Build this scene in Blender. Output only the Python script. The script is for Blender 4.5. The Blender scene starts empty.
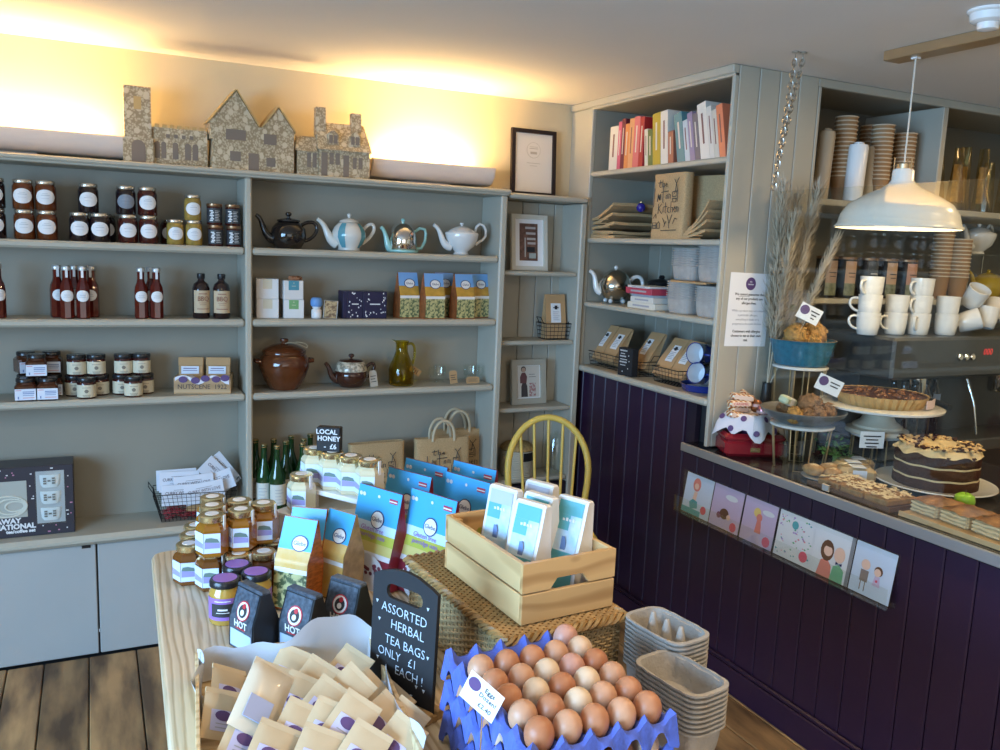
import bpy, math, random
from mathutils import Vector, Matrix
rnd = random.Random(7)
PI = math.pi
SC = bpy.context.scene
COL = SC.collection

# ------------------------------------------------------------------ camera
cam_d = bpy.data.cameras.new('camera')
cam_d.sensor_width = 36.0
cam_d.lens = 36.0 * 842.35 / 1000.0
cam_d.clip_start = 0.02
cam = bpy.data.objects.new('camera', cam_d)
COL.objects.link(cam)
_yaw, _pit, _rol = 0.4536, -0.1498, 0.0408
_f = Vector((math.sin(_yaw) * math.cos(_pit), math.cos(_yaw) * math.cos(_pit), math.sin(_pit)))
_r0 = Vector((math.cos(_yaw), -math.sin(_yaw), 0))
_u0 = _r0.cross(_f)
_r = math.cos(_rol) * _r0 + math.sin(_rol) * _u0
_u = -math.sin(_rol) * _r0 + math.cos(_rol) * _u0
cam.matrix_world = Matrix(((_r.x, _u.x, -_f.x, 0), (_r.y, _u.y, -_f.y, 0), (_r.z, _u.z, -_f.z, 1.6), (0, 0, 0, 1)))
SC.camera = cam

# ------------------------------------------------------------------ world, light, exposure
w = bpy.data.worlds.new('daylight')
SC.world = w
w.use_nodes = True
w.node_tree.nodes['Background'].inputs[0].default_value = (0.62, 0.80, 1.0, 1)
w.node_tree.nodes['Background'].inputs[1].default_value = 1.2
SC.view_settings.view_transform = 'Standard'
SC.view_settings.look = 'None'
SC.view_settings.exposure = 0.2
SC.view_settings.gamma = 1.0

def area(name, loc, direction, sx, sy, power, color, spread=PI):
    d = bpy.data.lights.new(name, 'AREA')
    d.shape = 'RECTANGLE'
    d.size, d.size_y = sx, sy
    d.energy = power
    d.color = color
    d.spread = spread
    o = bpy.data.objects.new(name, d)
    COL.objects.link(o)
    o.location = loc
    o.rotation_euler = Vector(direction).to_track_quat('-Z', 'Y').to_euler()
    return o

DAY = (0.33, 0.62, 1.0)
# left window daylight; added warm fill at the shopfront stands for indoor lamplight
area('daylight_side_window', (-2.38, 0.3, 1.35), (1, 0.1, -0.55), 2.6, 1.5, 225, DAY, 2.6)
area('warm_fill_shopfront', (0.1, -2.28, 1.3), (0, 1, -0.08), 2.8, 1.6, 9, (1.0, 0.82, 0.60), 2.6)

# ------------------------------------------------------------------ materials
MATS = {}
def mat(name, col, rough=0.5, metal=0.0, noise=0.0, nscale=12.0, bump=0.0, bscale=60.0, col2=None, spec=0.5,
        trans=0.0, ior=1.45, emit=None, estr=0.0, coat=0.0, stretch=(1, 1, 1), alpha=1.0, rand=0.0, detail=3.0, contrast=0.2):
    if name in MATS:
        return MATS[name]
    m = bpy.data.materials.new(name)
    m.use_nodes = True
    nt = m.node_tree
    b = nt.nodes['Principled BSDF']
    c = (col[0], col[1], col[2], 1)
    b.inputs['Base Color'].default_value = c
    b.inputs['Roughness'].default_value = rough
    b.inputs['Metallic'].default_value = metal
    b.inputs['Specular IOR Level'].default_value = spec
    b.inputs['IOR'].default_value = ior
    b.inputs['Transmission Weight'].default_value = trans
    b.inputs['Coat Weight'].default_value = coat
    b.inputs['Alpha'].default_value = alpha
    if emit:
        b.inputs['Emission Color'].default_value = (emit[0], emit[1], emit[2], 1)
        b.inputs['Emission Strength'].default_value = estr
    tc = mp = None
    if noise > 0 or bump > 0:
        tc = nt.nodes.new('ShaderNodeTexCoord')
        mp = nt.nodes.new('ShaderNodeMapping')
        mp.inputs['Scale'].default_value = stretch
        nt.links.new(tc.outputs['Object'], mp.inputs['Vector'])
    last = None
    if noise > 0:
        n = nt.nodes.new('ShaderNodeTexNoise')
        n.inputs['Scale'].default_value = nscale
        n.inputs['Detail'].default_value = detail
        nt.links.new(mp.outputs[0], n.inputs['Vector'])
        r = nt.nodes.new('ShaderNodeValToRGB')
        c2 = col2 or tuple(x * (1 - noise) for x in col)
        r.color_ramp.elements[0].position = 0.5 - contrast
        r.color_ramp.elements[0].color = (c2[0], c2[1], c2[2], 1)
        r.color_ramp.elements[1].position = 0.5 + contrast
        r.color_ramp.elements[1].color = c
        nt.links.new(n.outputs['Fac'], r.inputs['Fac'])
        last = r.outputs['Color']
    if rand > 0:
        oi = nt.nodes.new('ShaderNodeObjectInfo')
        mr = nt.nodes.new('ShaderNodeMapRange')
        mr.inputs['To Min'].default_value = 1 - rand
        mr.inputs['To Max'].default_value = 1 + rand
        nt.links.new(oi.outputs['Random'], mr.inputs['Value'])
        hs = nt.nodes.new('ShaderNodeHueSaturation')
        nt.links.new(mr.outputs[0], hs.inputs['Value'])
        if last:
            nt.links.new(last, hs.inputs['Color'])
        else:
            hs.inputs['Color'].default_value = c
        last = hs.outputs['Color']
    if last:
        nt.links.new(last, b.inputs['Base Color'])
    if bump > 0:
        n2 = nt.nodes.new('ShaderNodeTexNoise')
        n2.inputs['Scale'].default_value = bscale
        n2.inputs['Detail'].default_value = 2
        nt.links.new(mp.outputs[0], n2.inputs['Vector'])
        bp = nt.nodes.new('ShaderNodeBump')
        bp.inputs['Strength'].default_value = bump
        bp.inputs['Distance'].default_value = 0.004
        nt.links.new(n2.outputs['Fac'], bp.inputs['Height'])
        nt.links.new(bp.outputs[0], b.inputs['Normal'])
    MATS[name] = m
    return m

def plank_wood(name):
    return mat(name, (0.44, 0.26, 0.11), 0.5, noise=.6, nscale=5.0, col2=(0.11, 0.062, 0.03), stretch=(2.4, .5, 2), rand=.25, detail=10, contrast=.14, bump=.3, bscale=9)

def wood(name, c1, c2, rings=9.0, axis='Y', rough=0.45, dist=5.0, rand=0.12, knots=True, stretch=0.12, bands=None):
    """pine-like grain: distorted bands stretched along the board"""
    if name in MATS:
        return MATS[name]
    m = bpy.data.materials.new(name)
    m.use_nodes = True
    nt = m.node_tree
    L = nt.links.new
    b = nt.nodes['Principled BSDF']
    b.inputs['Roughness'].default_value = rough
    tc = nt.nodes.new('ShaderNodeTexCoord')
    oi = nt.nodes.new('ShaderNodeObjectInfo')
    ad = nt.nodes.new('ShaderNodeVectorMath')
    ad.operation = 'ADD'
    sc_ = nt.nodes.new('ShaderNodeVectorMath')
    sc_.operation = 'SCALE'
    sc_.inputs['Scale'].default_value = 7.3
    cb = nt.nodes.new('ShaderNodeCombineXYZ')
    for k in range(3):
        L(oi.outputs['Random'], cb.inputs[k])
    L(cb.outputs[0], sc_.inputs[0])
    L(tc.outputs['Object'], ad.inputs[0])
    L(sc_.outputs[0], ad.inputs[1])
    mp = nt.nodes.new('ShaderNodeMapping')
    s = {'X': (stretch, 1, 1), 'Y': (1, stretch, 1), 'Z': (1, 1, stretch)}[axis]
    mp.inputs['Scale'].default_value = s
    L(ad.outputs[0], mp.inputs['Vector'])
    wv = nt.nodes.new('ShaderNodeTexWave')
    wv.wave_type = 'BANDS'
    wv.bands_direction = bands or {'X': 'Y', 'Y': 'X', 'Z': 'X'}[axis]
    wv.inputs['Scale'].default_value = rings
    wv.inputs['Distortion'].default_value = dist
    wv.inputs['Detail'].default_value = 3
    wv.inputs['Detail Scale'].default_value = 1.3
    L(mp.outputs[0], wv.inputs['Vector'])
    n = nt.nodes.new('ShaderNodeTexNoise')
    n.inputs['Scale'].default_value = 9
    n.inputs['Detail'].default_value = 4
    L(mp.outputs[0], n.inputs['Vector'])
    mx = nt.nodes.new('ShaderNodeMath')
    mx.operation = 'MULTIPLY_ADD'
    mx.inputs[1].default_value = 0.62
    L(wv.outputs['Fac'], mx.inputs[0])
    m2 = nt.nodes.new('ShaderNodeMath')
    m2.operation = 'MULTIPLY'
    m2.inputs[1].default_value = 0.5
    L(n.outputs['Fac'], m2.inputs[0])
    L(m2.outputs[0], mx.inputs[2])
    r = nt.nodes.new('ShaderNodeValToRGB')
    r.color_ramp.elements[0].position = 0.22
    r.color_ramp.elements[0].color = (*c2, 1)
    r.color_ramp.elements[1].position = 0.55
    r.color_ramp.elements[1].color = (*c1, 1)
    L(mx.outputs[0], r.inputs['Fac'])
    last = r.outputs['Color']
    if knots:
        v = nt.nodes.new('ShaderNodeTexVoronoi')
        v.inputs['Scale'].default_value = 8.0
        mp2 = nt.nodes.new('ShaderNodeMapping')
        mp2.inputs['Scale'].default_value = {'X': (.5, 1, 1), 'Y': (1, .5, 1), 'Z': (1, 1, .5)}[axis]
        L(ad.outputs[0], mp2.inputs['Vector'])
        L(mp2.outputs[0], v.inputs['Vector'])
        r2 = nt.nodes.new('ShaderNodeValToRGB')
        r2.color_ramp.elements[0].position = 0.04
        r2.color_ramp.elements[0].color = (1, 1, 1, 1)
        r2.color_ramp.elements[1].position = 0.10
        r2.color_ramp.elements[1].color = (0, 0, 0, 1)
        L(v.outputs['Distance'], r2.inputs['Fac'])
        mc = nt.nodes.new('ShaderNodeMix')
        mc.data_type = 'RGBA'
        L(r2.outputs['Color'], mc.inputs[0])
        L(last, mc.inputs[6])
        mc.inputs[7].default_value = (c2[0] * .5, c2[1] * .42, c2[2] * .4, 1)
        last = mc.outputs[2]
    mr = nt.nodes.new('ShaderNodeMapRange')
    mr.inputs['To Min'].default_value = 1 - rand
    mr.inputs['To Max'].default_value = 1 + rand
    L(oi.outputs['Random'], mr.inputs['Value'])
    hs = nt.nodes.new('ShaderNodeHueSaturation')
    L(mr.outputs[0], hs.inputs['Value'])
    L(last, hs.inputs['Color'])
    L(hs.outputs['Color'], b.inputs['Base Color'])
    bp = nt.nodes.new('ShaderNodeBump')
    bp.inputs['Strength'].default_value = 0.15
    bp.inputs['Distance'].default_value = 0.003
    L(mx.outputs[0], bp.inputs['Height'])
    L(bp.outputs[0], b.inputs['Normal'])
    MATS[name] = m
    return m

def glass(name, col=(1, 1, 1), tint=(0.96, 0.98, 0.97), rough=0.02, ior=1.45):
    """thin clear pane: fresnel mix of see-through and mirror"""
    if name in MATS:
        return MATS[name]
    m = bpy.data.materials.new(name)
    m.use_nodes = True
    nt = m.node_tree
    nt.nodes.clear()
    L = nt.links.new
    out = nt.nodes.new('ShaderNodeOutputMaterial')
    t = nt.nodes.new('ShaderNodeBsdfTransparent')
    t.inputs[0].default_value = (*tint, 1)
    g = nt.nodes.new('ShaderNodeBsdfGlossy')
    g.inputs['Color'].default_value = (*col, 1)
    g.inputs['Roughness'].default_value = rough
    lw = nt.nodes.new('ShaderNodeLayerWeight')
    lw.inputs['Blend'].default_value = 0.5
    pw = nt.nodes.new('ShaderNodeMath')
    pw.operation = 'POWER'
    pw.inputs[1].default_value = 4.5
    L(lw.outputs['Facing'], pw.inputs[0])
    f = nt.nodes.new('ShaderNodeMath')
    f.operation = 'MULTIPLY_ADD'
    f.inputs[1].default_value = 0.7
    f.inputs[2].default_value = 0.045
    L(pw.outputs[0], f.inputs[0])
    mx = nt.nodes.new('ShaderNodeMixShader')
    L(f.outputs[0], mx.inputs[0])
    L(t.outputs[0], mx.inputs[1])
    L(g.outputs[0], mx.inputs[2])
    L(mx.outputs[0], out.inputs['Surface'])
    MATS[name] = m
    return m

# ------------------------------------------------------------------ mesh helpers
class MB:
    """collects vertices and faces, then links them as ONE mesh object"""
    def __init__(s):
        s.v, s.f = [], []
    def add(s, vs, fs):
        o = len(s.v)
        s.v += [tuple(v) for v in vs]
        s.f += [tuple(i + o for i in f) for f in fs]
        return s
    def xf(s, M):
        s.v = [tuple(M @ Vector(v)) for v in s.v]
        return s
    def join(s, other, M=None):
        vs = other.v if M is None else [tuple(M @ Vector(v)) for v in other.v]
        return s.add(vs, other.f)
    def box(s, x0, x1, y0, y1, z0, z1, b=0.0):
        if b <= 0:
            return s.add([(x0, y0, z0), (x1, y0, z0), (x1, y1, z0), (x0, y1, z0), (x0, y0, z1), (x1, y0, z1), (x1, y1, z1), (x0, y1, z1)],
                         [(0, 3, 2, 1), (4, 5, 6, 7), (0, 1, 5, 4), (1, 2, 6, 5), (2, 3, 7, 6), (3, 0, 4, 7)])
        b = min(b, (x1 - x0) * .45, (y1 - y0) * .45, (z1 - z0) * .45)
        V = []
        def ring(x0, x1, y0, y1, z, c):
            return [(x0 + c, y0, z), (x1 - c, y0, z), (x1, y0 + c, z), (x1, y1 - c, z), (x1 - c, y1, z), (x0 + c, y1, z), (x0, y1 - c, z), (x0, y0 + c, z)]
        V += ring(x0 + b, x1 - b, y0 + b, y1 - b, z0, b * .4)
        V += ring(x0, x1, y0, y1, z0 + b, b)
        V += ring(x0, x1, y0, y1, z1 - b, b)
        V += ring(x0 + b, x1 - b, y0 + b, y1 - b, z1, b * .4)
        F = [tuple(range(7, -1, -1)), tuple(range(24, 32))]
        for k in range(3):
            for i in range(8):
                j = (i + 1) % 8
                F.append((k * 8 + i, k * 8 + j, k * 8 + 8 + j, k * 8 + 8 + i))
        return s.add(V, F)
    def lathe(s, prof, n=20, c=(0, 0, 0), a0=0.0, cap=True, sx=1.0, sy=1.0):
        """prof: list of (radius, z)"""
        V, F = [], []
        for r, z in prof:
            for i in range(n):
                a = a0 + 2 * PI * i / n
                V.append((c[0] + sx * r * math.cos(a), c[1] + sy * r * math.sin(a), c[2] + z))
        for k in range(len(prof) - 1):
            for i in range(n):
                j = (i + 1) % n
                F.append((k * n + i, k * n + j, k * n + n + j, k * n + n + i))
        if cap:
            if prof[0][0] > 1e-4:
                F.append(tuple(range(n - 1, -1, -1)))
            if prof[-1][0] > 1e-4:
                q = (len(prof) - 1) * n
                F.append(tuple(range(q, q + n)))
        return s.add(V, F)
    def tube(s, path, rad, n=8, closed=False, flat=1.0):
        P = [Vector(p) for p in path]
        m = len(P)
        R = rad if isinstance(rad, (list, tuple)) else [rad] * m
        V, F = [], []
        up = None
        for k in range(m):
            if closed:
                t = P[(k + 1) % m] - P[k - 1]
            else:
                t = P[min(k + 1, m - 1)] - P[max(k - 1, 0)]
            t.normalize()
            if up is None:
                a = Vector((0, 0, 1)) if abs(t.z) < .9 else Vector((0, 1, 0))
                up = (a - t * a.dot(t)).normalized()
            else:
                up = (up - t * up.dot(t))
                if up.length < 1e-6:
                    up = t.orthogonal()
                up.normalize()
            sd = t.cross(up)
            for i in range(n):
                a = 2 * PI * i / n
                V.append(P[k] + up * (R[k] * math.cos(a)) + sd * (R[k] * flat * math.sin(a)))
        for k in range(m if closed else m - 1):
            k2 = (k + 1) % m
            for i in range(n):
                j = (i + 1) % n
                F.append((k * n + i, k * n + j, k2 * n + j, k2 * n + i))
        if not closed:
            F.append(tuple(range(n - 1, -1, -1)))
            F.append(tuple(range((m - 1) * n, m * n)))
        return s.add(V, F)
    def prism(s, poly, y0, y1):
        """polygon in xz extruded along y"""
        n = len(poly)
        V = [(p[0], y0, p[1]) for p in poly] + [(p[0], y1, p[1]) for p in poly]
        F = [tuple(range(n)), tuple(range(2 * n - 1, n - 1, -1))]
        for i in range(n):
            j = (i + 1) % n
            F.append((i, i + n, j + n, j))
        return s.add(V, F)
    def slab(s, poly, z0, z1):
        """polygon in xy extruded along z"""
        n = len(poly)
        V = [(p[0], p[1], z0) for p in poly] + [(p[0], p[1], z1) for p in poly]
        F = [tuple(range(n - 1, -1, -1)), tuple(range(n, 2 * n))]
        for i in range(n):
            j = (i + 1) % n
            F.append((i, j, j + n, i + n))
        return s.add(V, F)
    def grid(s, fn, nu, nv, closed_u=False):
        V = [fn(i / nu, j / nv) for j in range(nv + 1) for i in range(nu + (0 if closed_u else 1))]
        W = nu if closed_u else nu + 1
        F = []
        for j in range(nv):
            for i in range(nu):
                i2 = (i + 1) % W
                F.append((j * W + i, j * W + i2, (j + 1) * W + i2, (j + 1) * W + i))
        return s.add(V, F)
    def arc(s, r, z0, z1, a0, a1, n=10, oval=False, c=(0, 0), sx=1.0, sy=1.0):
        """label patch on a cylinder; angle 0 looks to -y"""
        V, F = [], []
        zc, hz = (z0 + z1) / 2, (z1 - z0) / 2
        for i in range(n + 1):
            t = i / n
            a = a0 + (a1 - a0) * t
            h = hz * math.sqrt(max(0.02, 1 - (2 * t - 1) ** 2)) if oval else hz
            x, y = c[0] + sx * r * math.sin(a), c[1] - sy * r * math.cos(a)
            V += [(x, y, zc - h), (x, y, zc + h)]
        for i in range(n):
            F.append((2 * i, 2 * i + 2, 2 * i + 3, 2 * i + 1))
        return s.add(V, F)
    def blob(s, c, r, n=8, m=6, jit=0.0, rg=None):
        V, F = [], []
        rx, ry, rz = r if isinstance(r, (tuple, list)) else (r, r, r)
        g = rg or rnd
        V.append((c[0], c[1], c[2] - rz))
        for k in range(1, m):
            ph = -PI / 2 + PI * k / m
            for i in range(n):
                a = 2 * PI * i / n
                q = 1 + (g.random() - .5) * 2 * jit
                V.append((c[0] + rx * q * math.cos(ph) * math.cos(a), c[1] + ry * q * math.cos(ph) * math.sin(a), c[2] + rz * q * math.sin(ph)))
        V.append((c[0], c[1], c[2] + rz))
        for i in range(n):
            F.append((0, 1 + (i + 1) % n, 1 + i))
        for k in range(m - 2):
            for i in range(n):
                j = (i + 1) % n
                F.append((1 + k * n + i, 1 + k * n + j, 1 + k * n + n + j, 1 + k * n + n + i))
        q = 1 + (m - 2) * n
        for i in range(n):
            F.append((q + i, q + (i + 1) % n, len(V) - 1))
        return s.add(V, F)
    def mesh(s, name, m, smooth=None):
        me = bpy.data.meshes.new(name)
        me.from_pydata(s.v, [], s.f)
        if m:
            me.materials.append(m)
        if smooth:
            me.polygons.foreach_set('use_smooth', [True] * len(me.polygons))
            me.set_sharp_from_angle(angle=math.radians(smooth))
        me.update()
        return me
    def build(s, name, m, parent=None, loc=None, rot=None, smooth=None):
        o = bpy.data.objects.new(name, s.mesh(name, m, smooth))
        COL.objects.link(o)
        if parent is not None:
            o.parent = parent
        if loc is not None:
            o.location = loc
        if rot is not None:
            o.rotation_euler = rot
        return o

def tag(o, label=None, cat=None, group=None, kind=None):
    if label:
        o['label'] = label
    if cat:
        o['category'] = cat
    if group:
        o['group'] = group
    if kind:
        o['kind'] = kind
    return o

def thing(name, label, cat, loc=(0, 0, 0), rz=0.0, group=None, rot=None):
    o = bpy.data.objects.new(name, None)
    o.empty_display_size = 0.02
    COL.objects.link(o)
    o.location = loc
    o.rotation_euler = rot if rot is not None else (0, 0, rz)
    return tag(o, label, cat, group)

def struct(name, parent=None):
    o = bpy.data.objects.new(name, None)
    o.empty_display_size = 0.02
    COL.objects.link(o)
    if parent:
        o.parent = parent
    else:
        o['kind'] = 'structure'
    return o

KIDS = {}
def dup(root, loc, rz=None, label=None, group=None, rot=None, scale=None):
    def cp(o, par):
        c = o.copy()
        COL.objects.link(c)
        c.parent = par
        for ch in o.children:
            cp(ch, c)
        return c
    r = cp(root, None)
    r.location = loc
    if rz is not None:
        r.rotation_euler = (0, 0, rz)
    if rot is not None:
        r.rotation_euler = rot
    if scale is not None:
        r.scale = (scale, scale, scale) if not isinstance(scale, tuple) else scale
    if label:
        r['label'] = label
    if group:
        r['group'] = group
    return r

TXT = {}
UP = (PI / 2, 0, 0)
def text(s, size, m, parent, loc, rot=UP, name='lettering', align='CENTER', bold=0.0, shear=0.0, sx=1.0, extr=0.0002):
    k = (s, size, m.name, align, bold, shear, sx)
    if k not in TXT:
        cu = bpy.data.curves.new('lettering', 'FONT')
        cu.body = s
        cu.size = size
        cu.align_x = align
        cu.align_y = 'CENTER'
        cu.offset = bold
        cu.shear = shear
        cu.extrude = extr
        cu.resolution_u = 2
        ob = bpy.data.objects.new('lettering', cu)
        me = bpy.data.meshes.new_from_object(ob)
        bpy.data.objects.remove(ob)
        bpy.data.curves.remove(cu)
        me.materials.clear()
        me.materials.append(m)
        if sx != 1.0:
            me.transform(Matrix.Diagonal((sx, 1, 1, 1)))
        TXT[k] = me
    o = bpy.data.objects.new(name, TXT[k])
    COL.objects.link(o)
    o.parent = parent
    o.location = loc
    o.rotation_euler = rot
    return o

def bez(p0, p1, p2, p3, n=10):
    out = []
    for i in range(n + 1):
        t = i / n
        q = (1 - t)
        out.append(tuple(q ** 3 * a + 3 * q * q * t * b + 3 * q * t * t * c + t ** 3 * d for a, b, c, d in zip(p0, p1, p2, p3)))
    return out

# ------------------------------------------------------------------ palette
PAINT = mat('sage_paint', (0.41, 0.38, 0.305), 0.45, noise=0.06, nscale=5, bump=0.05, bscale=90)
PAINT_SHADE = mat('sage_paint_shaded', (0.28, 0.256, 0.20), 0.55, noise=0.06, nscale=4)  # sage paint darkened; shade inside the shelves is put into its colour
WALLM = mat('cream_wall', (0.58, 0.48, 0.31), 0.8, noise=0.04, nscale=3, bump=0.08, bscale=120)
CEILM = mat('ceiling_paint', (0.74, 0.69, 0.63), 0.85, noise=0.05, nscale=1.5)
PURPLE = mat('aubergine_paint', (0.026, 0.011, 0.031), 0.3, noise=0.1, nscale=6)
PURPLE_D = mat('aubergine_gap', (0.012, 0.006, 0.016), 0.6)
WHITE = mat('white_gloss', (0.8, 0.79, 0.76), 0.2, coat=0.3)
PAPER = mat('white_paper', (0.78, 0.78, 0.78), 0.7)
BLACK = mat('black_plain', (0.012, 0.012, 0.013), 0.4)
DARK = mat('dark_recess', (0.02, 0.02, 0.022), 0.7)
SILVER = mat('tin_lid', (0.62, 0.56, 0.47), 0.25, metal=0.9)
GOLD = mat('gold_lid', (0.78, 0.62, 0.33), 0.22, metal=0.9)
CHROME = mat('chrome', (0.75, 0.73, 0.70), 0.08, metal=1.0)
KRAFT = mat('kraft_paper', (0.46, 0.275, 0.125), 0.75, noise=0.12, nscale=8, bump=0.1, bscale=30)
JUTE = mat('jute', (0.50, 0.335, 0.165), 0.9, noise=0.25, nscale=220, bump=0.4, bscale=400)
INK = mat('print_ink', (0.03, 0.028, 0.03), 0.6)
WIRE = mat('black_wire', (0.015, 0.013, 0.013), 0.4, metal=0.5)
PLUM = mat('plum_print', (0.10, 0.05, 0.15), 0.6)
CLEAR = glass('clear_glass')
SCREEN_GLASS = glass('screen_glass', tint=(0.93, 0.95, 0.94), ior=1.5)

# ================================================================== the setting
fl = struct('floor')
MB().box(-2.4, 4.4, -2.3, 3.62, -0.06, -0.022).build('subfloor', DARK, fl)
FLOORW = plank_wood('old_floorboard')
xs = -2.4
i = 0
while xs < 2.1:
    wd = rnd.choice((.12, .145, .15, .15, .165))
    if abs(xs - (-0.21)) < .02:
        wd = .15
    cut = rnd.uniform(-1.4, 1.0)
    for a, b in ((-2.3, cut), (cut + .003, 3.36)):
        MB().box(xs + .002, xs + wd - .002, a, b, -.022, rnd.uniform(-.0015, .0005), b=.003).build('plank', FLOORW, fl)
    xs += wd
    i += 1
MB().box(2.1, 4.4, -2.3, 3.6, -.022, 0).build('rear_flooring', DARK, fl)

wb = struct('wall_back')
MB().box(-2.4, 4.4, 3.6, 3.72, 0, 2.28).build('plaster', WALLM, wb)
wr = struct('wall_right')
MB().box(4.3, 4.42, -2.3, 3.6, 0, 2.28).build('plaster', WALLM, wr)
wl = struct('wall_left')
m_ = MB()
m_.box(-2.42, -2.30, -2.3, -1.05, 0, 2.28).box(-2.42, -2.30, 1.65, 3.6, 0, 2.28)
m_.box(-2.42, -2.30, -1.05, 1.65, 0, .58).box(-2.42, -2.30, -1.05, 1.65, 2.12, 2.28)
m_.build('plaster', WALLM, wl)
wf = struct('wall_front')
m_ = MB()
m_.box(-2.42, -1.35, -2.42, -2.2, 0, 2.28).box(1.55, 4.42, -2.42, -2.2, 0, 2.28)
m_.box(-1.35, 1.55, -2.42, -2.2, 0, .48).box(-1.35, 1.55, -2.42, -2.2, 2.12, 2.28)
m_.build('plaster', WALLM, wf)
FRAMEW = mat('window_paint', (0.6, 0.6, 0.58), 0.4)
wn1 = struct('window_1')
for k in range(5):
    y = -1.05 + k * .675
    MB().box(-2.36, -2.32, y - .025, y + .025, .58, 2.12).build('window_frame', FRAMEW, wn1)
for z in (.6, 1.6, 2.1):
    MB().box(-2.36, -2.32, -1.05, 1.65, z - .02, z + .02).build('window_frame', FRAMEW, wn1)
wn2 = struct('window_2')
for k in range(4):
    x = -1.35 + k * .9667
    MB().box(x - .03, x + .03, -2.26, -2.22, .48, 2.12).build('window_frame', FRAMEW, wn2)
for z in (.5, 2.1):
    MB().box(-1.35, 1.55, -2.26, -2.22, z - .02, z + .02).build('window_frame', FRAMEW, wn2)
ce = struct('ceiling')
MB().box(-2.42, 4.42, -2.42, 3.72, 2.28, 2.36).build('plaster_ceiling', CEILM, ce)

# ---------------------------------------------------------------- wall shelving (two bays)
def nosed(mb, x0, x1, y0, y1, z0, z1, r=.006):
    return mb.box(x0, x1, y0, y1, z0, z1, b=r)
YF = 3.37
su = thing('wall_shelving', 'grey-green painted two-bay wall shelving along the back wall', 'shelving', (0, YF, 0))
MB().box(-1.1, .547, .205, .229, .485, 1.826).build('back_panel', PAINT_SHADE, su)
MB().box(.547, 1.64, .205, .229, .485, 1.826).build('back_panel', PAINT_SHADE, su)
for x0, x1 in ((-1.1, -1.07), (.5345, .5604), (1.617, 1.649)):
    nosed(MB(), x0, x1, 0, .205, .485, 1.826).build('upright', PAINT, su, smooth=30)
tb = MB()
tb.box(-1.12, 1.66, -.012, .229, 1.834, 1.852, b=.005)
tb.box(-1.1, 1.652, -.004, .229, 1.826, 1.836, b=.003)
tb.build('top_board', PAINT, su, smooth=30)
for x0, x1 in ((-1.07, .5345), (.5604, 1.617)):
    for z in (1.562, 1.284, .990):
        nosed(MB(), x0 + .0005, x1 - .0005, .003, .205, z - .028, z, .008).build('shelf', PAINT, su, smooth=30)
bc = thing('base_counter', 'long grey painted ledge with rounded nosing under the wall shelving', 'ledge', (0, YF, 0))
nosed(MB(), -1.12, 1.68, -.035, .229, .447, .485, .014).build('ledge_board', PAINT, bc, smooth=40)
DOORP = mat('cupboard_paint', (0.38, 0.385, 0.37), 0.45, noise=0.05, nscale=3, bump=0.04, bscale=60)
for k, (x0, x1, lb) in enumerate(((-1.1, -.56, 'grey flat-fronted base cupboard far left below the ledge'), (-.56, -.0124, 'grey flat-fronted base cupboard below the boxed gift set'), (-.0124, .56, 'grey flat-fronted base cupboard behind the corner of the table'), (.56, 1.10, 'grey flat-fronted base cupboard below the green bottles'), (1.10, 1.649, 'grey flat-fronted base cupboard below the jute bags'))):
    c_ = thing('base_cupboard', lb, 'cupboard', (x0, YF, 0), 0, 'base cupboards')
    w_ = x1 - x0
    MB().box(.001, w_ - .001, .022, .229, 0.0, .446).build('carcass', DARK, c_)
    MB().box(.003, w_ - .003, 0, .02, .004, .44, b=.003).build('door', DOORP, c_, smooth=30)
    MB().box(w_ - .05, w_ - .02, -.002, .004, .428, .439).build('catch', BLACK, c_)

# ---------------------------------------------------------------- corner niche shelves
ns = thing('corner_shelves', 'narrow grey tongue-and-groove corner shelves beside the wall shelving', 'shelving', (0, 3.40, 0))
for k in range(5):
    x0 = 1.652 + k * .085
    MB().box(x0 + .0015, x0 + .0835, .165, .18 + .015, 0, 1.815, b=.003).build('panel_board', PAINT, ns, smooth=30)
MB().box(1.652, 2.075, .18, .199, 0, 1.815).build('panel_backing', PAINT_SHADE, ns)
nosed(MB(), 1.662, 2.066, -.018, .199, 1.818, 1.842, .007).build('shelf', PAINT, ns, smooth=30)
for z in (1.500, 1.183, .870, .53):
    nosed(MB(), 1.652, 2.035, 0, .165, z - .02, z, .006).build('shelf', PAINT, ns, smooth=30)
nosed(MB(), 2.036, 2.067, -.012, .199, 0, 1.815, .005).build('upright', PAINT, ns, smooth=30)
MB().box(1.652, 2.035, 0, .02, 0, .50).build('plinth', PURPLE_D, ns)

# ---------------------------------------------------------------- alcove shelving wing
wg = thing('alcove_shelving', 'tall grey alcove shelving of four shelves over the purple panelling', 'shelving', (2.08, 0, 0))
MB().box(0, .02, 3.41, 3.598, 1.845, 2.248, b=.003).build('stile', PAINT, wg, smooth=30)
MB().box(0, .02, 3.41, 3.45, 1.04, 1.845, b=.003).build('stile', PAINT, wg, smooth=30)
MB().box(-.010, .02, 2.459, 3.598, 2.248, 2.279, b=.004).build('cornice', PAINT, wg, smooth=30)
MB().box(-.003, .022, 2.459, 3.42, 2.238, 2.25, b=.003).build('top_rail', PAINT, wg, smooth=30)
MB().box(.02, .40, 3.41, 3.43, 1.04, 2.25).build('side_panel', PAINT_SHADE, wg)
MB().box(.02, .36, 2.475, 3.41, 2.24, 2.26).build('top_panel', PAINT_SHADE, wg)
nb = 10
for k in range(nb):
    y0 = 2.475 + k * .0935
    MB().box(.358, .375, y0 + .0012, y0 + .0923, 1.04, 2.24, b=.003).build('panel_board', PAINT_SHADE, wg, smooth=30)
MB().box(.37, .395, 2.475, 3.41, 1.04, 2.235).build('panel_backing', PAINT_SHADE, wg)
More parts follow.
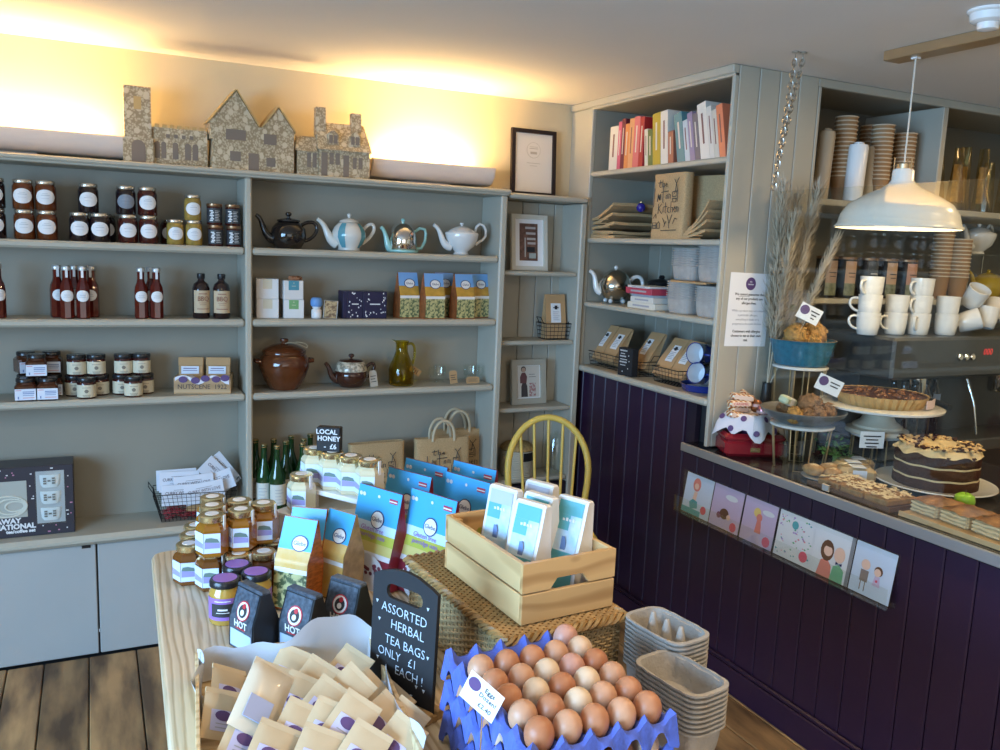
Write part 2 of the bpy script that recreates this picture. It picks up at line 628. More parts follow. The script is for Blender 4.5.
for z in (1.961, 1.662, 1.366):
    nosed(MB(), .003, .358, 2.476, 3.409, z - .022, z, .005).build('shelf', PAINT, wg, smooth=30)
nosed(MB(), -.012, .358, 2.47, 3.43, 1.04, 1.068, .008).build('shelf', PAINT, wg, smooth=30)
MB().box(0, .02, 2.459, 2.476, .885, 2.25, b=.003).build('end_trim', PAINT, wg, smooth=30)
for k in range(4):
    x0 = .02 + k * .0958
    MB().box(x0 + .001, x0 + .0948, 2.459, 2.475, .885, 2.279, b=.003).build('end_board', PAINT, wg, smooth=30)
MB().box(.021, .40, 2.466, 2.4755, .885, 2.275).build('end_backing', PAINT_SHADE, wg)

# ---------------------------------------------------------------- purple panelled counter
ct = struct('wall_counter')
MB().box(2.14, 2.46, 2.50, 3.59, 0, 1.039).build('plinth_core', DARK, ct)
y = 3.594
while y > 0.3:
    top = 1.039 if y - .097 > 2.55 else .838
    MB().box(2.10, 2.118, y - .0955, y - .0012, .10, top, b=.0035).build('panel_board', PURPLE, ct, smooth=30)
    y -= .097
MB().box(2.112, 2.135, 2.57, 3.594, 0, 1.039).build('panel_backing', PURPLE_D, ct)
MB().box(2.112, 2.135, .3, 2.57, 0, .838).build('panel_backing', PURPLE_D, ct)
bb = struct('baseboard_counter')
MB().box(2.083, 2.101, .3, 3.56, 0, .10, b=.003).build('skirting_board', PURPLE, bb, smooth=30)
MB().box(2.088, 2.101, .3, 3.56, .10, .118, b=.005).build('skirting_moulding', PURPLE, bb, smooth=40)
cw = thing('counter_top', 'dark counter worktop with brushed metal front edge above purple panels', 'worktop', (2.05, 0, 0))
STEEL = mat('brushed_steel', (0.42, 0.43, 0.44), 0.38, metal=0.75, noise=0.08, nscale=60, stretch=(1, .03, 1))
MB().box(0, .012, .3, 2.574, .848, .880, b=.002).build('metal_edge', STEEL, cw, smooth=30)
MB().box(.012, .95, .3, 2.458, .842, .878).build('worktop', mat('dark_laminate', (0.022, 0.020, 0.022), 0.18, noise=.1), cw)
MB().box(.012, .42, 2.458, 2.574, .842, .878).build('worktop', MATS['dark_laminate'], cw)

# recessed warm ceiling downlights over the shop floor
for k, (x, y, p, lb) in enumerate(((1.25, .75, 10, 'above the pine table'), (.1, .35, 4, 'above the camera side of the floor'), (2.75, 1.1, 11, 'above the serving side of the counter'), (1.2, -.9, 10, 'near the shopfront window'), (3.3, 1.7, 6, 'above the coffee machine'))):
    t = thing('ceiling_downlight', 'round recessed ceiling spotlight ' + lb, 'lamp', (x, y, 2.279), 0, 'recessed ceiling spotlights outside the view')
    MB().lathe([(.030, -.001), (.045, -.001), (.045, -.006), (.030, -.004)], n=20, cap=False).build('ring', CHROME, t, smooth=40)
    MB().lathe([(.001, -.002), (.030, -.002)], n=20, cap=False).build('bulb', mat('spot_bulb', (1, .85, .6), .5, emit=(1, .72, .42), estr=25), t)
    a_ = area('downlight_glow', (x, y, 2.268), (0, 0, -1), .08, .08, p, (1.0, 0.69, 0.36))

# ================================================================== lamps and models on top of the shelving
TROUGH = mat('lamp_trough', (0.62, 0.54, 0.48), 0.6)
BULB = mat('lamp_tube', (1, .8, .5), 0.5, emit=(1.0, 0.66, 0.28), estr=14)
def uplight(label, x0, x1):
    t = thing('wall_uplight', label, 'lamp', ((x0 + x1) / 2, 3.555, 1.870), 0, 'trough uplights')
    L = (x1 - x0) / 2
    prof = [(-.115 - .02 * 0, .075), (-.118, .07), (-.105, .03), (-.08, .006), (-.05, 0), (.03, 0), (.04, .01), (.04, .07), (.034, .07), (.034, .014), (-.05, .008), (-.076, .013), (-.098, .034), (-.108, .075)]
    m = MB()
    n = len(prof)
    V = [(-L, p[0], p[1]) for p in prof] + [(L, p[0], p[1]) for p in prof]
    F = [(i, (i + 1) % n, n + (i + 1) % n, n + i) for i in range(n)]
    m.add(V, F).build('trough', TROUGH, t, smooth=50)
    for sx in (-1, 1):
        poly = [(-.115, .075), (-.118, .07), (-.105, .03), (-.08, .006), (-.05, 0), (.03, 0), (.04, .01), (.04, .07)]
        V = [(sx * L, p[0], p[1]) for p in poly] + [(sx * (L - .005), p[0], p[1]) for p in poly]
        k = len(poly)
        F = [tuple(range(k)), tuple(range(2 * k - 1, k - 1, -1))] + [(i, (i + 1) % k, k + (i + 1) % k, k + i) for i in range(k)]
        MB().add(V, F).build('end_cap', TROUGH, t)
    MB().tube([(-L + .06, -.03, .03), (L - .06, -.03, .03)], .010, n=10).build('lamp_tube', BULB, t, smooth=60)
    MB().box(-.1, .1, -.02, .02, -.0175, .001).build('foot', TROUGH, t)
    a = area('uplight_glow', ((x0 + x1) / 2, 3.525, 1.925), (0, .12, 1), (x1 - x0) * .75, .05, 11, (1.0, 0.68, 0.29))
    return t
uplight('long cream trough uplight left of the paper church', -.72, .19)
uplight('long cream trough uplight between the paper cottage and the certificate', 1.055, 1.615)

# patterned paper buildings
def floral_paper():
    m = mat('floral_paper', (0.60, 0.47, 0.27), 0.7)
    nt = m.node_tree
    L = nt.links.new
    b = nt.nodes['Principled BSDF']
    tc = nt.nodes.new('ShaderNodeTexCoord')
    v = nt.nodes.new('ShaderNodeTexVoronoi')
    v.inputs['Scale'].default_value = 34
    L(tc.outputs['Object'], v.inputs['Vector'])
    r = nt.nodes.new('ShaderNodeValToRGB')
    r.color_ramp.elements[0].position = .32
    r.color_ramp.elements[0].color = (0.56, 0.47, 0.32, 1)
    r.color_ramp.elements[1].position = .40
    r.color_ramp.elements[1].color = (0.36, 0.28, 0.17, 1)
    L(v.outputs['Distance'], r.inputs['Fac'])
    v2 = nt.nodes.new('ShaderNodeTexVoronoi')
    v2.inputs['Scale'].default_value = 130
    L(tc.outputs['Object'], v2.inputs['Vector'])
    r2 = nt.nodes.new('ShaderNodeValToRGB')
    r2.color_ramp.elements[0].position = .35
    r2.color_ramp.elements[0].color = (0.50, 0.41, 0.27, 1)
    r2.color_ramp.elements[1].position = .6
    r2.color_ramp.elements[1].color = (0.30, 0.225, 0.13, 1)
    L(v2.outputs['Distance'], r2.inputs['Fac'])
    mx = nt.nodes.new('ShaderNodeMix')
    mx.data_type = 'RGBA'
    st = nt.nodes.new('ShaderNodeMath')
    st.operation = 'LESS_THAN'
    st.inputs[1].default_value = .36
    L(v.outputs['Distance'], st.inputs[0])
    L(st.outputs[0], mx.inputs[0])
    L(r2.outputs['Color'], mx.inputs[6])
    L(r.outputs['Color'], mx.inputs[7])
    L(mx.outputs[2], b.inputs['Base Color'])
    return m
FLORAL = floral_paper()
PANE = mat('paper_window', (0.20, 0.155, 0.12), 0.8)
CARD = mat('tan_card', (0.50, 0.34, 0.14), 0.8)
TOPZ = 1.852
def win(par, x0, x1, z0, z1, y, arch=False, name='window'):
    m = MB()
    if arch:
        c = (x0 + x1) / 2
        r = (x1 - x0) / 2
        m.prism([(x0, z0), (x1, z0), (x1, z1 - r)] + [(c + r * math.cos(a * PI / 6), z1 - r + r * math.sin(a * PI / 6)) for a in range(1, 6)] + [(x0, z1 - r)], y - .0015, y + .001)
    else:
        m.box(x0, x1, y - .0015, y + .001, z0, z1)
    m.build(name, PANE, par)
# church
ch = thing('paper_church', 'patterned paper church model with a tall square tower', 'paper model', (.10, 3.42, TOPZ), 0, 'patterned paper buildings')
tx0, tx1 = 0.121 - .10, 0.212 - .10
MB().box(tx0, tx1, 0, .10, 0, 2.123 - TOPZ).build('tower', FLORAL, ch)
pr_ = MB()
pr_.box(tx0 - .006, tx1 + .004, -.012, 0, 0, .09)
pr_.build('porch', FLORAL, ch)
win(ch, tx0 + .022, tx1 - .022, 0, .082, -.012, True, 'doorway')
MB().box(tx0 + .033, tx1 - .033, -.0015, .001, .19, .235).build('clock_face', CARD, ch)
nx1 = 0.407 - .10
nh = 1.999 - TOPZ
MB().box(tx1 + .001, nx1, .01, .09, 0, nh - .012).build('nave', FLORAL, ch)
bt = MB()
for k in range(7):
    bt.box(tx1 + .012 + k * .026, tx1 + .012 + k * .026 + .015, .01, .016, nh - .012, nh)
bt.build('battlement', CARD, ch)
for k, (a, b_) in enumerate(((.01, .028), (.033, .05), (.072, .092), (.115, .136), (.142, .162))):
    win(ch, tx1 + a, tx1 + b_, .025, .085, .01, True)
for a in (.05, .078, .105, .132):
    win(ch, tx1 + a, tx1 + a + .013, .1, .113, .01)
# two-gabled house
h2 = thing('paper_house', 'patterned paper house model with two pointed gables', 'paper model', (0.57, 3.43, TOPZ), .05, 'patterned paper buildings')
hx0, hx1 = -.155, .155
MB().prism([(-.158, 0), (.16, 0), (.16, .145), (.098, .22), (.035, .15), (.018, .15), (-.065, .262), (-.165, .155), (-.16, .1), (-.15, .1)], -.03, .06).build('walls', FLORAL, h2)
rf = MB()
for (x0, z0, x1, z1) in ((-.17, .15, -.065, .266), (-.065, .266, .02, .152), (.034, .15, .098, .224), (.098, .224, .165, .142)):
    d = Vector((x1 - x0, 0, z1 - z0)).normalized()
    nn = Vector((-d.z, 0, d.x)) * .004
    rf.prism([(x0, z0), (x1, z1), (x1 + nn.x, z1 + nn.z), (x0 + nn.x, z0 + nn.z)], -.036, .064)
rf.build('roof', CARD, h2)
for a in ((-.105, -.03, .1, .135), (-.09, -.05, .03, .062), (-.02, .02, -.0, .06), (.04, .09, .095, .13), (.05, .085, .02, .05)):
    win(h2, *a, -.03)
# cottage
c3 = thing('paper_cottage', 'patterned paper cottage model with steep roof and two chimneys', 'paper model', (0.888, 3.43, TOPZ), -.04, 'patterned paper buildings')
MB().box(-.065, .145, -.03, .06, 0, .1).build('walls', FLORAL, c3)
MB().add([(-.072, -.04, .095), (.152, -.04, .095), (.13, .02, .195), (-.065, .02, .195), (-.072, .07, .095), (.152, .07, .095)], [(0, 1, 2, 3), (3, 2, 5, 4), (1, 5, 2), (4, 0, 3)]).build('roof', FLORAL, c3)
MB().box(-.15, -.066, -.02, .05, 0, .09).build('side_wing', FLORAL, c3)
MB().add([(-.158, -.028, .085), (-.07, -.028, .085), (-.07, .015, .14), (-.15, .015, .14), (-.158, .058, .085), (-.07, .058, .085)], [(0, 1, 2, 3), (3, 2, 5, 4), (4, 0, 3)]).build('wing_roof', FLORAL, c3)
for x in (-.072, .075):
    MB().box(x, x + .04, .0, .04, .15, .245 if x < 0 else .235).build('chimney', FLORAL, c3)
for a in ((-.11, -.095, .03, .08), (-.088, -.072, .03, .08), (-.055, -.03, 0, .085), (-.022, -.005, .045, .085), (.003, .02, .045, .085), (.035, .058, 0, .08), (.075, .09, .035, .075), (.098, .115, .035, .075)):
    win(c3, *a, -.03 if a[0] > -.066 else -.02)
for x in (-.03, .06):
    MB().prism([(x, .115), (x + .045, .115), (x + .045, .15), (x + .0225, .168), (x, .15)], -.03, .0).build('dormer', FLORAL, c3)
    win(c3, x + .006, x + .02, .12, .148, -.03)
    win(c3, x + .025, x + .039, .12, .148, -.03)

h2.scale = (.97, 1.0, 1.1)
c3.scale = (.98, 1.0, 1.1)
# framed certificate
def frame(name, label, loc, rz, wd, ht, bw, fm, lean=0.0, mount=None, dep=.018, mm=None):
    t = thing(name, label, 'picture', loc, 0, None, rot=(-lean, 0, rz))
    m = MB()
    m.prism([(-wd / 2, 0), (wd / 2, 0), (wd / 2 - bw, bw), (-wd / 2 + bw, bw)], -dep, 0)
    m.prism([(-wd / 2 + bw, ht - bw), (wd / 2 - bw, ht - bw), (wd / 2, ht), (-wd / 2, ht)], -dep, 0)
    m.prism([(-wd / 2, 0), (-wd / 2 + bw, bw), (-wd / 2 + bw, ht - bw), (-wd / 2, ht)], -dep, 0)
    m.prism([(wd / 2, 0), (wd / 2, ht), (wd / 2 - bw, ht - bw), (wd / 2 - bw, bw)], -dep, 0)
    m.build('frame', fm, t)
    MB().box(-wd / 2 + bw, wd / 2 - bw, -dep * .5, -.002, bw, ht - bw).build('mount', mm or PAPER, t)
    return t
fx0, fx1 = 1.748, 1.979
fc = frame('framed_certificate', 'black-framed certificate standing on top of the corner shelves', ((fx0 + fx1) / 2, 3.56, 1.8425), 0, fx1 - fx0, 2.145 - 1.842, .018, mat('black_frame', (0.02, 0.012, 0.012), 0.3), 0.06, mm=mat('cream_paper', (0.66, 0.60, 0.52), .7))
MB().lathe([(.036, -.0004), (.036, .0004)], n=20, c=(0, 0, 0)).build('seal_ring', mat('taupe_ink', (0.42, 0.36, 0.28), .7), fc, (0, -.0094, .21), UP)
MB().lathe([(.0345, -.0006), (.0345, .0006)], n=20, c=(0, 0, 0)).build('seal_disc', MATS['cream_paper'], fc, (0, -.0094, .21), UP)
MB().box(-.017, .017, -.0105, -.010, .192, .203).build('emblem', MATS['taupe_ink'], fc)
MB().box(-.022, .022, -.0105, -.010, .216, .219).box(-.02, .02, -.0105, -.01, .224, .226).box(-.035, .035, -.0105, -.01, .15, .152).box(-.018, .018, -.0105, -.01, .138, .140).build('print', MATS['taupe_ink'], fc)

# ================================================================== left bay jars and bottles
JAM = {'amber': mat('jam_amber', (0.13, 0.032, 0.008), 0.08, coat=.4, noise=.5, nscale=40),
       'dark': mat('jam_dark', (0.012, 0.006, 0.008), 0.08, coat=.4),
       'red': mat('jam_red', (0.06, 0.010, 0.007), 0.08, coat=.4, noise=.4, nscale=40),
       'mustard': mat('jar_mustard', (0.36, 0.23, 0.05), 0.12, coat=.4, noise=.3, nscale=60),
       'black': mat('jar_black', (0.02, 0.02, 0.022), 0.1, coat=.4)}
LABELP = mat('label_paper', (0.72, 0.71, 0.70), 0.6)
LABELG = mat('label_grey', (0.20, 0.22, 0.25), 0.6)
GREYINK = mat('grey_ink', (0.33, 0.33, 0.36), 0.7)
def jar(name, kind, r, h, lid, lab=LABELP, oval=True, lidm=SILVER):
    t = thing(name, 'jar', 'jar')
    MB().lathe([(r * .9, 0), (r, .004), (r, h * .74), (r * .97, h * .80), (r * .86, h * .86), (r * .84, h * .9)], n=20).build('glass_body', JAM[kind], t, smooth=50)
    MB().lathe([(r * .9, 0), (r * .93, .002), (r * .93, h * .1), (r * .9, h * .125), (r * .8, h * .13)], n=20, c=(0, 0, h * .875)).build('lid', lidm, t, smooth=40)
    if oval:
        MB().arc(r + .0008, h * .2, h * .7, -.95, .95, n=14, oval=True).build('label', lab, t, smooth=60)
        MB().arc(r + .0014, h * .5, h * .515, -.4, .4, n=4).arc(r + .0014, h * .56, h * .57, -.25, .25, n=4).arc(r + .0014, h * .40, h * .408, -.35, .35, n=4).build('print', GREYINK, t)
    return t
protos = {}
def put_jar(kind, u_xyz, label, lab=LABELP, r=.034, h=.102, group='jam jars on the top left shelf', key=None, rz=0):
    k = (kind, lab.name, r, h)
    if k not in protos:
        protos[k] = jar('jam_jar', kind, r, h, None, lab)
        j = protos[k]
        j.location = u_xyz
        j.rotation_euler = (0, 0, rz)
        tag(j, label, 'jar', group)
        return j
    return dup(protos[k], u_xyz, rz, label, group)
JY = 3.425
def jx(kind, x, lev, label, lab=LABELP, dy=0.0, **kw):
    h = kw.get('h', .102)
    return put_jar(kind, (x, JY + dy, 1.562 + lev * (h + .0008)), label, lab, **kw)
jx('dark', -.296, 0, 'dark jam jar at the far left end of the top shelf, lower of two')
jx('dark', -.295, 1, 'dark jam jar at the far left end of the top shelf, upper of two')
jx('amber', -.207, 0, 'amber jam jar, lower left in the leftmost square of four jars')
jx('amber', -.137, 0, 'amber jam jar, lower right in the leftmost square of four jars')
jx('amber', -.208, 1, 'amber jam jar, upper left in the leftmost square of four jars')
jx('amber', -.138, 1, 'amber jam jar, upper right in the leftmost square of four jars')
jx('dark', -.034, 0, 'near-black jam jar, lower left of the jar pyramid')
jx('dark', 0.032, 0, 'near-black jam jar, lower right of the jar pyramid')
jx('dark', 0.053, 0, 'near-black jam jar standing behind the pyramid of dark jars', dy=.075)
jx('dark', -.003, 1, 'near-black jam jar on top of the jar pyramid')
jx('red', 0.125, 0, 'dark red jam jar, lower left, under the jar with a grey label')
jx('red', 0.195, 0, 'dark red jam jar, lower right in the second square of four')
jx('dark', 0.12, 1, 'dark jam jar with a grey oval label, upper row', LABELG)
jx('red', 0.193, 1, 'dark red jam jar, upper right in the second square of four')
mg = 'mustard jars on the top left shelf'
jx('mustard', 0.288, 0, 'yellow mustard jar, lower left of the mustard stack', r=.031, h=.093, group=mg)
jx('mustard', 0.354, 0, 'yellow mustard jar, lower right of the mustard stack', r=.031, h=.093, group=mg)
jx('mustard', 0.351, 1, 'yellow mustard jar on top of the mustard stack', r=.031, h=.093, group=mg)
jx('red', 0.272, 0, 'dark jar half hidden behind the mustard jars', r=.031, h=.093, dy=.08, group=mg)
# small dark jars with a black label
sj = thing('relish_jar', 'small dark jar, lower left, with white script on a black label', 'jar', (0.433, JY, 1.562), 0, 'small relish jars beside the divider')
MB().lathe([(.027, 0), (.0285, .003), (.0285, .066), (.026, .07)], n=20).build('glass_body', JAM['red'], sj, smooth=50)
MB().lathe([(.028, 0), (.029, .002), (.029, .01), (.027, .0115), (.024, .012)], n=20, c=(0, 0, .068)).build('lid', mat('copper_lid', (0.30, 0.17, 0.09), .3, metal=.8), sj, smooth=40)
MB().arc(.0291, .008, .062, -1.25, 1.25, n=12).build('label', mat('black_label', (0.03, 0.035, 0.04), .5), sj, smooth=60)
pm = MB()
for k in range(7):
    pm.arc(.0295, .014 + k * .006, .018 + k * .006, -.75 + .1 * (k % 3), -.3 + .12 * (k % 2), n=3)
    pm.arc(.0295, .015 + k * .006, .0165 + k * .006, -.05, .6 - .1 * (k % 3), n=3)
pm.build('print', LABELP, sj)
dup(sj, (0.5, JY, 1.562), 0, 'small dark jar, lower right, next to the shelf divider')
dup(sj, (0.429, JY, 1.6425), 0, 'small dark jar, upper left of the four small jars')
dup(sj, (0.496, JY, 1.6425), 0, 'small dark jar, upper right of the four small jars')

# sauce bottles
SAUCE = mat('tomato_sauce', (0.10, 0.012, 0.008), 0.08, coat=.4, noise=.3, nscale=20)
sb = thing('sauce_bottle', 'x', 'bottle', (-.083, 3.425, 1.284), .1, 'red sauce bottles')
MB().lathe([(.022, 0), (.0245, .004), (.0245, .10), (.022, .118), (.015, .135), (.013, .145), (.013, .175)], n=8, a0=PI / 8).build('glass_body', SAUCE, sb, smooth=25)
MB().lathe([(.0145, 0), (.0155, .002), (.0155, .014), (.013, .017), (.011, .0172)], n=16, c=(0, 0, .173)).build('cap', mat('silver_cap', (0.6, 0.6, 0.58), .3, metal=.7), sb, smooth=40)
MB().box(-.004, .004, -.0165, -.0125, .148, .188).build('seal_strip', LABELP, sb)
MB().arc(.0252, .062, .103, -.95, .95, n=12, oval=True).build('label', LABELP, sb, smooth=60)
MB().arc(.0257, .085, .0864, -.4, .4, n=3).arc(.0257, .078, .0794, -.5, .5, n=3).build('print', GREYINK, sb)
sb['label'] = 'red sauce bottle in front, left, in the cluster of five bottles'
for x, y, rz, lb in ((-.03, 3.425, -.05, 'red sauce bottle in front, right, in the cluster of five bottles'),
                     (-.115, 3.475, .3, 'red sauce bottle behind, leftmost in the cluster of five bottles'),
                     (-.001, 3.475, -.25, 'red sauce bottle behind, rightmost in the cluster of five bottles'),
                     (-.058, 3.49, 0, 'red sauce bottle hidden at the back centre of the cluster of five'),
                     (-.299, 3.44, .3, 'red sauce bottle cut off at the left edge of the picture'),
                     (0.164, 3.425, .05, 'left front red sauce bottle of the three beside the barbecue sauce'),
                     (0.218, 3.425, .05, 'right front red sauce bottle of the three beside the barbecue sauce'),
                     (0.202, 3.48, 0, 'red sauce bottle behind the pair nearest the barbecue sauce')):
    dup(sb, (x, y, 1.284), rz, lb)
# barbecue bottles
BROWN = mat('brown_sauce', (0.018, 0.008, 0.008), 0.08, coat=.4)
TANL = mat('tan_label', (0.50, 0.38, 0.24), .65)
TANP = mat('tan_label_print', (0.22, 0.08, 0.05), .65)
bq = thing('barbecue_bottle', 'dark barbecue sauce bottle with a tan label, left of the pair', 'bottle', (0.379, 3.44, 1.284), .12, 'barbecue sauce bottles')
MB().lathe([(.029, 0), (.032, .004), (.032, .115), (.027, .132), (.015, .142), (.012, .146), (.012, .158)], n=20).build('glass_body', BROWN, bq, smooth=50)
MB().lathe([(.014, 0), (.015, .002), (.015, .018), (.013, .02)], n=16, c=(0, 0, .152)).build('cap', mat('black_cap', (.015, .015, .016), .3), bq, smooth=40)
MB().arc(.0326, .022, .108, -1.15, 1.15, n=12).build('label', TANL, bq, smooth=60)
MB().arc(.0331, .094, .097, -.5, .5, n=5).arc(.0331, .036, .039, -.7, .7, n=5).arc(.0331, .06, .0615, -.5, .5, n=5).arc(.0331, .053, .0545, -.4, .4, n=5).build('print', TANP, bq)
text('BBQ', .026, TANP, bq, (0, -.0335, .076), sx=.85)
dup(bq, (0.453, 3.43, 1.284), -.05, 'dark barbecue sauce bottle with a tan label, right of the pair')

# square chutney jars
CHUT = mat('chutney', (0.09, 0.028, 0.012), 0.1, coat=.4, noise=.6, nscale=70)
BLACKLID = mat('black_lid', (0.018, 0.017, 0.018), 0.25)
PALEL = mat('pale_blue_label', (0.62, 0.66, 0.74), .6)
BLUEINK = mat('blue_ink', (0.16, 0.22, 0.40), .6)
PINKINK = mat('pink_ink', (0.55, 0.16, 0.16), .6)
cg = 'square chutney jars on the third shelf'
qj = thing('chutney_jar', 'square chutney jar, front left on the shelf', 'jar', (-.225, 3.415, .990), .02, cg)
MB().box(-.034, .034, -.034, .034, 0, .062, b=.008).lathe([(.032, .06), (.03, .066), (.027, .07)], n=16).build('glass_body', CHUT, qj, smooth=40)
MB().lathe([(.029, 0), (.031, .002), (.031, .012), (.029, .0145), (.022, .015)], n=20, c=(0, 0, .067)).build('lid', BLACKLID, qj, smooth=40)
MB().box(-.033, .033, -.0349, -.034, .006, .046).build('label', PALEL, qj)
MB().box(-.008, .028, -.0354, -.0348, .034, .037).box(-.008, .028, -.0354, -.0348, .028, .031).box(-.008, .026, -.0354, -.0348, .022, .024).build('print', BLUEINK, qj)
MB().box(-.008, .028, -.0354, -.0348, .013, .015).box(-.03, -.012, -.0354, -.0348, .04, .042).build('small_print', PINKINK, qj)
MB().box(-.024, -.020, -.0354, -.0348, .01, .019).build('emblem', BLUEINK, qj)
for x, y, z, rz, lb in ((-.154, 3.415, .990, -.02, 'square chutney jar, front right on the shelf'),
                        (-.227, 3.495, .990, .05, 'square chutney jar, rear left under another jar'),
                        (-.142, 3.495, .990, .0, 'square chutney jar, rear right under another jar'),
                        (-.189, 3.44, 1.0725, .02, 'square chutney jar, front one on the upper layer'),
                        (-.227, 3.515, 1.0725, .4, 'square chutney jar, rear left on the upper layer'),
                        (-.143, 3.515, 1.0725, -.1, 'square chutney jar, rear right on the upper layer, label in shade')):
    dup(qj, (x, y, z), rz, lb, cg)
# round cream-label jars
CREAML = mat('cream_label', (0.60, 0.53, 0.38), .65)
rg_ = 'round cream-labelled jars on the third shelf'
rj = thing('preserve_jar', 'r', 'jar', (-.029, 3.42, .990), .0, rg_)
MB().lathe([(.03, 0), (.0325, .003), (.0325, .058), (.029, .064)], n=20).build('glass_body', JAM['red'], rj, smooth=50)
MB().lathe([(.031, 0), (.0325, .002), (.0325, .014), (.031, .0165), (.024, .017)], n=20, c=(0, 0, .061)).build('lid', BLACKLID, rj, smooth=40)
MB().arc(.033, .006, .052, -1.4, 1.4, n=14).build('label', CREAML, rj, smooth=60)
pm = MB()
pm.arc(.0335, .022, .036, -.22, .22, n=4, oval=True)
for k in range(3):
    pm.arc(.0335, .014 - k * .0035, .0155 - k * .0035, -.42 + k * .05, .42 - k * .05, n=4)
pm.arc(.0335, .041, .0425, -.42, .42, n=4)
pm.build('print', mat('brown_grey_ink', (0.20, 0.17, 0.13), .7), rj)
rj['label'] = 'cream-labelled jar, bottom front of the left cluster of round jars'
for x, y, z, lb in ((-.069, 3.48, .990, 'cream-labelled jar, bottom rear left of the left cluster'),
                    (0.016, 3.48, .990, 'cream-labelled jar, bottom rear right of the left cluster'),
                    (-.06, 3.47, 1.0685, 'cream-labelled jar, top left of the left cluster'),
                    (0.006, 3.47, 1.0685, 'cream-labelled jar, top right of the left cluster'),
                    (0.13, 3.42, .990, 'cream-labelled jar, bottom front of the right cluster of round jars'),
                    (0.092, 3.48, .990, 'cream-labelled jar, bottom rear left of the right cluster'),
                    (0.173, 3.48, .990, 'cream-labelled jar, bottom rear right of the right cluster'),
                    (0.099, 3.47, 1.0685, 'cream-labelled jar, top left of the right cluster'),
                    (0.162, 3.47, 1.0685, 'cream-labelled jar, top right of the right cluster')):
    dup(rj, (x, y, z), 0, lb, rg_)

# twine box
PINE = wood('pine_box', (0.52, 0.34, 0.17), (0.36, 0.21, 0.09), rings=6, axis='X', dist=6, knots=False, bands='Z')
tw = thing('twine_box', 'open wooden box lettered NUTSCENE 1922 on the third shelf', 'box', (0.377, 3.42, .990), -.22)
x0, x1 = -.105, .105
MB().box(x0, x1, 0, .008, .004, .062).build('front_board', PINE, tw)
MB().box(x0, x1, .132, .14, .004, .062).build('rear_board', PINE, tw)
MB().box(x0, x0 + .008, .008, .132, .004, .062).build('side_board', PINE, tw)
MB().box(x1 - .008, x1, .008, .132, .004, .062).build('side_board', PINE, tw)
MB().box(x0, x1, 0, .14, 0, .004).build('bottom_board', PINE, tw)
text('NUTSCENE  1922', .026, INK, tw, (0, -.0006, .026), sx=.93)
DOTP = mat('spotted_tissue', (0.72, 0.70, 0.74), .8)
tis = thing('spotted_tissue', 'white tissue with purple spots lining the wooden twine box', 'tissue', (0.377, 3.42, .990), -.22)
def tf(u, v):
    x = -.1 + .2 * u
    if v < .35:
        return (x, -.003 - .001 * math.sin(u * 20), .05 + .014 * math.sin(u * 11) * (1 - v) + v * .04)
    return (x, (v - .35) * .08, .066 + .01 * math.sin(u * 17 + v * 6) - (v - .35) * .03)
MB().grid(tf, 16, 6).build('sheet', DOTP, tis, smooth=60)
sp_ = MB()
for k, (a, z) in enumerate(((-.07, .056), (-.025, .052), (.012, .06), (.052, .057), (.085, .062))):
    sp_.lathe([(.013, -.0004), (.013, .0004)], n=12, c=(0, 0, 0), sx=1.3)
    mm_ = MB().lathe([(.013, -.0004), (.013, .0004)], n=12, sx=1.3)
    mm_.build('spot', PLUM, tis, (a, -.0055, z), UP)
for k, (cx, rz, lb) in enumerate(((-.048, .03, 'left folded paper twine bag standing in the wooden box'), (.052, -.05, 'right folded paper twine bag standing in the wooden box'))):
    pb = thing('twine_bag', lb, 'paper bag', (0.377 + cx + .015, 3.49 - cx * .22, .9945), 0, 'twine bags in the wooden box', rot=(-.12, 0, rz - .22))
    MB().box(-.046, .046, -.009, .009, 0, .125, b=.003).build('bag', KRAFT, pb)
    MB().box(-.047, .047, -.012, .011, .095, .128, b=.002).build('folded_top', KRAFT, pb)
    MB().box(-.036, .03, -.0125, -.0118, .062, .092).build('tag', PALEL, pb)
    MB().box(-.028, .022, -.013, -.0124, .082, .085).box(-.03, .024, -.013, -.0124, .074, .076).build('tag_print', PLUM, pb)

# boxed gift set
GNAVY = mat('gift_box_navy', (0.035, 0.033, 0.045), .35)
gb = thing('gift_set_box', 'dark boxed tea and coffee set with window showing three white cups', 'box', (0, 3.40, .486))
gx1 = -.083
gz1 = 0.747 - .486
gx0 = gx1 - .48
MB().box(gx0, gx1, 0, .125, 0, gz1, b=.002).build('carton', GNAVY, gb)
wx0, wx1 = gx1 - .122, gx1 - .030
MB().box(wx0, wx1, -.0008, .001, .045, gz1 - .02).build('window_backing', mat('window_grey', (.42, .43, .45), .5), gb)
CUPW = mat('cup_white', (.7, .72, .74), .25)
for k in range(3):
    zc = .045 + (k + .5) * (gz1 - .075) / 3
    t_ = MB().lathe([(.024, 0), (.031, .01), (.034, .035), (.034, .048)], n=16, sy=.25, c=(0, 0, -.02)).build('cup', CUPW, gb, ((wx0 + wx1) / 2, -.001, zc), smooth=50)
    dm = MB()
    for q in range(3):
        for p in range(3):
            if (p + q) % 2 == 0 or p == 1:
                dm.box(-.022 + q * .014, -.022 + q * .014 + .010, -.0105, -.0095, -.006 + p * .009, -.006 + p * .009 + .006)
    dm.build('cup_print', mat('speckle_grey', (.16, .15, .14), .6), t_)
MB().box(wx0 - .003, wx1 + .003, -.0125, -.0117, .043, gz1 - .018).build('window_film', CLEAR, gb)
t_ = MB().box(gx1 - .33, gx1 - .152, -.0008, .001, .075, gz1 - .05, b=.0005).build('saucer_window', mat('saucer_back', (.38, .38, .33), .5), gb)
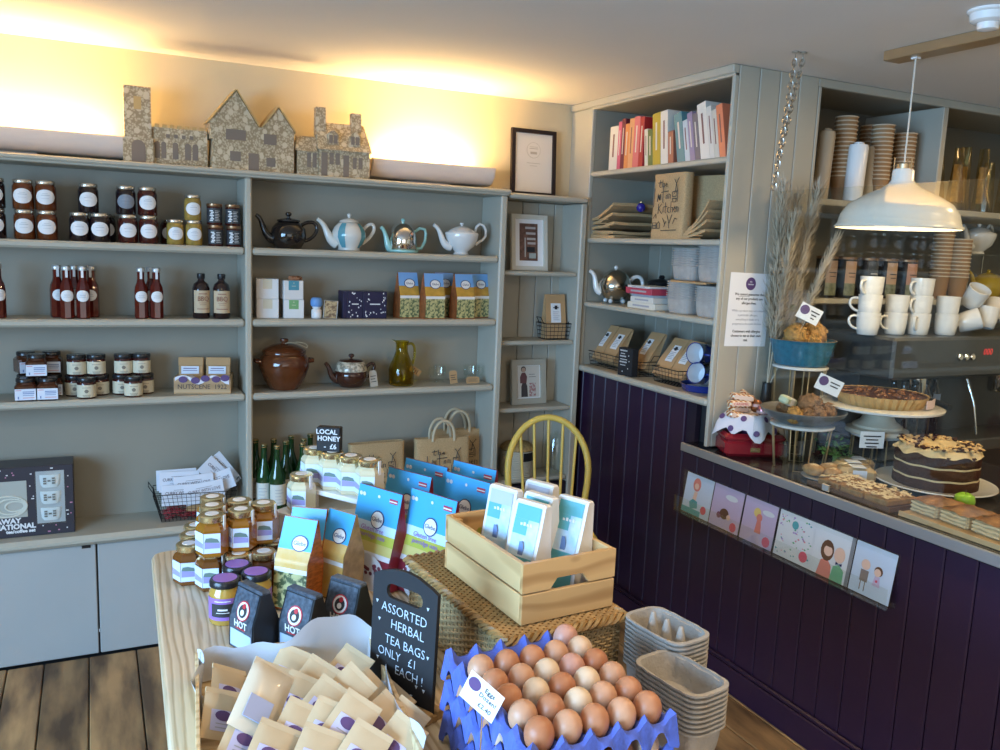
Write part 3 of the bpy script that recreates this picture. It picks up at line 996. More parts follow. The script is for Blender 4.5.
for k in range(3):
    rr = .062 - k * .016
    MB().tube([(gx1 - .215 + k * .012 + rr * math.cos(a * PI / 12), -.003, .118 + rr * .62 * math.sin(a * PI / 12)) for a in range(24)], .0035, n=5, closed=True).build('saucer_rim', mat('saucer_rim', (.58, .58, .50), .35), gb, smooth=60)
text('TAKEAWAY', .026, LABELP, gb, (gx1 - .175, -.001, .062), align='RIGHT', bold=.0012)
text('INTERNATIONAL', .026, LABELP, gb, (gx1 - .128, -.001, .040), align='RIGHT', bold=.0012)
text('tea/coffee set', .017, LABELP, gb, (gx1 - .130, -.001, .022), align='RIGHT', bold=.0008)
rg2 = random.Random(3)
dw, dp = MB(), MB()
for k in range(110):
    x = rg2.uniform(gx0 + .01, gx1 - .008)
    z = rg2.uniform(.008, gz1 - .01)
    if (wx0 - .006 < x < wx1 + .002 and .04 < z < gz1 - .015) or (gx1 - .335 < x < gx1 - .147 and .01 < z < gz1 - .045):
        continue
    (dw if k % 3 else dp).box(x, x + rg2.choice((.004, .006, .009)), -.0008, .0002, z, z + .004)
dw.build('window_lights', LABELP, gb)
dp.build('window_lights', mat('pink_light', (.55, .22, .32), .6), gb)

# wire basket with curry sachets
wbk = thing('wire_basket', 'black wire basket lined with red paper shreds on the ledge', 'basket', (0.347, 3.455, .486), -.06)
def basket(t, wb, db, wt, dt, h, nh, nv, r=.0012, rm=.002, handles=True):
    rim = MB().tube([(-wt, -dt, h), (wt, -dt, h), (wt, dt, h), (-wt, dt, h)], rm, n=6, closed=True)
    rim.build('rim', WIRE, t)
    m = MB()
    for k in range(nh):
        f = k / nh
        a, b = wb + (wt - wb) * f, db + (dt - db) * f
        m.tube([(-a, -b, h * f + r), (a, -b, h * f + r), (a, b, h * f + r), (-a, b, h * f + r)], r, n=4, closed=True)
    for k in range(nv + 1):
        f = -1 + 2 * k / nv
        m.tube([(wt * f, -dt, h), (wb * f, -db, r), (wb * f, db, r), (wt * f, dt, h)], r, n=4)
    nd = max(2, round(nv * db / wb))
    for k in range(nd + 1):
        f = -1 + 2 * k / nd
        m.tube([(-wt, dt * f, h), (-wb, db * f, r), (wb, db * f, r), (wt, dt * f, h)], r, n=4)
    m.build('mesh', WIRE, t)
    if handles:
        for s in (-1, 1):
            MB().tube([(s * wt, -dt * .45, h), (s * (wt + .016), -dt * .4, h + .028), (s * (wt + .016), dt * .4, h + .028), (s * wt, dt * .45, h)], rm, n=6).build('handle', WIRE, t)
basket(wbk, .125, .05, .155, .075, .115, 7, 18, r=.0008, rm=.0016)
shr = thing('paper_shreds', 'red shredded paper in the bottom of the black wire basket', 'shredded paper', (0.347, 3.455, .486), -.06)
shm = MB()
for k in range(420):
    x, y, z = rg2.uniform(-.115, .115), rg2.uniform(-.048, .048), rg2.uniform(.006, .04)
    a, l = rg2.uniform(0, PI), rg2.uniform(.006, .016)
    d = Vector((math.cos(a), math.sin(a), rg2.uniform(-.3, .3))) * l
    shm.add([(x - d.x, y - d.y, z - d.z), (x + d.x, y + d.y, z + d.z), (x + d.x, y + d.y, z + d.z + .002), (x - d.x, y - d.y, z - d.z + .002)], [(0, 1, 2, 3)])
sh_ = shm.build('shreds', mat('red_shred', (.45, .03, .04), .6), shr)
tag(sh_, kind='stuff')
SACHP = mat('sachet_paper', (.66, .68, .74), .6)
SACHT = mat('sachet_print', (.18, .16, .18), .6)
sg = 'curry sachets in the wire basket'
BX = 0.347
sa = thing('curry_sachet', 'white sachet with black lettering', 'sachet', (BX + .032, 3.405, .595), 0, sg)
MB().box(-.075, .075, -.002, .002, -.04, .04, b=.001).build('packet', SACHP, sa)
text('CURRY WITH LOVE', .0165, SACHT, sa, (0, -.0027, .008), sx=.85, bold=.0003)
MB().box(-.03, .03, -.0027, -.002, .019, .0205).box(-.035, .035, -.0027, -.002, -.006, -.005).box(-.025, .025, -.0027, -.002, -.012, -.011).build('small_print', SACHT, sa)
sa.rotation_euler = (-.2, -.12, .03)
sa['label'] = 'white curry sachet at the front right, tilted up to the right'
for x, y, z, rx, ry, lb in ((-.052, 3.407, .592, -.15, .02, 'white curry sachet at the front left of the wire basket'),
                            (-.005, 3.425, .622, -.2, -.05, 'white curry sachet in the second row, centre of the wire basket'),
                            (-.058, 3.445, .636, -.2, .03, 'white curry sachet standing high at the left of the basket'),
                            (-.066, 3.465, .640, -.2, .0, 'white curry sachet at the back left of the basket'),
                            (.075, 3.44, .618, -.2, -.3, 'white curry sachet behind the tilted front one'),
                            (.088, 3.46, .645, -.25, .85, 'white curry sachet leaning steeply at the right end of the basket'),
                            (.112, 3.48, .655, -.2, .95, 'white curry sachet leaning at the far right behind the other')):
    dup(sa, (BX + x, y, z), None, lb, sg, rot=(rx, ry, .02))
pk = thing('kraft_sachet', 'brown paper packet lying inside the wire basket under the sachets', 'packet', (BX + .0, 3.42, .535), 0, None, rot=(-.3, .1, 0))
MB().box(-.035, .035, -.003, .003, -.018, .018, b=.001).build('packet', KRAFT, pk)
MB().box(-.035, .035, -.0036, -.003, .012, .018).build('fold', KRAFT, pk)

# ================================================================== right bay
# ---- teapots: spout to the left (-x), handle to the right (+x)
def teapot(name, label, loc, body, bm, lid, lm, spout, srad, sm, handle, hrad, hm, rz=0.0, group='teapots', n=24, knob=None, km=None, flat=1.0):
    t = thing(name, label, 'teapot', loc, rz, group)
    MB().lathe(body, n=n).build('body', bm, t, smooth=60)
    l = MB().lathe(lid, n=n).build('lid', lm, t, smooth=50)
    if knob:
        MB().lathe(knob, n=12).build('knob', km or lm, l, smooth=60)
    MB().tube(spout, srad, n=10).build('spout', sm, t, smooth=60)
    MB().tube(handle, hrad, n=8, flat=flat).build('handle', hm, t, smooth=60)
    return t
BROWNBLK = mat('black_glaze', (0.012, 0.009, 0.008), 0.06, coat=.5)
CREAMG = mat('cream_glaze', (0.62, 0.60, 0.54), 0.12, coat=.4)
TEAL = mat('teal_stripe', (0.10, 0.30, 0.36), 0.15, coat=.4)
MINT = mat('mint_glaze', (0.27, 0.50, 0.46), 0.15, coat=.4)
WHITEG = mat('white_glaze', (0.66, 0.65, 0.62), 0.1, coat=.5)
TY = 3.45
teapot('teapot', 'glossy black teapot at the left end of the upper shelf', (0.715, TY, 1.562),
       [(.045, 0), (.05, .004), (.066, .03), (.07, .055), (.066, .08), (.052, .098), (.044, .104), (.04, .106)], BROWNBLK,
       [(.044, .106), (.046, .108), (.045, .114), (.03, .119), (.006, .123)], BROWNBLK,
       bez((-.05, 0, .035), (-.11, 0, .04), (-.09, 0, .11), (-.128, 0, .128), 10), [.02, .019, .017, .015, .013, .012, .011, .010, .009, .0085, .008], BROWNBLK,
       bez((.05, 0, .095), (.13, 0, .145), (.135, 0, .05), (.062, 0, .032), 14), .0075, BROWNBLK,
       knob=[(.006, .122), (.005, .127), (.012, .133), (.013, .139), (.008, .144), (.001, .145)])
st = teapot('teapot', 'cream teapot with teal vertical stripes on the upper shelf', (0.962, TY, 1.562),
       [(.042, 0), (.046, .003), (.044, .012), (.058, .03), (.071, .055), (.070, .075), (.06, .096), (.045, .112), (.038, .115)], CREAMG,
       [(.037, .115), (.041, .117), (.038, .123), (.02, .130), (.006, .134)], CREAMG,
       bez((-.05, 0, .03), (-.10, 0, .05), (-.085, 0, .1), (-.132, 0, .125), 10), [.025, .023, .021, .018, .016, .014, .012, .011, .010, .009, .008], CREAMG,
       bez((.06, 0, .085), (.10, 0, .15), (.145, 0, .09), (.055, 0, .03), 14), .0075, CREAMG,
       knob=[(.006, .133), (.005, .138), (.009, .143), (.009, .149), (.004, .153), (.001, .1535)])
for a in (-.72, .72, 2.16, 3.6):
    V = []
    prof = [(.0465, .013), (.059, .03), (.0718, .055), (.0708, .075), (.061, .096), (.046, .112)]
    for r, z in prof:
        for q in (-.22, -.11, 0, .11, .22):
            V.append((r * math.sin(a + q * (1.0 if z > .02 else .8)), -r * math.cos(a + q), z))
    F = [(k * 5 + i, k * 5 + i + 1, k * 5 + 6 + i, k * 5 + 5 + i) for k in range(5) for i in range(4)]
    MB().add(V, F).build('stripe', TEAL, st, smooth=60)
cz = teapot('teapot', 'mint teapot under a mirrored chrome cosy on the upper shelf', (1.196, TY, 1.562),
       [(.058, .008), (.06, .01), (.060, .06), (.056, .085), (.044, .106), (.026, .120), (.008, .126)], CHROME,
       [(.006, .124), (.006, .13), (.003, .131)], MINT,
       bez((-.055, 0, .015), (-.075, 0, .03), (-.068, 0, .085), (-.098, 0, .105), 10), [.017, .016, .015, .0135, .012, .011, .010, .009, .0085, .008, .0075], MINT,
       [(.052, 0, .09), (.075, 0, .106), (.098, 0, .103), (.104, 0, .085), (.10, 0, .05), (.085, 0, .022), (.056, 0, .018)], .007, MINT,
       n=12, knob=[(.005, .129), (.009, .134), (.009, .14), (.004, .144)], km=MINT)
MB().lathe([(.05, 0), (.066, .002), (.069, .006), (.068, .012), (.055, .014)], n=24).build('base_ring', MINT, cz, smooth=50)
wt = teapot('teapot', 'white fluted china teapot at the right end of the upper shelf', (1.467, TY, 1.562),
       [(.034, 0), (.036, .003), (.03, .012), (.034, .018), (.06, .04), (.072, .07), (.077, .09), (.074, .097), (.06, .1)], WHITEG,
       [(.06, .098), (.062, .101), (.05, .11), (.03, .12), (.008, .126)], WHITEG,
       bez((-.05, 0, .035), (-.105, 0, .035), (-.085, 0, .105), (-.132, 0, .125), 10), [.02, .019, .017, .015, .0135, .0125, .0115, .0105, .0095, .0085, .008], WHITEG,
       [(.062, 0, .095), (.07, 0, .125), (.085, 0, .138), (.103, 0, .133), (.116, 0, .112), (.115, 0, .085), (.10, 0, .068), (.085, 0, .06), (.068, 0, .045)], .006, WHITEG,
       n=16, knob=[(.006, .125), (.005, .129), (.010, .134), (.008, .139), (.001, .14)])

# ---- white boxes
BOXW = mat('box_white', (.66, .63, .60), .55)
bwg = 'white candle boxes on the second shelf'
def cbox(label, x0, x1, y0, z0, z1, rz, lm, lx):
    w_ = x1 - x0
    t = thing('candle_box', label, 'box', ((x0 + x1) / 2, y0 + w_ / 2, z0), rz, bwg)
    MB().box(-w_ / 2, w_ / 2, -w_ / 2, w_ / 2, 0, z1 - z0, b=.0012).build('carton', BOXW, t)
    h = z1 - z0
    MB().box(-lx, lx, -w_ / 2 - .0006, -w_ / 2 + .0002, h * .5, h - .001).build('label', lm, t)
    MB().box(-lx * .4, lx * .4, -w_ / 2 - .0011, -w_ / 2 - .0004, h * .70, h * .725).box(-lx * .1, lx * .1, -w_ / 2 - .0011, -w_ / 2 - .0004, h * .85, h * .9).build('label_print', CREAML, t)
    return t
LBL_CREAM = mat('box_label_cream', (.60, .52, .38), .6)
LBL_TEAL = mat('box_label_teal', (.07, .26, .32), .6)
LBL_GREEN = mat('box_label_green', (.16, .34, .13), .6)
cbox('white box with cream label, lower left of the four', 0.59, 0.676, 3.43, 1.284, 1.361, -.08, LBL_CREAM, .018)
cbox('white box with cream label, upper left of the four', 0.59, 0.676, 3.43, 1.3615, 1.441, -.10, LBL_CREAM, .018)
cbox('white box with a green label, lower right of the four', 0.696, 0.776, 3.425, 1.284, 1.359, -.1, LBL_GREEN, .019)
cbox('white box with a teal label, upper right of the four', 0.691, 0.769, 3.425, 1.3595, 1.436, .04, LBL_TEAL, .021)
dl = thing('paper_flower', 'crumpled terracotta paper flower on top of the teal-labelled box', 'decoration', (0.739, 3.45, 1.4365))
for k in range(5):
    MB().blob((math.cos(k * 1.3) * .016, math.sin(k * 1.3) * .010, .009), (.013, .01, .009), n=7, m=5, jit=.3).build('petal', mat('terracotta_paper', (.30, .13, .06), .8), dl)
# ---- little doll jars
pj = thing('bath_salts_jar', 'small white jar with a round blue lid on the second shelf', 'jar', (0.825, 3.43, 1.284))
MB().lathe([(.019, 0), (.021, .002), (.021, .034), (.014, .04), (.014, .044)], n=16).build('jar_body', BOXW, pj, smooth=50)
MB().lathe([(.015, 0), (.017, .001), (.017, .006), (.014, .007)], n=16, c=(0, 0, .042)).build('collar', LABELP, pj, smooth=40)
MB().lathe([(.02, 0), (.024, .006), (.0245, .02), (.021, .032), (.016, .036), (.004, .037)], n=16, c=(0, 0, .049)).build('lid', mat('sky_blue_lid', (.13, .28, .55), .5), pj, smooth=50)
MB().arc(.0214, .008, .026, -.7, .7, n=8).build('label', LABELP, pj, smooth=60)
cf = thing('confetti_pack', 'small clear pack of dried petals leaning beside the blue-lidded jar', 'pack', (0.879, 3.425, 1.284), 0, None, rot=(-.1, .08, -.1))
MB().box(-.026, .026, -.004, .012, 0, .072, b=.002).build('pack_body', mat('petal_mix', (.46, .33, .17), .6, noise=.7, nscale=90, col2=(.16, .09, .05), contrast=.08), cf)
MB().tube([(-.027, -.005, .001), (.027, -.005, .001), (.027, -.005, .073), (-.027, -.005, .073)], .0018, n=5, closed=True).build('edge_seal', mat('clear_seal', (.5, .47, .42), .3), cf)
# ---- navy speckled boxes
NAVY = mat('navy_box', (.012, .012, .045), .35)
nvg = 'navy speckled boxes on the second shelf'
rg4 = random.Random(11)
for x0, x1, lb in ((0.933, 0.951, 'narrow navy box edge at the left of the speckled boxes'), (0.952, 1.017, 'navy box with white specks, middle of the three'), (1.019, 1.121, 'widest navy box with white specks, right of the three')):
    t = thing('navy_gift_box', lb, 'box', ((x0 + x1) / 2, 3.42, 1.284), 0, nvg)
    w_ = x1 - x0
    MB().box(-w_ / 2, w_ / 2, 0, .08, 0, .113, b=.001).build('carton', NAVY, t)
    if w_ > .03:
        mm_ = MB()
        for k in range(int(w_ * 340)):
            x, z = rg4.uniform(-w_ / 2 + .005, w_ / 2 - .005), rg4.uniform(.006, .107)
            if abs(z - .06) < .012 and abs(x) < w_ * .3:
                continue
            r = rg4.uniform(.0012, .0026)
            mm_.box(x - r, x + r, -.0006, .0002, z - r * 1.4, z + r * 1.4)
        mm_.build('specks', LABELP, t)
        MB().box(-w_ * .22, w_ * .22, -.0006, .0002, .058, .0625).build('lettering', LABELP, t)
# ---- pasta packs
SKY = mat('pack_sky', (.16, .36, .66), .35)
FIELD = mat('pack_field', (.60, .33, .05), .4, noise=.4, nscale=30)
PASTA = mat('pack_pasta', (.50, .45, .20), .3, noise=.9, nscale=110, col2=(.10, .13, .06), contrast=.06)
ORANGE = mat('pack_orange', (.34, .10, .03), .3, noise=.4, nscale=60)
LOGOB = mat('logo_navy', (.02, .03, .12), .4)
PACKW = mat('pack_white', (.74, .73, .70), .35)
def pouch(t, w, d, h, m_side, taper=.55, topd=.003, wt=None, n=12):
    """gusset pack: rectangular foot, closing to a flat crimped top"""
    wt = wt or w
    def sec(f):
        dd = d if f < taper else d + (topd - d) * ((f - taper) / (1 - taper)) ** .8
        ww = w + (wt - w) * f
        return ww / 2, dd / 2
    m = MB()
    V = []
    for k in range(n + 1):
        f = k / n
        a, b = sec(f)
        V += [(-a, -b, h * f), (a, -b, h * f), (a * (.93 if 0 < f < 1 else 1), 0, h * f), (a, b, h * f), (-a, b, h * f), (-a * (.93 if 0 < f < 1 else 1), 0, h * f)]
    F = [(5, 4, 3, 2, 1, 0), tuple(n * 6 + i for i in range(6))]
    for k in range(n):
        for i in range(6):
            j = (i + 1) % 6
            F.append((k * 6 + i, k * 6 + j, k * 6 + 6 + j, k * 6 + 6 + i))
    m.add(V, F).build('pack_body', m_side, t, smooth=35)
    def patch(name, f0, f1, x0, x1, mt, off=.0013, back=False, k=8, parent=None, wave=0.0):
        pm = MB()
        V, F = [], []
        q = 4 if wave else 1
        for i in range(k + 1):
            f = f0 + (f1 - f0) * i / k
            a, b = sec(f)
            for jx_ in range(q + 1):
                u = jx_ / q
                ff = f + wave * math.sin(u * PI) * (i / k)
                a2, b2 = sec(ff)
                V.append((a2 * (x0 + (x1 - x0) * u), (b2 + off) if back else -b2 - off, h * ff))
        for i in range(k):
            for jx_ in range(q):
                z = i * (q + 1) + jx_
                F.append((z, z + 1, z + q + 2, z + q + 1))
        pm.add(V, F)
        return pm.build(name, mt, parent or t, smooth=40)
    def spot(name, f, x, r, mt, off=.0022, sx=1.0, sub=None):
        a, b = sec(f)
        a2, b2 = sec(f + .05)
        ang = math.atan2(b - b2, h * .05)
        o = MB().lathe([(r, 0), (r, .0004)], n=16, sx=sx).build(name, mt, sub or t, (a * x, -b - off, h * f), (PI / 2 - ang, 0, 0))
        return o, ang
    return patch, spot, sec
def pasta_pack(label, loc, rz, w=.098, d=.06, h=.196, group=None, rot=None):
    t = thing('pasta_pack', label, 'pasta pack', loc, rz, group, rot=rot)
    patch, spot, sec = pouch(t, w, d, h, ORANGE, taper=.5, topd=.004, wt=w * .93)
    patch('pasta_window', .02, .46, -.96, .96, PASTA)
    patch('band', .44, .50, -.97, .97, PACKW, off=.0018)
    patch('field_print', .49, .72, -.98, .98, FIELD)
    patch('sky_print', .70, .995, -.99, .99, SKY, wave=0)
    o, ang = spot('logo_border', .76, .1, .021, LOGOB, sx=1.25)
    o2, _ = spot('logo', .76, .1, .018, PACKW, off=.0027, sx=1.25)
    a, b = sec(.76)
    text('Glebe', .014, LOGOB, t, (a * .1, -b - .0034, h * .76), (PI / 2 - ang, 0, 0))
    return t
pg = 'pasta packs on the second shelf'
pa = pasta_pack('blue-topped pasta pack at the left of the second shelf row', (1.225, 3.465, 1.284), .12, group=pg)
dup(pa, (1.328, 3.425, 1.284), .1, 'blue-topped pasta pack standing foremost in the row', pg)
dup(pa, (1.472, 3.43, 1.284), .15, 'blue-topped pasta pack second from the right in the row', pg)
dup(pa, (1.574, 3.49, 1.284), .1, 'blue-topped pasta pack at the right, half hidden behind another', pg)
dup(pa, (1.419, 3.53, 1.284), .05, 'blue-topped pasta pack at the back in the middle of the row', pg)

# ---- third shelf: crock, brown teapot, jug, glass mugs
CROCK = mat('brown_stoneware', (.115, .032, .010), .1, coat=.5, noise=.35, nscale=9)
ck = thing('stoneware_crock', 'round brown stoneware crock with lid and side lugs', 'crock', (0.702, 3.465, .990))
MB().lathe([(.055, 0), (.058, .004), (.07, .02), (.09, .06), (.102, .095), (.101, .12), (.092, .138), (.085, .144), (.088, .15), (.086, .156)], n=28).build('body', CROCK, ck, smooth=60)
l_ = MB().lathe([(.088, .156), (.089, .160), (.08, .168), (.05, .182), (.02, .188)], n=28).build('lid', CROCK, ck, smooth=50)
MB().lathe([(.013, .187), (.012, .192), (.017, .197), (.017, .206), (.012, .209)], n=16).build('knob', CROCK, l_, smooth=40)
for s in (-1, 1):
    MB().tube([(s * .088, -.02, .115), (s * .112, -.02, .118), (s * .116, 0, .12), (s * .112, .02, .118), (s * .088, .02, .115)], .009, n=8).build('lug', CROCK, ck, smooth=60)
MB().tube(bez((.0, -.02, .19), (.03, -.03, .2), (.06, -.02, .185), (.085, -.03, .172), 8) + bez((.085, -.03, .172), (.10, -.04, .19), (.05, -.04, .20), (.04, -.03, .196), 6), .0012, n=5).build('string_tie', mat('string', (.5, .42, .28), .9), ck)
BRT = mat('dark_brown_glaze', (.045, .014, .008), .07, coat=.5)
bt_ = teapot('teapot', 'dark brown teapot with a cream patterned band on the third shelf', (0.984, 3.465, .990),
       [(.045, 0), (.048, .003), (.066, .025), (.073, .05), (.071, .062), (.067, .07)], BRT,
       [(.05, .108), (.052, .110), (.048, .115), (.02, .119), (.006, .121)], BRT,
       bez((-.055, 0, .03), (-.095, 0, .035), (-.085, 0, .085), (-.112, 0, .103), 10), [.019, .018, .016, .0145, .013, .012, .011, .010, .009, .0085, .008], BRT,
       bez((.062, 0, .075), (.10, 0, .13), (.125, 0, .07), (.066, 0, .035), 12), .007, BRT,
       knob=[(.006, .12), (.005, .124), (.012, .129), (.013, .135), (.008, .14), (.001, .141)])
MB().lathe([(.0675, .068), (.0685, .072), (.063, .094), (.052, .109), (.046, .110)], n=24, cap=False).build('patterned_band', mat('band_cream', (.55, .48, .36), .2, noise=.6, nscale=70, coat=.3, contrast=.08), bt_, smooth=60)
def tagcard(label, loc, rot, w_=.026, h_=.042, m=None):
    t = thing('price_tag', label, 'tag', loc, 0, 'handwritten price tags on the third shelf', rot=rot)
    MB().prism([(-w_ / 2, 0), (w_ / 2, 0), (w_ / 2, h_ * .85), (w_ * .3, h_), (-w_ * .3, h_), (-w_ / 2, h_ * .85)], -.0005, .0005).build('card', m or KRAFT, t)
    q = MB()
    for k in range(3):
        q.box(-w_ * .35, w_ * (.35 - .1 * (k % 2)), -.0011, -.0004, h_ * (.62 - k * .17), h_ * (.67 - k * .17))
    q.build('handwriting', INK, t)
    return t
tagcard('cream cloth price tag hanging from the brown teapot handle', (1.078, 3.435, .9905), (-.1, -.12, 0), .034, .07, mat('cloth_tag', (.42, .36, .28), .9))
YG = mat('olive_glass', (.72, .58, .08), .03, trans=1.0, ior=1.35)
jg = thing('glass_jug', 'tall olive-yellow glass jug with handle on the third shelf', 'jug', (1.207, 3.46, .990))
MB().lathe([(.05, 0), (.054, .004), (.055, .03), (.056, .07), (.048, .095), (.034, .125), (.0265, .15), (.026, .175), (.031, .193), (.0295, .193), (.0235, .175), (.024, .15), (.032, .122), (.046, .093), (.053, .07), (.052, .03), (.048, .008), (.001, .006)], n=24, cap=False).build('glass_body', YG, jg, smooth=60)
MB().add([(-.027, -.012, .186), (-.027, .012, .186), (-.048, 0, .201), (-.03, -.01, .196), (-.03, .01, .196)], [(0, 2, 1), (0, 3, 2), (1, 2, 4)]).build('lip', YG, jg)
MB().tube(bez((.026, 0, .178), (.06, 0, .195), (.068, 0, .15), (.05, 0, .09), 12), .006, n=8).build('handle', YG, jg, smooth=60)
tagcard('brown price tag hanging off the olive glass jug', (1.294, 3.46, 1.035), (0, -1.0, 0), .028, .055)
def glass_mug(label, loc, r, h, hs=1):
    t = thing('glass_mug', label, 'mug', loc, 0, 'clear glass mugs on the third shelf')
    MB().lathe([(r * .75, 0), (r * .8, .003), (r * .55, .008), (r * .9, .03), (r, .05), (r, h), (r * .94, h), (r * .94, .05), (r * .84, .032), (.001, .02)], n=20, cap=False).build('glass_body', CLEAR, t, smooth=50)
    MB().tube([(hs * r * .95, 0, h * .85), (hs * (r + .018), 0, h * .85), (hs * (r + .022), 0, h * .6), (hs * (r + .012), 0, h * .38), (hs * r * .92, 0, h * .36)], .004, n=6).build('handle', CLEAR, t, smooth=60)
    return t
glass_mug('clear footed glass mug left of its brown price tag', (1.394, 3.48, .990), .030, .08, -1)
glass_mug('clear glass mug at the right end of the third shelf', (1.55, 3.48, .990), .038, .075, 1)
tagcard('brown price tag standing between the two glass mugs', (1.449, 3.44, .9905), (-.1, -.1, 0), .036, .058)
tagcard('brown price tag lying in front of the right glass mug', (1.538, 3.43, .9905), (-.12, 0, 0), .064, .03)

# ---- lowest level: green bottles and jute bags
GREENG = mat('green_glass', (.010, .045, .012), .05, coat=.5)
gl = 'green glass bottles on the ledge'
gbt = thing('green_bottle', 'green bottle with a white label, foremost in the group', 'bottle', (0.655, 3.37, .486), .1, gl)
MB().lathe([(.033, 0), (.037, .004), (.037, .155), (.034, .175), (.022, .21), (.0145, .235), (.013, .265), (.013, .292), (.0145, .294), (.0145, .30)], n=20).build('glass_body', GREENG, gbt, smooth=60)
MB().lathe([(.0135, 0), (.0145, .002), (.0145, .014), (.012, .016)], n=16, c=(0, 0, .290)).build('cap', GOLD, gbt, smooth=40)
MB().arc(.0376, .05, .14, -1.2, 1.2, n=12).build('label', mat('ivory_label', (.62, .60, .52), .6), gbt, smooth=60)
q = MB()
for k in range(5):
    q.arc(.0381, .06 + k * .014, .062 + k * .014, -.5, .5 - .15 * (k % 3), n=4)
q.build('label_print', GREYINK, gbt)
gbt.scale = (.91, .91, .95)
for x, y, lb in ((0.61, 3.41, 'green bottle left of the foremost bottle'), (0.592, 3.50, 'green bottle hard against the shelf divider'),
                 (0.664, 3.49, 'green bottle behind the foremost, second row'), (0.705, 3.44, 'green bottle right behind the foremost bottle'),
                 (0.745, 3.53, 'green bottle at the back in the middle'), (0.76, 3.38, 'green bottle just left of the honey jars'),
                 (0.783, 3.46, 'green bottle tucked behind the one left of the honey jars'), (0.829, 3.54, 'green bottle at the back right near the chalk block')):
    dup(gbt, (x, y, .486), rnd.uniform(-.4, .4), lb, gl)
# jute bags standing on the ledge
LOGO_STROKES = [  # hand-drawn strokes of the shop logo, unit square
    [(.30, .96), (.29, .84), (.33, .83)], [(.24, .91), (.36, .92)], [(.39, .96), (.39, .83)], [(.39, .88), (.44, .90), (.45, .83)], [(.49, .87), (.54, .87), (.52, .90), (.48, .86), (.54, .84)],
    [(.14, .82), (.13, .48)], [(.26, .72), (.25, .58), (.29, .70), (.31, .60), (.34, .71), (.34, .60)], [(.42, .86), (.43, .56), (.46, .55)], [(.36, .74), (.60, .76)],
    [(.53, .68), (.57, .70), (.57, .62), (.53, .62), (.53, .68)], [(.62, .62), (.62, .71), (.67, .69), (.67, .62)],
    [(.78, .96), (.84, .88), (.92, .98)], [(.84, .88), (.82, .74), (.80, .70)], [(.84, .88), (.90, .74), (.90, .56)], [(.74, .74), (.87, .75), (.86, .66), (.75, .65), (.74, .74)], [(.74, .62), (.87, .62), (.85, .56), (.76, .56), (.74, .62)],
    [(.30, .54), (.29, .36)], [(.40, .54), (.30, .45), (.42, .36)], [(.46, .48), (.46, .38)], [(.53, .56), (.53, .38), (.56, .37)], [(.48, .48), (.58, .49)], [(.66, .47), (.61, .46), (.61, .39), (.67, .38)], [(.71, .58), (.71, .38)], [(.71, .46), (.77, .47), (.77, .38)], [(.80, .43), (.86, .44), (.84, .48), (.80, .43), (.86, .38)], [(.89, .38), (.89, .48), (.95, .46), (.95, .38)],
    [(.14, .28), (.22, .36), (.24, .28)], [(.13, .10), (.13, .20), (.25, .20), (.25, .10), (.13, .10)], [(.13, .15), (.25, .15)], [(.28, .10), (.28, .18), (.33, .22), (.37, .18), (.37, .10), (.28, .10)],
    [(.46, .28), (.54, .18), (.58, .22)], [(.54, .18), (.52, .12)], [(.60, .34), (.68, .18), (.76, .34)], [(.68, .18), (.68, .10)], [(.80, .18), (.86, .28), (.92, .26)], [(.42, .06), (.92, .07)]]
def logo(t, w_, z0, h_, y, m=None):
    q = MB()
    for s in LOGO_STROKES:
        q.tube([(w_ * (p[0] - .53), y, z0 + h_ * p[1]) for p in s], .0016, n=4, flat=1.0)
    q.build('printed_logo', m or INK, t)
def jute_bag(label, loc, rot, w_, h_, d_, group, handle=True, hl=.10, lg=True):
    t = thing('jute_bag', label, 'bag', loc, 0, group, rot=rot)
    def f(u, v):
        a = 2 * PI * u
        c, s = math.cos(a), math.sin(a)
        e = .35
        px = math.copysign(abs(c) ** e, c) * w_ / 2
        py = math.copysign(abs(s) ** e, s) * d_ / 2
        k = 1 + .02 * math.sin(v * 9 + u * 6)
        return (px, py * k * (1 - .25 * v), v * h_)
    m = MB().grid(f, 28, 6, closed_u=True)
    m.f.append(tuple(range(27, -1, -1)))
    m.build('bag_body', JUTE, t, smooth=50)
    MB().grid(lambda u, v: tuple(a * b for a, b in zip(f(u, 1 - .06 * v), (1.012, 1.05, 1))), 28, 1, closed_u=True).build('top_hem', JUTE, t, smooth=50)
    if handle:
        for s in (-1, 1):
            MB().tube(bez((-w_ * .2, s * d_ * .40, h_ * .95), (-w_ * .22, s * d_ * .6, h_ + hl * 1.3), (w_ * .22, s * d_ * .6, h_ + hl * 1.3), (w_ * .2, s * d_ * .40, h_ * .95), 14), .007, n=8).build('handle', mat('rope_handle', (.50, .40, .26), .9), t, smooth=60)
    if lg:
        logo(t, w_ * .8, h_ * .12, h_ * .72, -d_ / 2 - .003)
    return t
jbg = 'printed jute bags on the ledge'
jute_bag('jute bag with rope handles and printed logo, foremost on the ledge', (1.398, 3.425, .486), (-.05, 0, -.03), .255, .262, .06, jbg, hl=.085)
jute_bag('jute bag with rope handles, half hidden at the right end of the ledge', (1.513, 3.525, .486), (-.05, 0, 0), .27, .272, .06, jbg, hl=.095)
jute_bag('jute bag without visible handles, behind the honey jars', (1.106, 3.465, .486), (-.05, 0, .06), .25, .250, .07, jbg, handle=False)

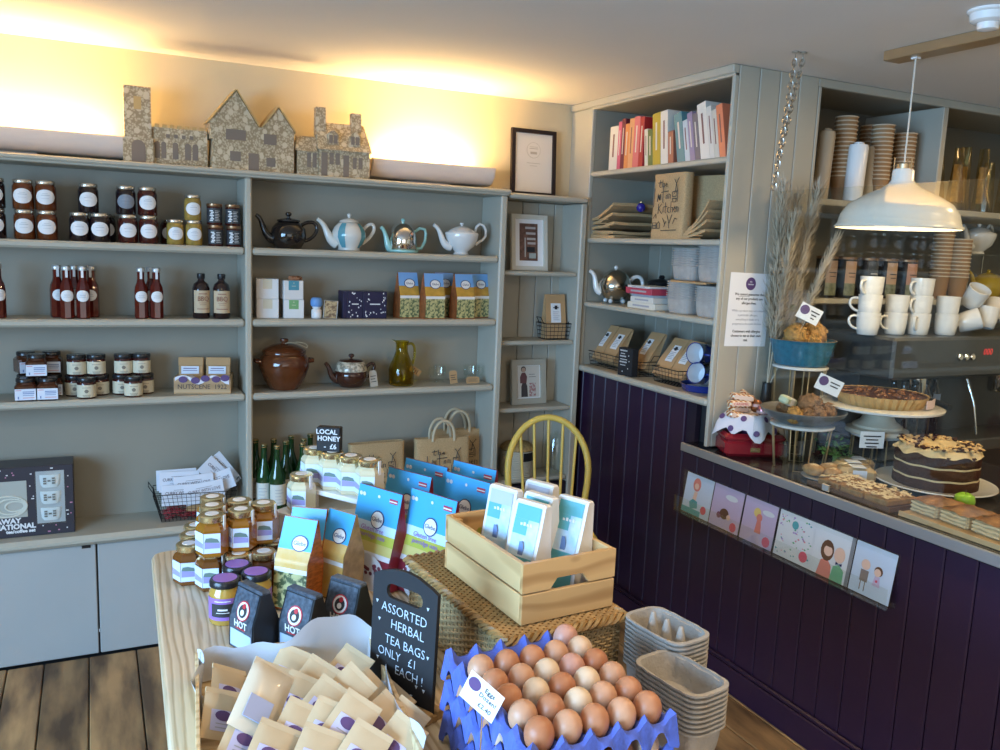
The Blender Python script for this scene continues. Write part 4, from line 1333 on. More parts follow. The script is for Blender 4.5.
# ================================================================== corner niche
IVORY = mat('ivory_frame', (.58, .55, .46), .45)
BEIGEF = mat('beige_frame', (.36, .33, .26), .5)
fr = frame('framed_photo', 'white-framed photo of a brick shopfront on the corner shelf', (1.824, 3.49, 1.5005), .05, .192, .255, .02, IVORY, .10)
px = MB().box(-.05, .046, -.0105, -.0088, .045, .215).build('photo_print', mat('photo_brick', (.20, .10, .07), .5, noise=.6, nscale=50), fr)
q = MB()
for k, z in enumerate((.19, .165, .14, .12)):
    q.box(-.02 + .004 * k, .034, -.0118, -.0104, z, z + .01)
q.build('shop_sign', mat('photo_pale', (.42, .40, .38), .6), px)
MB().box(-.012, .03, -.0116, -.0104, .085, .108).build('shop_window', DARK, px)
MB().box(.0, .036, -.0115, -.0104, .056, .08).build('pavement', mat('photo_blue', (.34, .38, .36), .6), px)
MB().box(-.024, -.018, -.0115, -.0104, .062, .15).build('lamp_post', MATS['photo_pale'], px)
fr2 = frame('framed_photo', 'beige-framed photo of a woman in a long dark skirt', (1.854, 3.49, .8705), .06, .188, .212, .028, BEIGEF, .12)
p2 = MB().box(-.06, .06, -.0112, -.0088, .032, .182).build('photo_print', mat('photo_cream', (.55, .51, .44), .5), fr2)
MB().prism([(-.04, .035), (-.005, .035), (-.008, .085), (-.014, .10), (-.034, .10), (-.04, .085)], -.0126, -.011).build('skirt', mat('photo_dark', (.05, .04, .04), .6), p2)
MB().prism([(-.046, .10), (-.012, .10), (-.008, .13), (-.018, .15), (-.036, .15), (-.046, .13)], -.0126, -.011).build('blouse', mat('photo_maroon', (.13, .05, .05), .6), p2)
MB().lathe([(.011, 0), (.011, .001)], n=12).build('face', mat('photo_skin', (.42, .28, .2), .6), p2, (-.027, -.0115, .163), UP)
MB().lathe([(.014, 0), (.014, .0006)], n=12).build('hair', MATS['photo_dark'], p2, (-.027, -.0113, .166), UP)
MB().box(.003, .04, -.0124, -.011, .128, .13).box(.003, .035, -.0124, -.011, .14, .142).build('caption', MATS['photo_dark'], p2)
MB().box(.004, .04, -.0122, -.011, .036, .1).build('flowers', mat('photo_flower', (.34, .16, .15), .6, noise=.7, nscale=120, col2=(.5, .45, .4), contrast=.05), p2)
def kraft_bag(label, loc, rot, w_=.105, d_=.05, h_=.215, group='kraft coffee bags', lx=0.0, lw=.5):
    t = thing('coffee_bag', label, 'coffee bag', loc, 0, group, rot=rot)
    patch, spot, sec = pouch(t, w_, d_, h_, KRAFT, taper=.45, topd=.012, wt=w_ * .97)
    patch('label', .36, .80, lx - lw, lx + lw, LABELP, off=.002)
    a, b = sec(.7)
    MB().box(w_ * .5 * lx - .014, w_ * .5 * lx + .014, -b - .006, -b - .002, h_ * .69, h_ * .71).box(w_ * .5 * lx - .006, w_ * .5 * lx + .006, -b - .006, -b - .002, h_ * .66, h_ * .75).build('bee_emblem', INK, t)
    q = MB()
    for k in range(5):
        a, b = sec(.42 + k * .045)
        q.box(w_ * .5 * lx - .017, w_ * .5 * lx + .017 - .006 * (k % 2), -b - .0045, -b - .0035, h_ * (.42 + k * .045), h_ * (.42 + k * .045) + .0022)
    q.build('label_print', GREYINK, t)
    MB().box(-w_ * .49, w_ * .49, -.0075, .0075, h_ - .012, h_ + .001, b=.002).build('fold', KRAFT, t)
    return t
nbx = 1.966
kraft_bag('kraft coffee bag standing in the small wire basket in the niche', (nbx, 3.475, 1.1875), (-.03, 0, 0), .108, .045, .205)
sbk = thing('wire_basket', 'small square black wire basket on the niche shelf', 'basket', (nbx, 3.475, 1.1835))
basket(sbk, .058, .042, .066, .050, .075, 4, 6, r=.0012, rm=.002)
# lowest niche shelf
ck2 = thing('wicker_canister', 'cream ribbed canister with a dark panel and wicker lid, low in the corner niche', 'canister', (1.799, 3.47, .5305))
q = MB()
for k in range(14):
    q.lathe([(.078, 0), (.081, .004), (.078, .008)], n=20, c=(0, 0, .008 + k * .0085), cap=False)
q.lathe([(.076, 0), (.076, .13)], n=20)
q.build('ribbed_body', mat('ribbed_cream', (.45, .40, .30), .7), ck2, smooth=50)
MB().arc(.083, .085, .125, -.1, .85, n=8).build('dark_panel', BLACK, ck2, smooth=60)
MB().lathe([(.08, .13), (.084, .134), (.08, .145), (.06, .16), (.02, .168)], n=20).build('wicker_lid', mat('straw', (.40, .27, .10), .8, noise=.5, nscale=80), ck2, smooth=40)
gj = thing('glass_jar', 'tall empty glass storage jar low in the corner niche', 'jar', (2.008, 3.47, .5305))
MB().lathe([(.05, 0), (.053, .004), (.053, .15), (.045, .165), (.045, .18), (.043, .18), (.043, .165), (.05, .148), (.05, .008), (.001, .006)], n=24, cap=False).build('glass_body', CLEAR, gj, smooth=50)
MB().lathe([(.047, .18), (.048, .184), (.02, .19), (.008, .192)], n=24).build('lid', CLEAR, gj, smooth=50)
MB().lathe([(.006, .19), (.011, .198), (.006, .206)], n=12).build('knob', CLEAR, gj, smooth=50)

# ================================================================== alcove wing: books
BK = lambda n, c: mat('book_' + n, c, .45)
books = [  # y_left, y_right on the shelf, height, lean (top towards the left), colour, depth, label
 (3.295, 3.23, .232, 0, 'white', (.62, .58, .50), 'white book with a green top band at the left end'),
 (3.227, 3.201, .25, 0, 'pink', (.55, .10, .16), 'thin pink book second from the left'),
 (3.2, 3.171, .262, 0, 'maroon', (.16, .02, .03), 'dark maroon book between pink and orange ones'),
 (3.167, 3.136, .232, 0, 'orange', (.62, .22, .06), 'orange book left of the peach one'),
 (3.136, 3.1, .255, 0, 'peach', (.66, .31, .13), 'peach book in the colour-sorted row'),
 (3.099, 3.056, .26, .01, 'coral', (.58, .14, .14), 'coral pink book left of the red one'),
 (3.054, 3.022, .252, .03, 'red', (.38, .02, .02), 'deep red book in the row'),
 (3.02, 2.995, .19, .05, 'cream', (.62, .56, .44), 'short cream book right of the red one'),
 (2.993, 2.959, .185, .05, 'leaf', (.10, .14, .04), 'short dark green book'),
 (2.956, 2.901, .262, .10, 'mustard', (.42, .30, .03), 'olive yellow book leaning left'),
 (2.899, 2.85, .265, .10, 'ivory', (.64, .60, .53), 'thick white book next to the olive yellow one'),
 (2.847, 2.811, .16, .08, 'rust', (.36, .12, .07), 'short rust book between white and teal'),
 (2.808, 2.758, .272, .13, 'teal', (.08, .22, .25), 'teal book leaning left in the middle of the row'),
 (2.756, 2.726, .225, .15, 'mist', (.45, .52, .56), 'pale blue-white book right of the teal one'),
 (2.724, 2.693, .26, .16, 'mauve', (.26, .21, .32), 'mauve book leaning left'),
 (2.691, 2.659, .25, .17, 'slate', (.15, .13, .15), 'dark slate book leaning left'),
 (2.654, 2.601, .30, .19, 'chalk', (.66, .62, .55), 'thick white lettered book, tallest of the leaning ones'),
 (2.599, 2.572, .272, .20, 'bone', (.60, .56, .50), 'white book with a black mark on its spine'),
 (2.57, 2.544, .25, .2, 'oat', (.55, .50, .42), 'narrow oatmeal book before the orange one'),
 (2.541, 2.505, .272, .25, 'tangerine', (.68, .20, .10), 'orange-coral book leaning at the right end')]
LEAN = [0] * 7 + [.11] * 5 + [.23] * 8
HTS = [bk[2] * (.82 if i < 12 else .75) for i, bk in enumerate(books)]
gaps = [0] + [HTS[i] * (math.tan(LEAN[i]) - math.tan(LEAN[i - 1])) for i in range(1, 20)]
avail = books[0][0] - books[-1][1] - sum(gaps)
kf = avail / sum((bk[0] - bk[1]) / math.cos(LEAN[i]) for i, bk in enumerate(books))
yy = books[0][0]
for i, (y0, y1, h, ln, nm, c, lb) in enumerate(books):
    ln, h = LEAN[i], HTS[i]
    w_ = (y0 - y1) * kf
    yy -= gaps[i] + w_ / math.cos(ln)
    w_ -= .0008
    t = thing('book', lb, 'book', (2.105, yy, 1.9615), 0, 'books on the top alcove shelf', rot=(-ln, 0, 0))
    m_b = BK(nm, c)
    MB().box(0, .15, 0, w_, 0, h, b=.0012).build('cover', m_b, t)
    MB().box(.004, .1515, .002, w_ - .002, .003, h + .0006).build('pages', mat('book_pages', (.62, .57, .47), .8), t)
    sm = mat('spine_light', (.62, .58, .5), .6) if sum(c) < .9 else mat('spine_dark', (.22, .1, .08), .6)
    MB().box(-.0008, .0004, w_ * .42, w_ * .6, h * .3, h * .82).build('spine_title', sm, t)
fb = thing('book', 'large dark red book with flag stripes shown cover-out at the right end', 'book', (2.29, 2.595, 1.9615), 0, 'books on the top alcove shelf', rot=(-.12, .12, -PI / 2 + .1))
MB().box(-.10, .10, 0, .022, 0, .25, b=.0012).build('cover', BK('crimson', (.20, .02, .025)), fb)
for k in range(3):
    MB().box(-.098, .098, -.001, .0005, .03 + k * .06, .055 + k * .06).build('stripe', BK('white2', (.55, .5, .46)), fb)
MB().box(-.098, .06, -.0012, .0005, .19, .235).build('blue_panel', BK('blue', (.03, .04, .13)), fb)

# ---- jute bags on the second alcove shelf
fbg = 'flat folded jute bags on the second alcove shelf'
for k in range(5):
    t = thing('folded_bag', ['bottom', 'second', 'third', 'fourth', 'topmost'][k] + ' folded jute bag in the flat pile on the left', 'bag', (2.235 + .006 * (k % 2), 3.37 - .012 * (k % 3), 1.6625 + k * .0175), rnd.uniform(-.06, .06), fbg)
    bend = .0 if k < 2 else .016 * (k - 1)
    def f(u, v, b=bend, k=k):
        x = -.13 + .26 * u
        y = .13 - .27 * v
        z = b * (v ** 2) * 1.6 + .002 * math.sin(v * 14 + k) + .0015 * math.sin(u * 9 + k)
        return (x, y, z)
    m = MB().grid(lambda u, v: f(u, v), 6, 10)
    n0 = len(m.v)
    m2 = MB().grid(lambda u, v: tuple(a + b for a, b in zip(f(u, v), (0, 0, .013))), 6, 10)
    m.join(m2)
    W = 7
    rim = [i for i in range(W)] + [j * W + W - 1 for j in range(1, 11)] + [10 * W + i for i in range(W - 2, -1, -1)] + [j * W for j in range(9, 0, -1)]
    for a, b in zip(rim, rim[1:] + rim[:1]):
        m.f.append((a, b, b + n0, a + n0))
    m.build('folded_cloth', JUTE, t, smooth=40)
    MB().box(-.132, -.128, -.10, .10, .012, .016).build('hem_edge', JUTE, t)
lb_ = jute_bag('jute bag with the printed shop logo standing upright in the alcove', (2.135, 2.846, 1.6625), (0, 0, -PI / 2), .215, .262, .06, 'jute bags on the second alcove shelf', handle=False, lg=False)
logo(lb_, .20, .02, .225, -.034)
for k, (x, y, rx, lb) in enumerate(((2.235, 2.759, -.0, 'plain jute bag standing behind to the right of the logo bag'), (2.34, 2.765, 0, 'plain jute bag deep in the right corner of the second alcove shelf'))):
    jute_bag(lb, (x, y, 1.6625), (rx, 0, -PI / 2 + .3), .20, .255, .05, 'jute bags on the second alcove shelf', handle=False, lg=False)
for k in range(4):
    t = thing('folded_bag', ['lowest', 'second', 'third', 'upper'][k] + ' folded jute bag slumped against the right end panel', 'bag', (2.17 + .005 * k, 2.723 - k * .006, 1.663 + .011 * k), 0, fbg)
    s0 = .2 + k * .17
    def f(v, th, s0=s0):
        L = .155
        return (-.055 * v * 0, -L * v * (1 - .35 * s0), L * (s0 * v ** 1.5) * .95 + th)
    V, F = [], []
    for i in range(9):
        v = i / 8
        for xx in (-.075, .12):
            for th in (0, .010):
                p = f(v, th)
                V.append((xx, p[1], p[2]))
    for i in range(8):
        a = i * 4
        F += [(a, a + 4, a + 6, a + 2), (a + 1, a + 3, a + 7, a + 5), (a, a + 1, a + 5, a + 4), (a + 2, a + 6, a + 7, a + 3)]
    F += [(0, 2, 3, 1), (32, 33, 35, 34)]
    MB().add(V, F).build('folded_cloth', JUTE, t, smooth=40)
    MB().box(-.0765, -.0755, -.12, -.01, .001, .004).build('seam', KRAFT, t)
bl = thing('glass_bauble', 'small shiny dark blue bauble resting on the folded bags', 'bauble', (2.24, 3.216, 1.7838))
MB().blob((0, 0, .021), .021, n=20, m=14).build('ball', mat('cobalt_gloss', (.03, .02, .25), .08, coat=.5), bl, smooth=180)
MB().lathe([(.006, .040), (.006, .047), (.002, .049)], n=10).build('cap', GOLD, bl, smooth=40)

# ---- third alcove shelf: chrome teapot, books, egg boxes
PEWTER = mat('satin_chrome', (.60, .57, .50), .16, metal=1.0)
gy = 3.291
gt = thing('teapot', 'round satin chrome teapot with white spout, handle and feet', 'teapot', (2.20, gy + .035, 1.366), -.45)
gt.scale = (1.08, 1.08, 1.08)
MB().lathe([(.02, .012), (.045, .022), (.065, .045), (.072, .072), (.071, .078)], n=28).build('body', PEWTER, gt, smooth=60)
l_ = MB().lathe([(.0735, .076), (.0735, .080), (.066, .104), (.048, .128), (.02, .143), (.004, .146)], n=28).build('cover', PEWTER, gt, smooth=50)
MB().blob((0, 0, .153), .009, n=10, m=8).build('knob', WHITEG, l_, smooth=180)
MB().tube(bez((-.06, 0, .045), (-.10, 0, .05), (-.072, 0, .125), (-.115, 0, .135), 10), [.016, .015, .0145, .0135, .0125, .0115, .0105, .0095, .009, .0085, .008], n=10).build('spout', WHITEG, gt, smooth=60)
MB().tube(bez((.066, 0, .10), (.085, 0, .13), (.125, 0, .12), (.118, 0, .075), 8) + bez((.118, 0, .075), (.112, 0, .045), (.085, 0, .035), (.066, 0, .05), 6), .0085, n=8).build('handle', WHITEG, gt, smooth=60)
for a in (.5, 2.6, 4.2, 5.7):
    MB().blob((.042 * math.cos(a), .042 * math.sin(a), .010), .010, n=10, m=8).build('foot', WHITEG, gt, smooth=180)
yb0 = 2.975
z = 1.3665
for k, (hh, dpt, ln, c, dx, lb) in enumerate(((.026, .13, .20, (.62, .59, .50), 0, 'cream book at the bottom of the flat pile'), (.024, .12, .165, (.60, .58, .52), .002, 'white book second from the bottom of the flat pile'), (.010, .12, .15, (.33, .38, .44), .006, 'thin grey-blue book in the flat pile'),
                                  (.026, .14, .19, (.42, .05, .08), -.004, 'red book near the top of the flat pile'), (.009, .13, .16, (.62, .60, .58), -.006, 'white booklet on top of the flat pile'))):
    t = thing('book', lb, 'book', (2.11 + dx, yb0 + (.01 if k < 3 else .028), z), 0, 'flat pile of books on the third alcove shelf')
    MB().box(0, dpt, -ln / 2, ln / 2, 0, hh, b=.001).build('cover', mat('pile_cover_%d' % k, c, .45), t)
    MB().box(.003, dpt + .001, -ln / 2 + .002, ln / 2 + .0012, .002, hh - .002).build('pages', MATS['book_pages'], t)
    MB().box(-.0006, .0004, -ln * .3, ln * .3, hh * .35, hh * .65).build('spine_title', GREYINK, t)
    z += hh + .0004
cl = thing('black_pot', 'black lidded pot standing behind the pile of books', 'pot', (2.33, 3.146, 1.366))
MB().lathe([(.055, 0), (.06, .004), (.062, .10), (.064, .104)], n=20).build('body', BLACK, cl, smooth=40)
l_ = MB().lathe([(.065, .104), (.066, .108), (.05, .118), (.012, .124)], n=20).build('lid', BLACK, cl, smooth=40)
MB().lathe([(.009, .122), (.015, .132), (.009, .140)], n=12).build('knob', BLACK, l_, smooth=50)

PULP = mat('grey_pulp', (.40, .37, .33), .95, noise=.15, nscale=40, bump=.5, bscale=160)
def carton_mesh(Lx=.148, Ly=.10, h=.062):
    """open six-egg box: scalloped tub with three dividing cones"""
    m = MB()
    n = 40
    V = []
    rings = ((1.0, h, .5), (1.07, h, .5), (1.07, h - .0035, .5), (.97, h - .0055, 1.0), (.95, h * .6, 1.1), (.91, h * .3, 1.2), (.84, 0, 1.2))
    for s, z, lob in rings:
        for i in range(n):
            a = 2 * PI * i / n
            c, sn = math.cos(a), math.sin(a)
            x = math.copysign(abs(c) ** .5, c) * Lx / 2 * s
            y = math.copysign(abs(sn) ** .5, sn) * Ly / 2 * s
            k = 1 - lob * .13 * (.5 + .5 * math.cos(x / (Lx * .84) * 6 * PI))
            V.append((x, y * k, z))
    F = []
    for k in range(len(rings) - 1):
        for i in range(n):
            j = (i + 1) % n
            F.append((k * n + i, (k + 1) * n + i, (k + 1) * n + j, k * n + j))
    F.append(tuple(range((len(rings) - 1) * n, len(rings) * n))[::-1])
    # inner skin
    o = len(V)
    inner = ((.955, h, 0), (.90, h * .55, .3), (.80, .012, .9))
    for s, z, lob in inner:
        for i in range(n):
            a = 2 * PI * i / n
            c, sn = math.cos(a), math.sin(a)
            x = math.copysign(abs(c) ** .5, c) * Lx / 2 * s
            y = math.copysign(abs(sn) ** .5, sn) * Ly / 2 * s
            V.append((x, y * (1 - lob * .08 * (.5 + .5 * math.cos(x / (Lx * .8) * 6 * PI))), z))
    for k in range(2):
        for i in range(n):
            j = (i + 1) % n
            F.append((o + k * n + i, o + k * n + j, o + (k + 1) * n + j, o + (k + 1) * n + i))
    for i in range(n):
        j = (i + 1) % n
        F.append((i, j, o + j, o + i))
    F.append(tuple(o + 2 * n + i for i in range(n)))
    m.add(V, F)
    return m
CART = carton_mesh().mesh('egg_carton', PULP, 50)
def cone_mesh(h=.06):
    return MB().lathe([(.020, .012), (.012, .03), (.007, h), (.004, h + .012), (.001, h + .013)], n=8).mesh('divider_cone', PULP, 60)
CONE = cone_mesh()
def carton(label, loc, rz, group, cones=False, flip=False):
    t = thing('egg_carton', label, 'egg box', loc, rz, group)
    o = bpy.data.objects.new('tub', CART)
    COL.objects.link(o)
    o.parent = t
    if flip:
        o.rotation_euler = (PI, 0, 0)
        o.location = (0, 0, .062)
    if cones:
        for x in (-.037, 0, .037):
            c = bpy.data.objects.new('divider_cone', CONE)
            COL.objects.link(c)
            c.parent = t
            c.location = (x, 0, 0)
    return t
ORD = ['bottom', 'second', 'third', 'fourth', 'fifth', 'sixth', 'seventh', 'eighth', 'ninth', 'tenth', 'eleventh', 'twelfth', 'thirteenth', 'fourteenth', 'fifteenth']
def carton_stack(n, loc, rz, where, group, dz=.0095, cones=True, flip=False):
    for k in range(n):
        nm = 'top' if k == n - 1 else ORD[k]
        carton('%s grey pulp egg box of the %s' % (nm, where), (loc[0], loc[1], loc[2] + k * dz), rz + rnd.uniform(-.015, .015), group, cones and k == n - 1, flip)
eg = 'egg boxes stacked on the third alcove shelf'
carton_stack(8, (2.175, 2.773 - .0, 1.3665), -PI / 2, 'lower left alcove stack', eg)
carton_stack(7, (2.175, 2.602 - .012, 1.3665), -PI / 2 + .02, 'lower right alcove stack', eg, cones=False)
cb_ = thing('cardboard_sheet', 'brown cardboard sheet lying across the lower egg boxes', 'cardboard', (2.19, 2.669, 1.4965))
MB().box(-.09, .11, -.115, .105, 0, .003).build('sheet', KRAFT, cb_)
MB().box(-.092, -.089, -.115, .105, -.004, .003).build('folded_edge', KRAFT, cb_)
carton_stack(8, (2.20, 2.785, 1.500), -PI / 2, 'upper left alcove stack', eg, cones=False)
carton_stack(11, (2.20, 2.623, 1.500), -PI / 2, 'upper right alcove stack', eg)

# ---- fourth alcove shelf: coffee bags in wire baskets, chalk block, enamelware
kg = 'kraft coffee bags on the lowest alcove shelf'
for u_y, x, lean, tw, lb, lx, lw in ((3.389, 2.135, .50, .0, 'kraft coffee bag at the far left of the left wire basket', .1, .35), (3.275, 2.13, .50, .0, 'kraft coffee bag with a bee label left of the chalk block', .1, .5), (3.063, 2.16, .50, .0, 'kraft coffee bag behind the chalk block', -.3, .4),
                     (2.871, 2.135, .55, 0, 'kraft coffee bag at the left of the right wire basket', .2, .45), (2.775, 2.14, .55, 0, 'kraft coffee bag at the right of the right wire basket', .0, .45)):
    kraft_bag(lb, (x + .028, u_y, 1.088), (-lean, 0, -PI / 2 + tw), 0.105, .04, .185, kg, lx, lw)
for y0, y1, lb in ((3.413, 2.988, 'low black wire basket at the left of the lowest alcove shelf'), (2.9, 2.719, 'low black wire basket beside the blue enamelware')):
    t = thing('wire_basket', lb, 'basket', (2.228, (y0 + y1) / 2, 1.0685), -PI / 2)
    basket(t, abs(y0 - y1) / 2 - .01, .09, abs(y0 - y1) / 2, .10, .065, 4, 8, r=.0011, rm=.0018)
cbk = thing('chalk_block', 'small black chalk-lettered price block on the alcove shelf', 'price block', (2.10, 3.042, 1.0685), -PI / 2 + .12)
MB().box(-.045, .045, -.014, .022, 0, .122, b=.001).build('block', mat('chalkboard', (.012, .012, .014), .7), cbk)
CHALK = mat('chalk', (.62, .62, .62), .8)
q = MB()
for k, (x0, x1) in enumerate(((-.034, .012), (-.030, -.004), (-.034, .006), (-.032, .010), (-.034, .008), (-.030, .004))):
    zz = .110 - k * .0125
    x = x0
    while x < x1:
        q.box(x, x + .0035, -.0146, -.0138, zz - .003, zz + .003 - .002 * (k % 2))
        x += .0058
tag(q.build('chalk_scribble', CHALK, cbk), kind='stuff')
for x, z in ((.022, .09), (.026, .066), (.02, .034), (-.015, .018)):
    MB().box(x - .002, x + .002, -.0148, -.0138, z - .0025, z + .0025).build('chalk_dot', CHALK, cbk)
ENB = mat('enamel_blue', (.015, .035, .22), .12, coat=.4)
ENW = mat('enamel_white', (.66, .68, .70), .15, coat=.4)
def enamel(label, loc, rot, r=.042, h=.075, lower=None):
    t = thing('enamel_mug', label, 'mug', loc, 0, 'blue and white enamel mugs', rot=rot)
    MB().lathe([(.001, 0), (r * .92, 0), (r * .96, .004), (r * .97, h * .45)], n=24, cap=False).build('lower_body', lower or ENW, t, smooth=50)
    MB().lathe([(r * .97, h * .45), (r, h), (r * 1.04, h + .002), (r * .98, h + .0015)], n=24, cap=False).build('upper_body', ENB, t, smooth=50)
    MB().lathe([(r * .97, h + .001), (r * .93, h * .3), (r * .88, .005), (.001, .005)], n=24, cap=False).build('inside', ENW, t, smooth=50)
    MB().tube(bez((0, -r * .97, h * .85), (0, -r - .035, h * .95), (0, -r - .035, h * .2), (0, -r * .95, h * .25), 8), .004, n=6).build('handle', ENB, t, smooth=60)
    return t
pl = thing('enamel_plate', 'blue enamel dish with white inside under the enamel mugs', 'dish', (2.185, 2.631, 1.0685))
pl.scale = (.8, .8, 1)
MB().lathe([(.09, 0), (.10, .003), (.112, .028), (.116, .03), (.110, .030), (.097, .008), (.001, .006)], n=32, cap=False).build('dish', ENB, pl, smooth=50)
MB().lathe([(.001, .0065), (.09, .0085), (.099, .014)], n=32, cap=False).build('inside', ENW, pl, smooth=50)
enamel('enamel mug lying on its side on the blue dish, mouth forward', (2.235, 2.672, 1.12), (0, -PI / 2 + .25, .25))
enamel('enamel mug lying on top of the other mug', (2.235, 2.686 - .005, 1.208), (0, -PI / 2 + .1, .2), lower=ENB)
enamel('enamel mug standing upright behind the fallen mugs', (2.27, 2.84, 1.078), (0, 0, 1.0))

# ---- notice on the end panel
nt_ = thing('paper_notice', 'printed white allergen notice taped to the grey end panel', 'notice', (2.228, 2.4575, 1.406), 0, None, rot=(0, .02, 0))
MB().box(-.10, .10, -.0006, 0, -.138, .138).build('sheet', PAPER, nt_)
MB().lathe([(.024, 0), (.024, .0004)], n=24).build('round_logo', PLUM, nt_, (0, -.0007, .098), UP)
text('the', .009, PAPER, nt_, (0, -.0016, .106))
text('kitchen', .009, PAPER, nt_, (0, -.0016, .096))
for k, (s, b) in enumerate((('We cannot guarantee that', 1), ('any of our products are', 1), ('allergen-free.', 1), ('While a product may not contain', 0), ('a particular allergen,', 0), ('everything is made or is', 0), ('prepared in the same kitchen.', 0), ('Customers with allergies', 1), ('choose to eat at their own', 1), ('risk.', 1))):
    zz = .058 - k * .0165 - (.012 if k > 2 else 0) - (.012 if k > 6 else 0)
    if k == 0:
        MB().box(-.052, -.004, -.001, -.0004, zz - .0088, zz - .0078).build('underline', INK, nt_)
    text(s, .0135 if b else .0118, INK if b else GREYINK, nt_, (0, -.0010, zz), bold=.0002 if b else 0)

# ================================================================== shelving behind the counter
ks = thing('kitchen_shelving', 'grey wall shelving behind the counter holding cups and jars', 'shelving', (0, 2.459, 0))
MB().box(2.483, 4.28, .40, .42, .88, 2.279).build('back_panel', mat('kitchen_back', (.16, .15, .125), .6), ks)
MB().box(2.483, 4.28, 0, .02, 2.248, 2.279, b=.003).build('top_rail', PAINT, ks, smooth=30)
MB().box(2.483, 4.28, .02, .40, 2.262, 2.279).build('top_panel', PAINT_SHADE, ks)
nosed(MB(), 2.484, 2.50, 0, .40, .88, 2.248, .003).build('upright', PAINT, ks, smooth=30)
nosed(MB(), 3.185, 3.215, 0, .40, 1.83, 2.248, .003).build('upright', PAINT, ks, smooth=30)
nosed(MB(), 2.50, 4.28, .01, .40, 1.815, 1.84, .004).build('shelf', PAINT, ks, smooth=30)
nosed(MB(), 2.50, 4.28, .01, .40, 1.43, 1.452, .004).build('shelf', PAINT, ks, smooth=30)
bkc = thing('rear_cabinet', 'dark cabinet below the shelves behind the counter', 'cabinet', (0, 2.459, 0))
MB().box(2.483, 4.28, 0, .40, 0, .878).build('carcass', DARK, bkc)
for k in range(3):
    MB().box(2.49 + k * .6, 3.08 + k * .6, -.018, -.001, .05, .86, b=.003).build('door', mat('dark_door', (.05, .05, .055), .4), bkc)

# kraft cup stacks
KCUP = mat('kraft_cup', (.30, .17, .075), .7)
CRIM = mat('cup_rim', (.60, .50, .36), .6)
cupg = 'kraft paper cups nested in stacks behind the counter'
cp_ = thing('kraft_cup', 'x', 'paper cup', (0, 0, -5), 0, cupg)
MB().lathe([(.030, 0), (.030, .002), (.043, .100), (.041, .100), (.028, .006), (.001, .005)], n=14, cap=False).build('cup_wall', KCUP, cp_, smooth=50)
MB().lathe([(.043, 0), (.0455, .001), (.0455, .004), (.042, .0055)], n=14, c=(0, 0, .098), cap=False).build('rolled_rim', CRIM, cp_, smooth=50)
first = [True]
def cup_stack(n, x, y, z, where, dz=.0165, up=True):
    for k in range(n):
        lb = '%s cup up in the %s' % (ORD[k], where) if k < n - 1 else 'top cup of the ' + where
        if first[0]:
            first[0] = False
            cp_.location = (x, y, z)
            cp_['label'] = lb
        else:
            dup(cp_, (x, y, z + k * dz), 0, lb, cupg)
cup_stack(15, 2.75, 2.56, 1.841, 'tall leftmost kraft cup stack on the top shelf')
cup_stack(15, 3.004, 2.66, 1.841, 'kraft cup stack behind the white paper cups')
cup_stack(14, 2.938, 2.54, 1.841, 'middle kraft cup stack on the top shelf')
cup_stack(13, 3.098, 2.56, 1.841, 'second kraft cup stack from the right on the top shelf')
cup_stack(13, 3.289, 2.64, 1.841, 'rightmost kraft cup stack on the top shelf')
cup_stack(14, 3.437, 2.58, 1.453, 'left kraft cup stack beside the white teapot')
cup_stack(11, 3.49, 2.53, 1.453, 'right kraft cup stack beside the white teapot')
# white paper rolls
def roll(label, x, y, r, h, col):
    t = thing('sleeve_roll', label, 'cup sleeve', (x, y, 1.841), 0, 'wrapped cup sleeves on the top shelf', rot=(0, .04, 0))
    MB().lathe([(r, 0), (r * 1.02, .01), (r * 1.06, h * .95), (r * .98, h), (r * .6, h + .004)], n=18).build('wrapped_stack', col, t, smooth=50)
    MB().lathe([(r * .5, h), (r * .55, h + .008), (r * .4, h + .012)], n=18).build('twisted_top', col, t, smooth=50)
roll('white wrapped sleeve of paper cups on the top shelf', 2.757, 2.50, .036, .22, WHITE)
roll('cream wrapped sleeve of lids behind the white sleeve', 2.909, 2.56, .030, .23, mat('cream_sleeve', (.52, .45, .34), .5))
roll('tan wrapped sleeve of lids at the left end of the top shelf', 2.6, 2.52, .030, .26, mat('tan_sleeve', (.40, .32, .22), .5))
# cellophane bags
CELLO = glass('cellophane', col=(1, .9, .7), tint=(.86, .78, .58), rough=.12)
for k in range(7):
    x = 3.26 + k * .085
    t = thing('cellophane_bag', ['first', 'second', 'third', 'fourth', 'fifth', 'sixth', 'seventh'][k] + ' crinkled cellophane gift bag from the upright, on the top shelf', 'bag', (x, 2.55 + .03 * (k % 2), 1.841), rnd.uniform(-.3, .3), 'cellophane bags on the top shelf')
    rr = random.Random(k)
    ph = [rr.uniform(0, 6) for _ in range(4)]
    MB().grid(lambda u, v: ((.035 + .012 * math.sin(u * 30 + ph[0]) * v) * math.cos(2 * PI * u) * (1 - .5 * v), (.03 + .012 * math.sin(u * 24 + ph[1] + v * 3)) * math.sin(2 * PI * u) * (1 - .5 * v), v * (.26 + .03 * math.sin(ph[2]))), 22, 6, closed_u=True).build('crinkled_film', CELLO, t, smooth=30)
    MB().grid(lambda u, v: (-.02 + .04 * u, .006 * math.sin(u * 9), .04 + v * .16), 3, 5).build('contents', mat('amber_fill', (.42, .27, .08), .4, noise=.5, nscale=40), t)
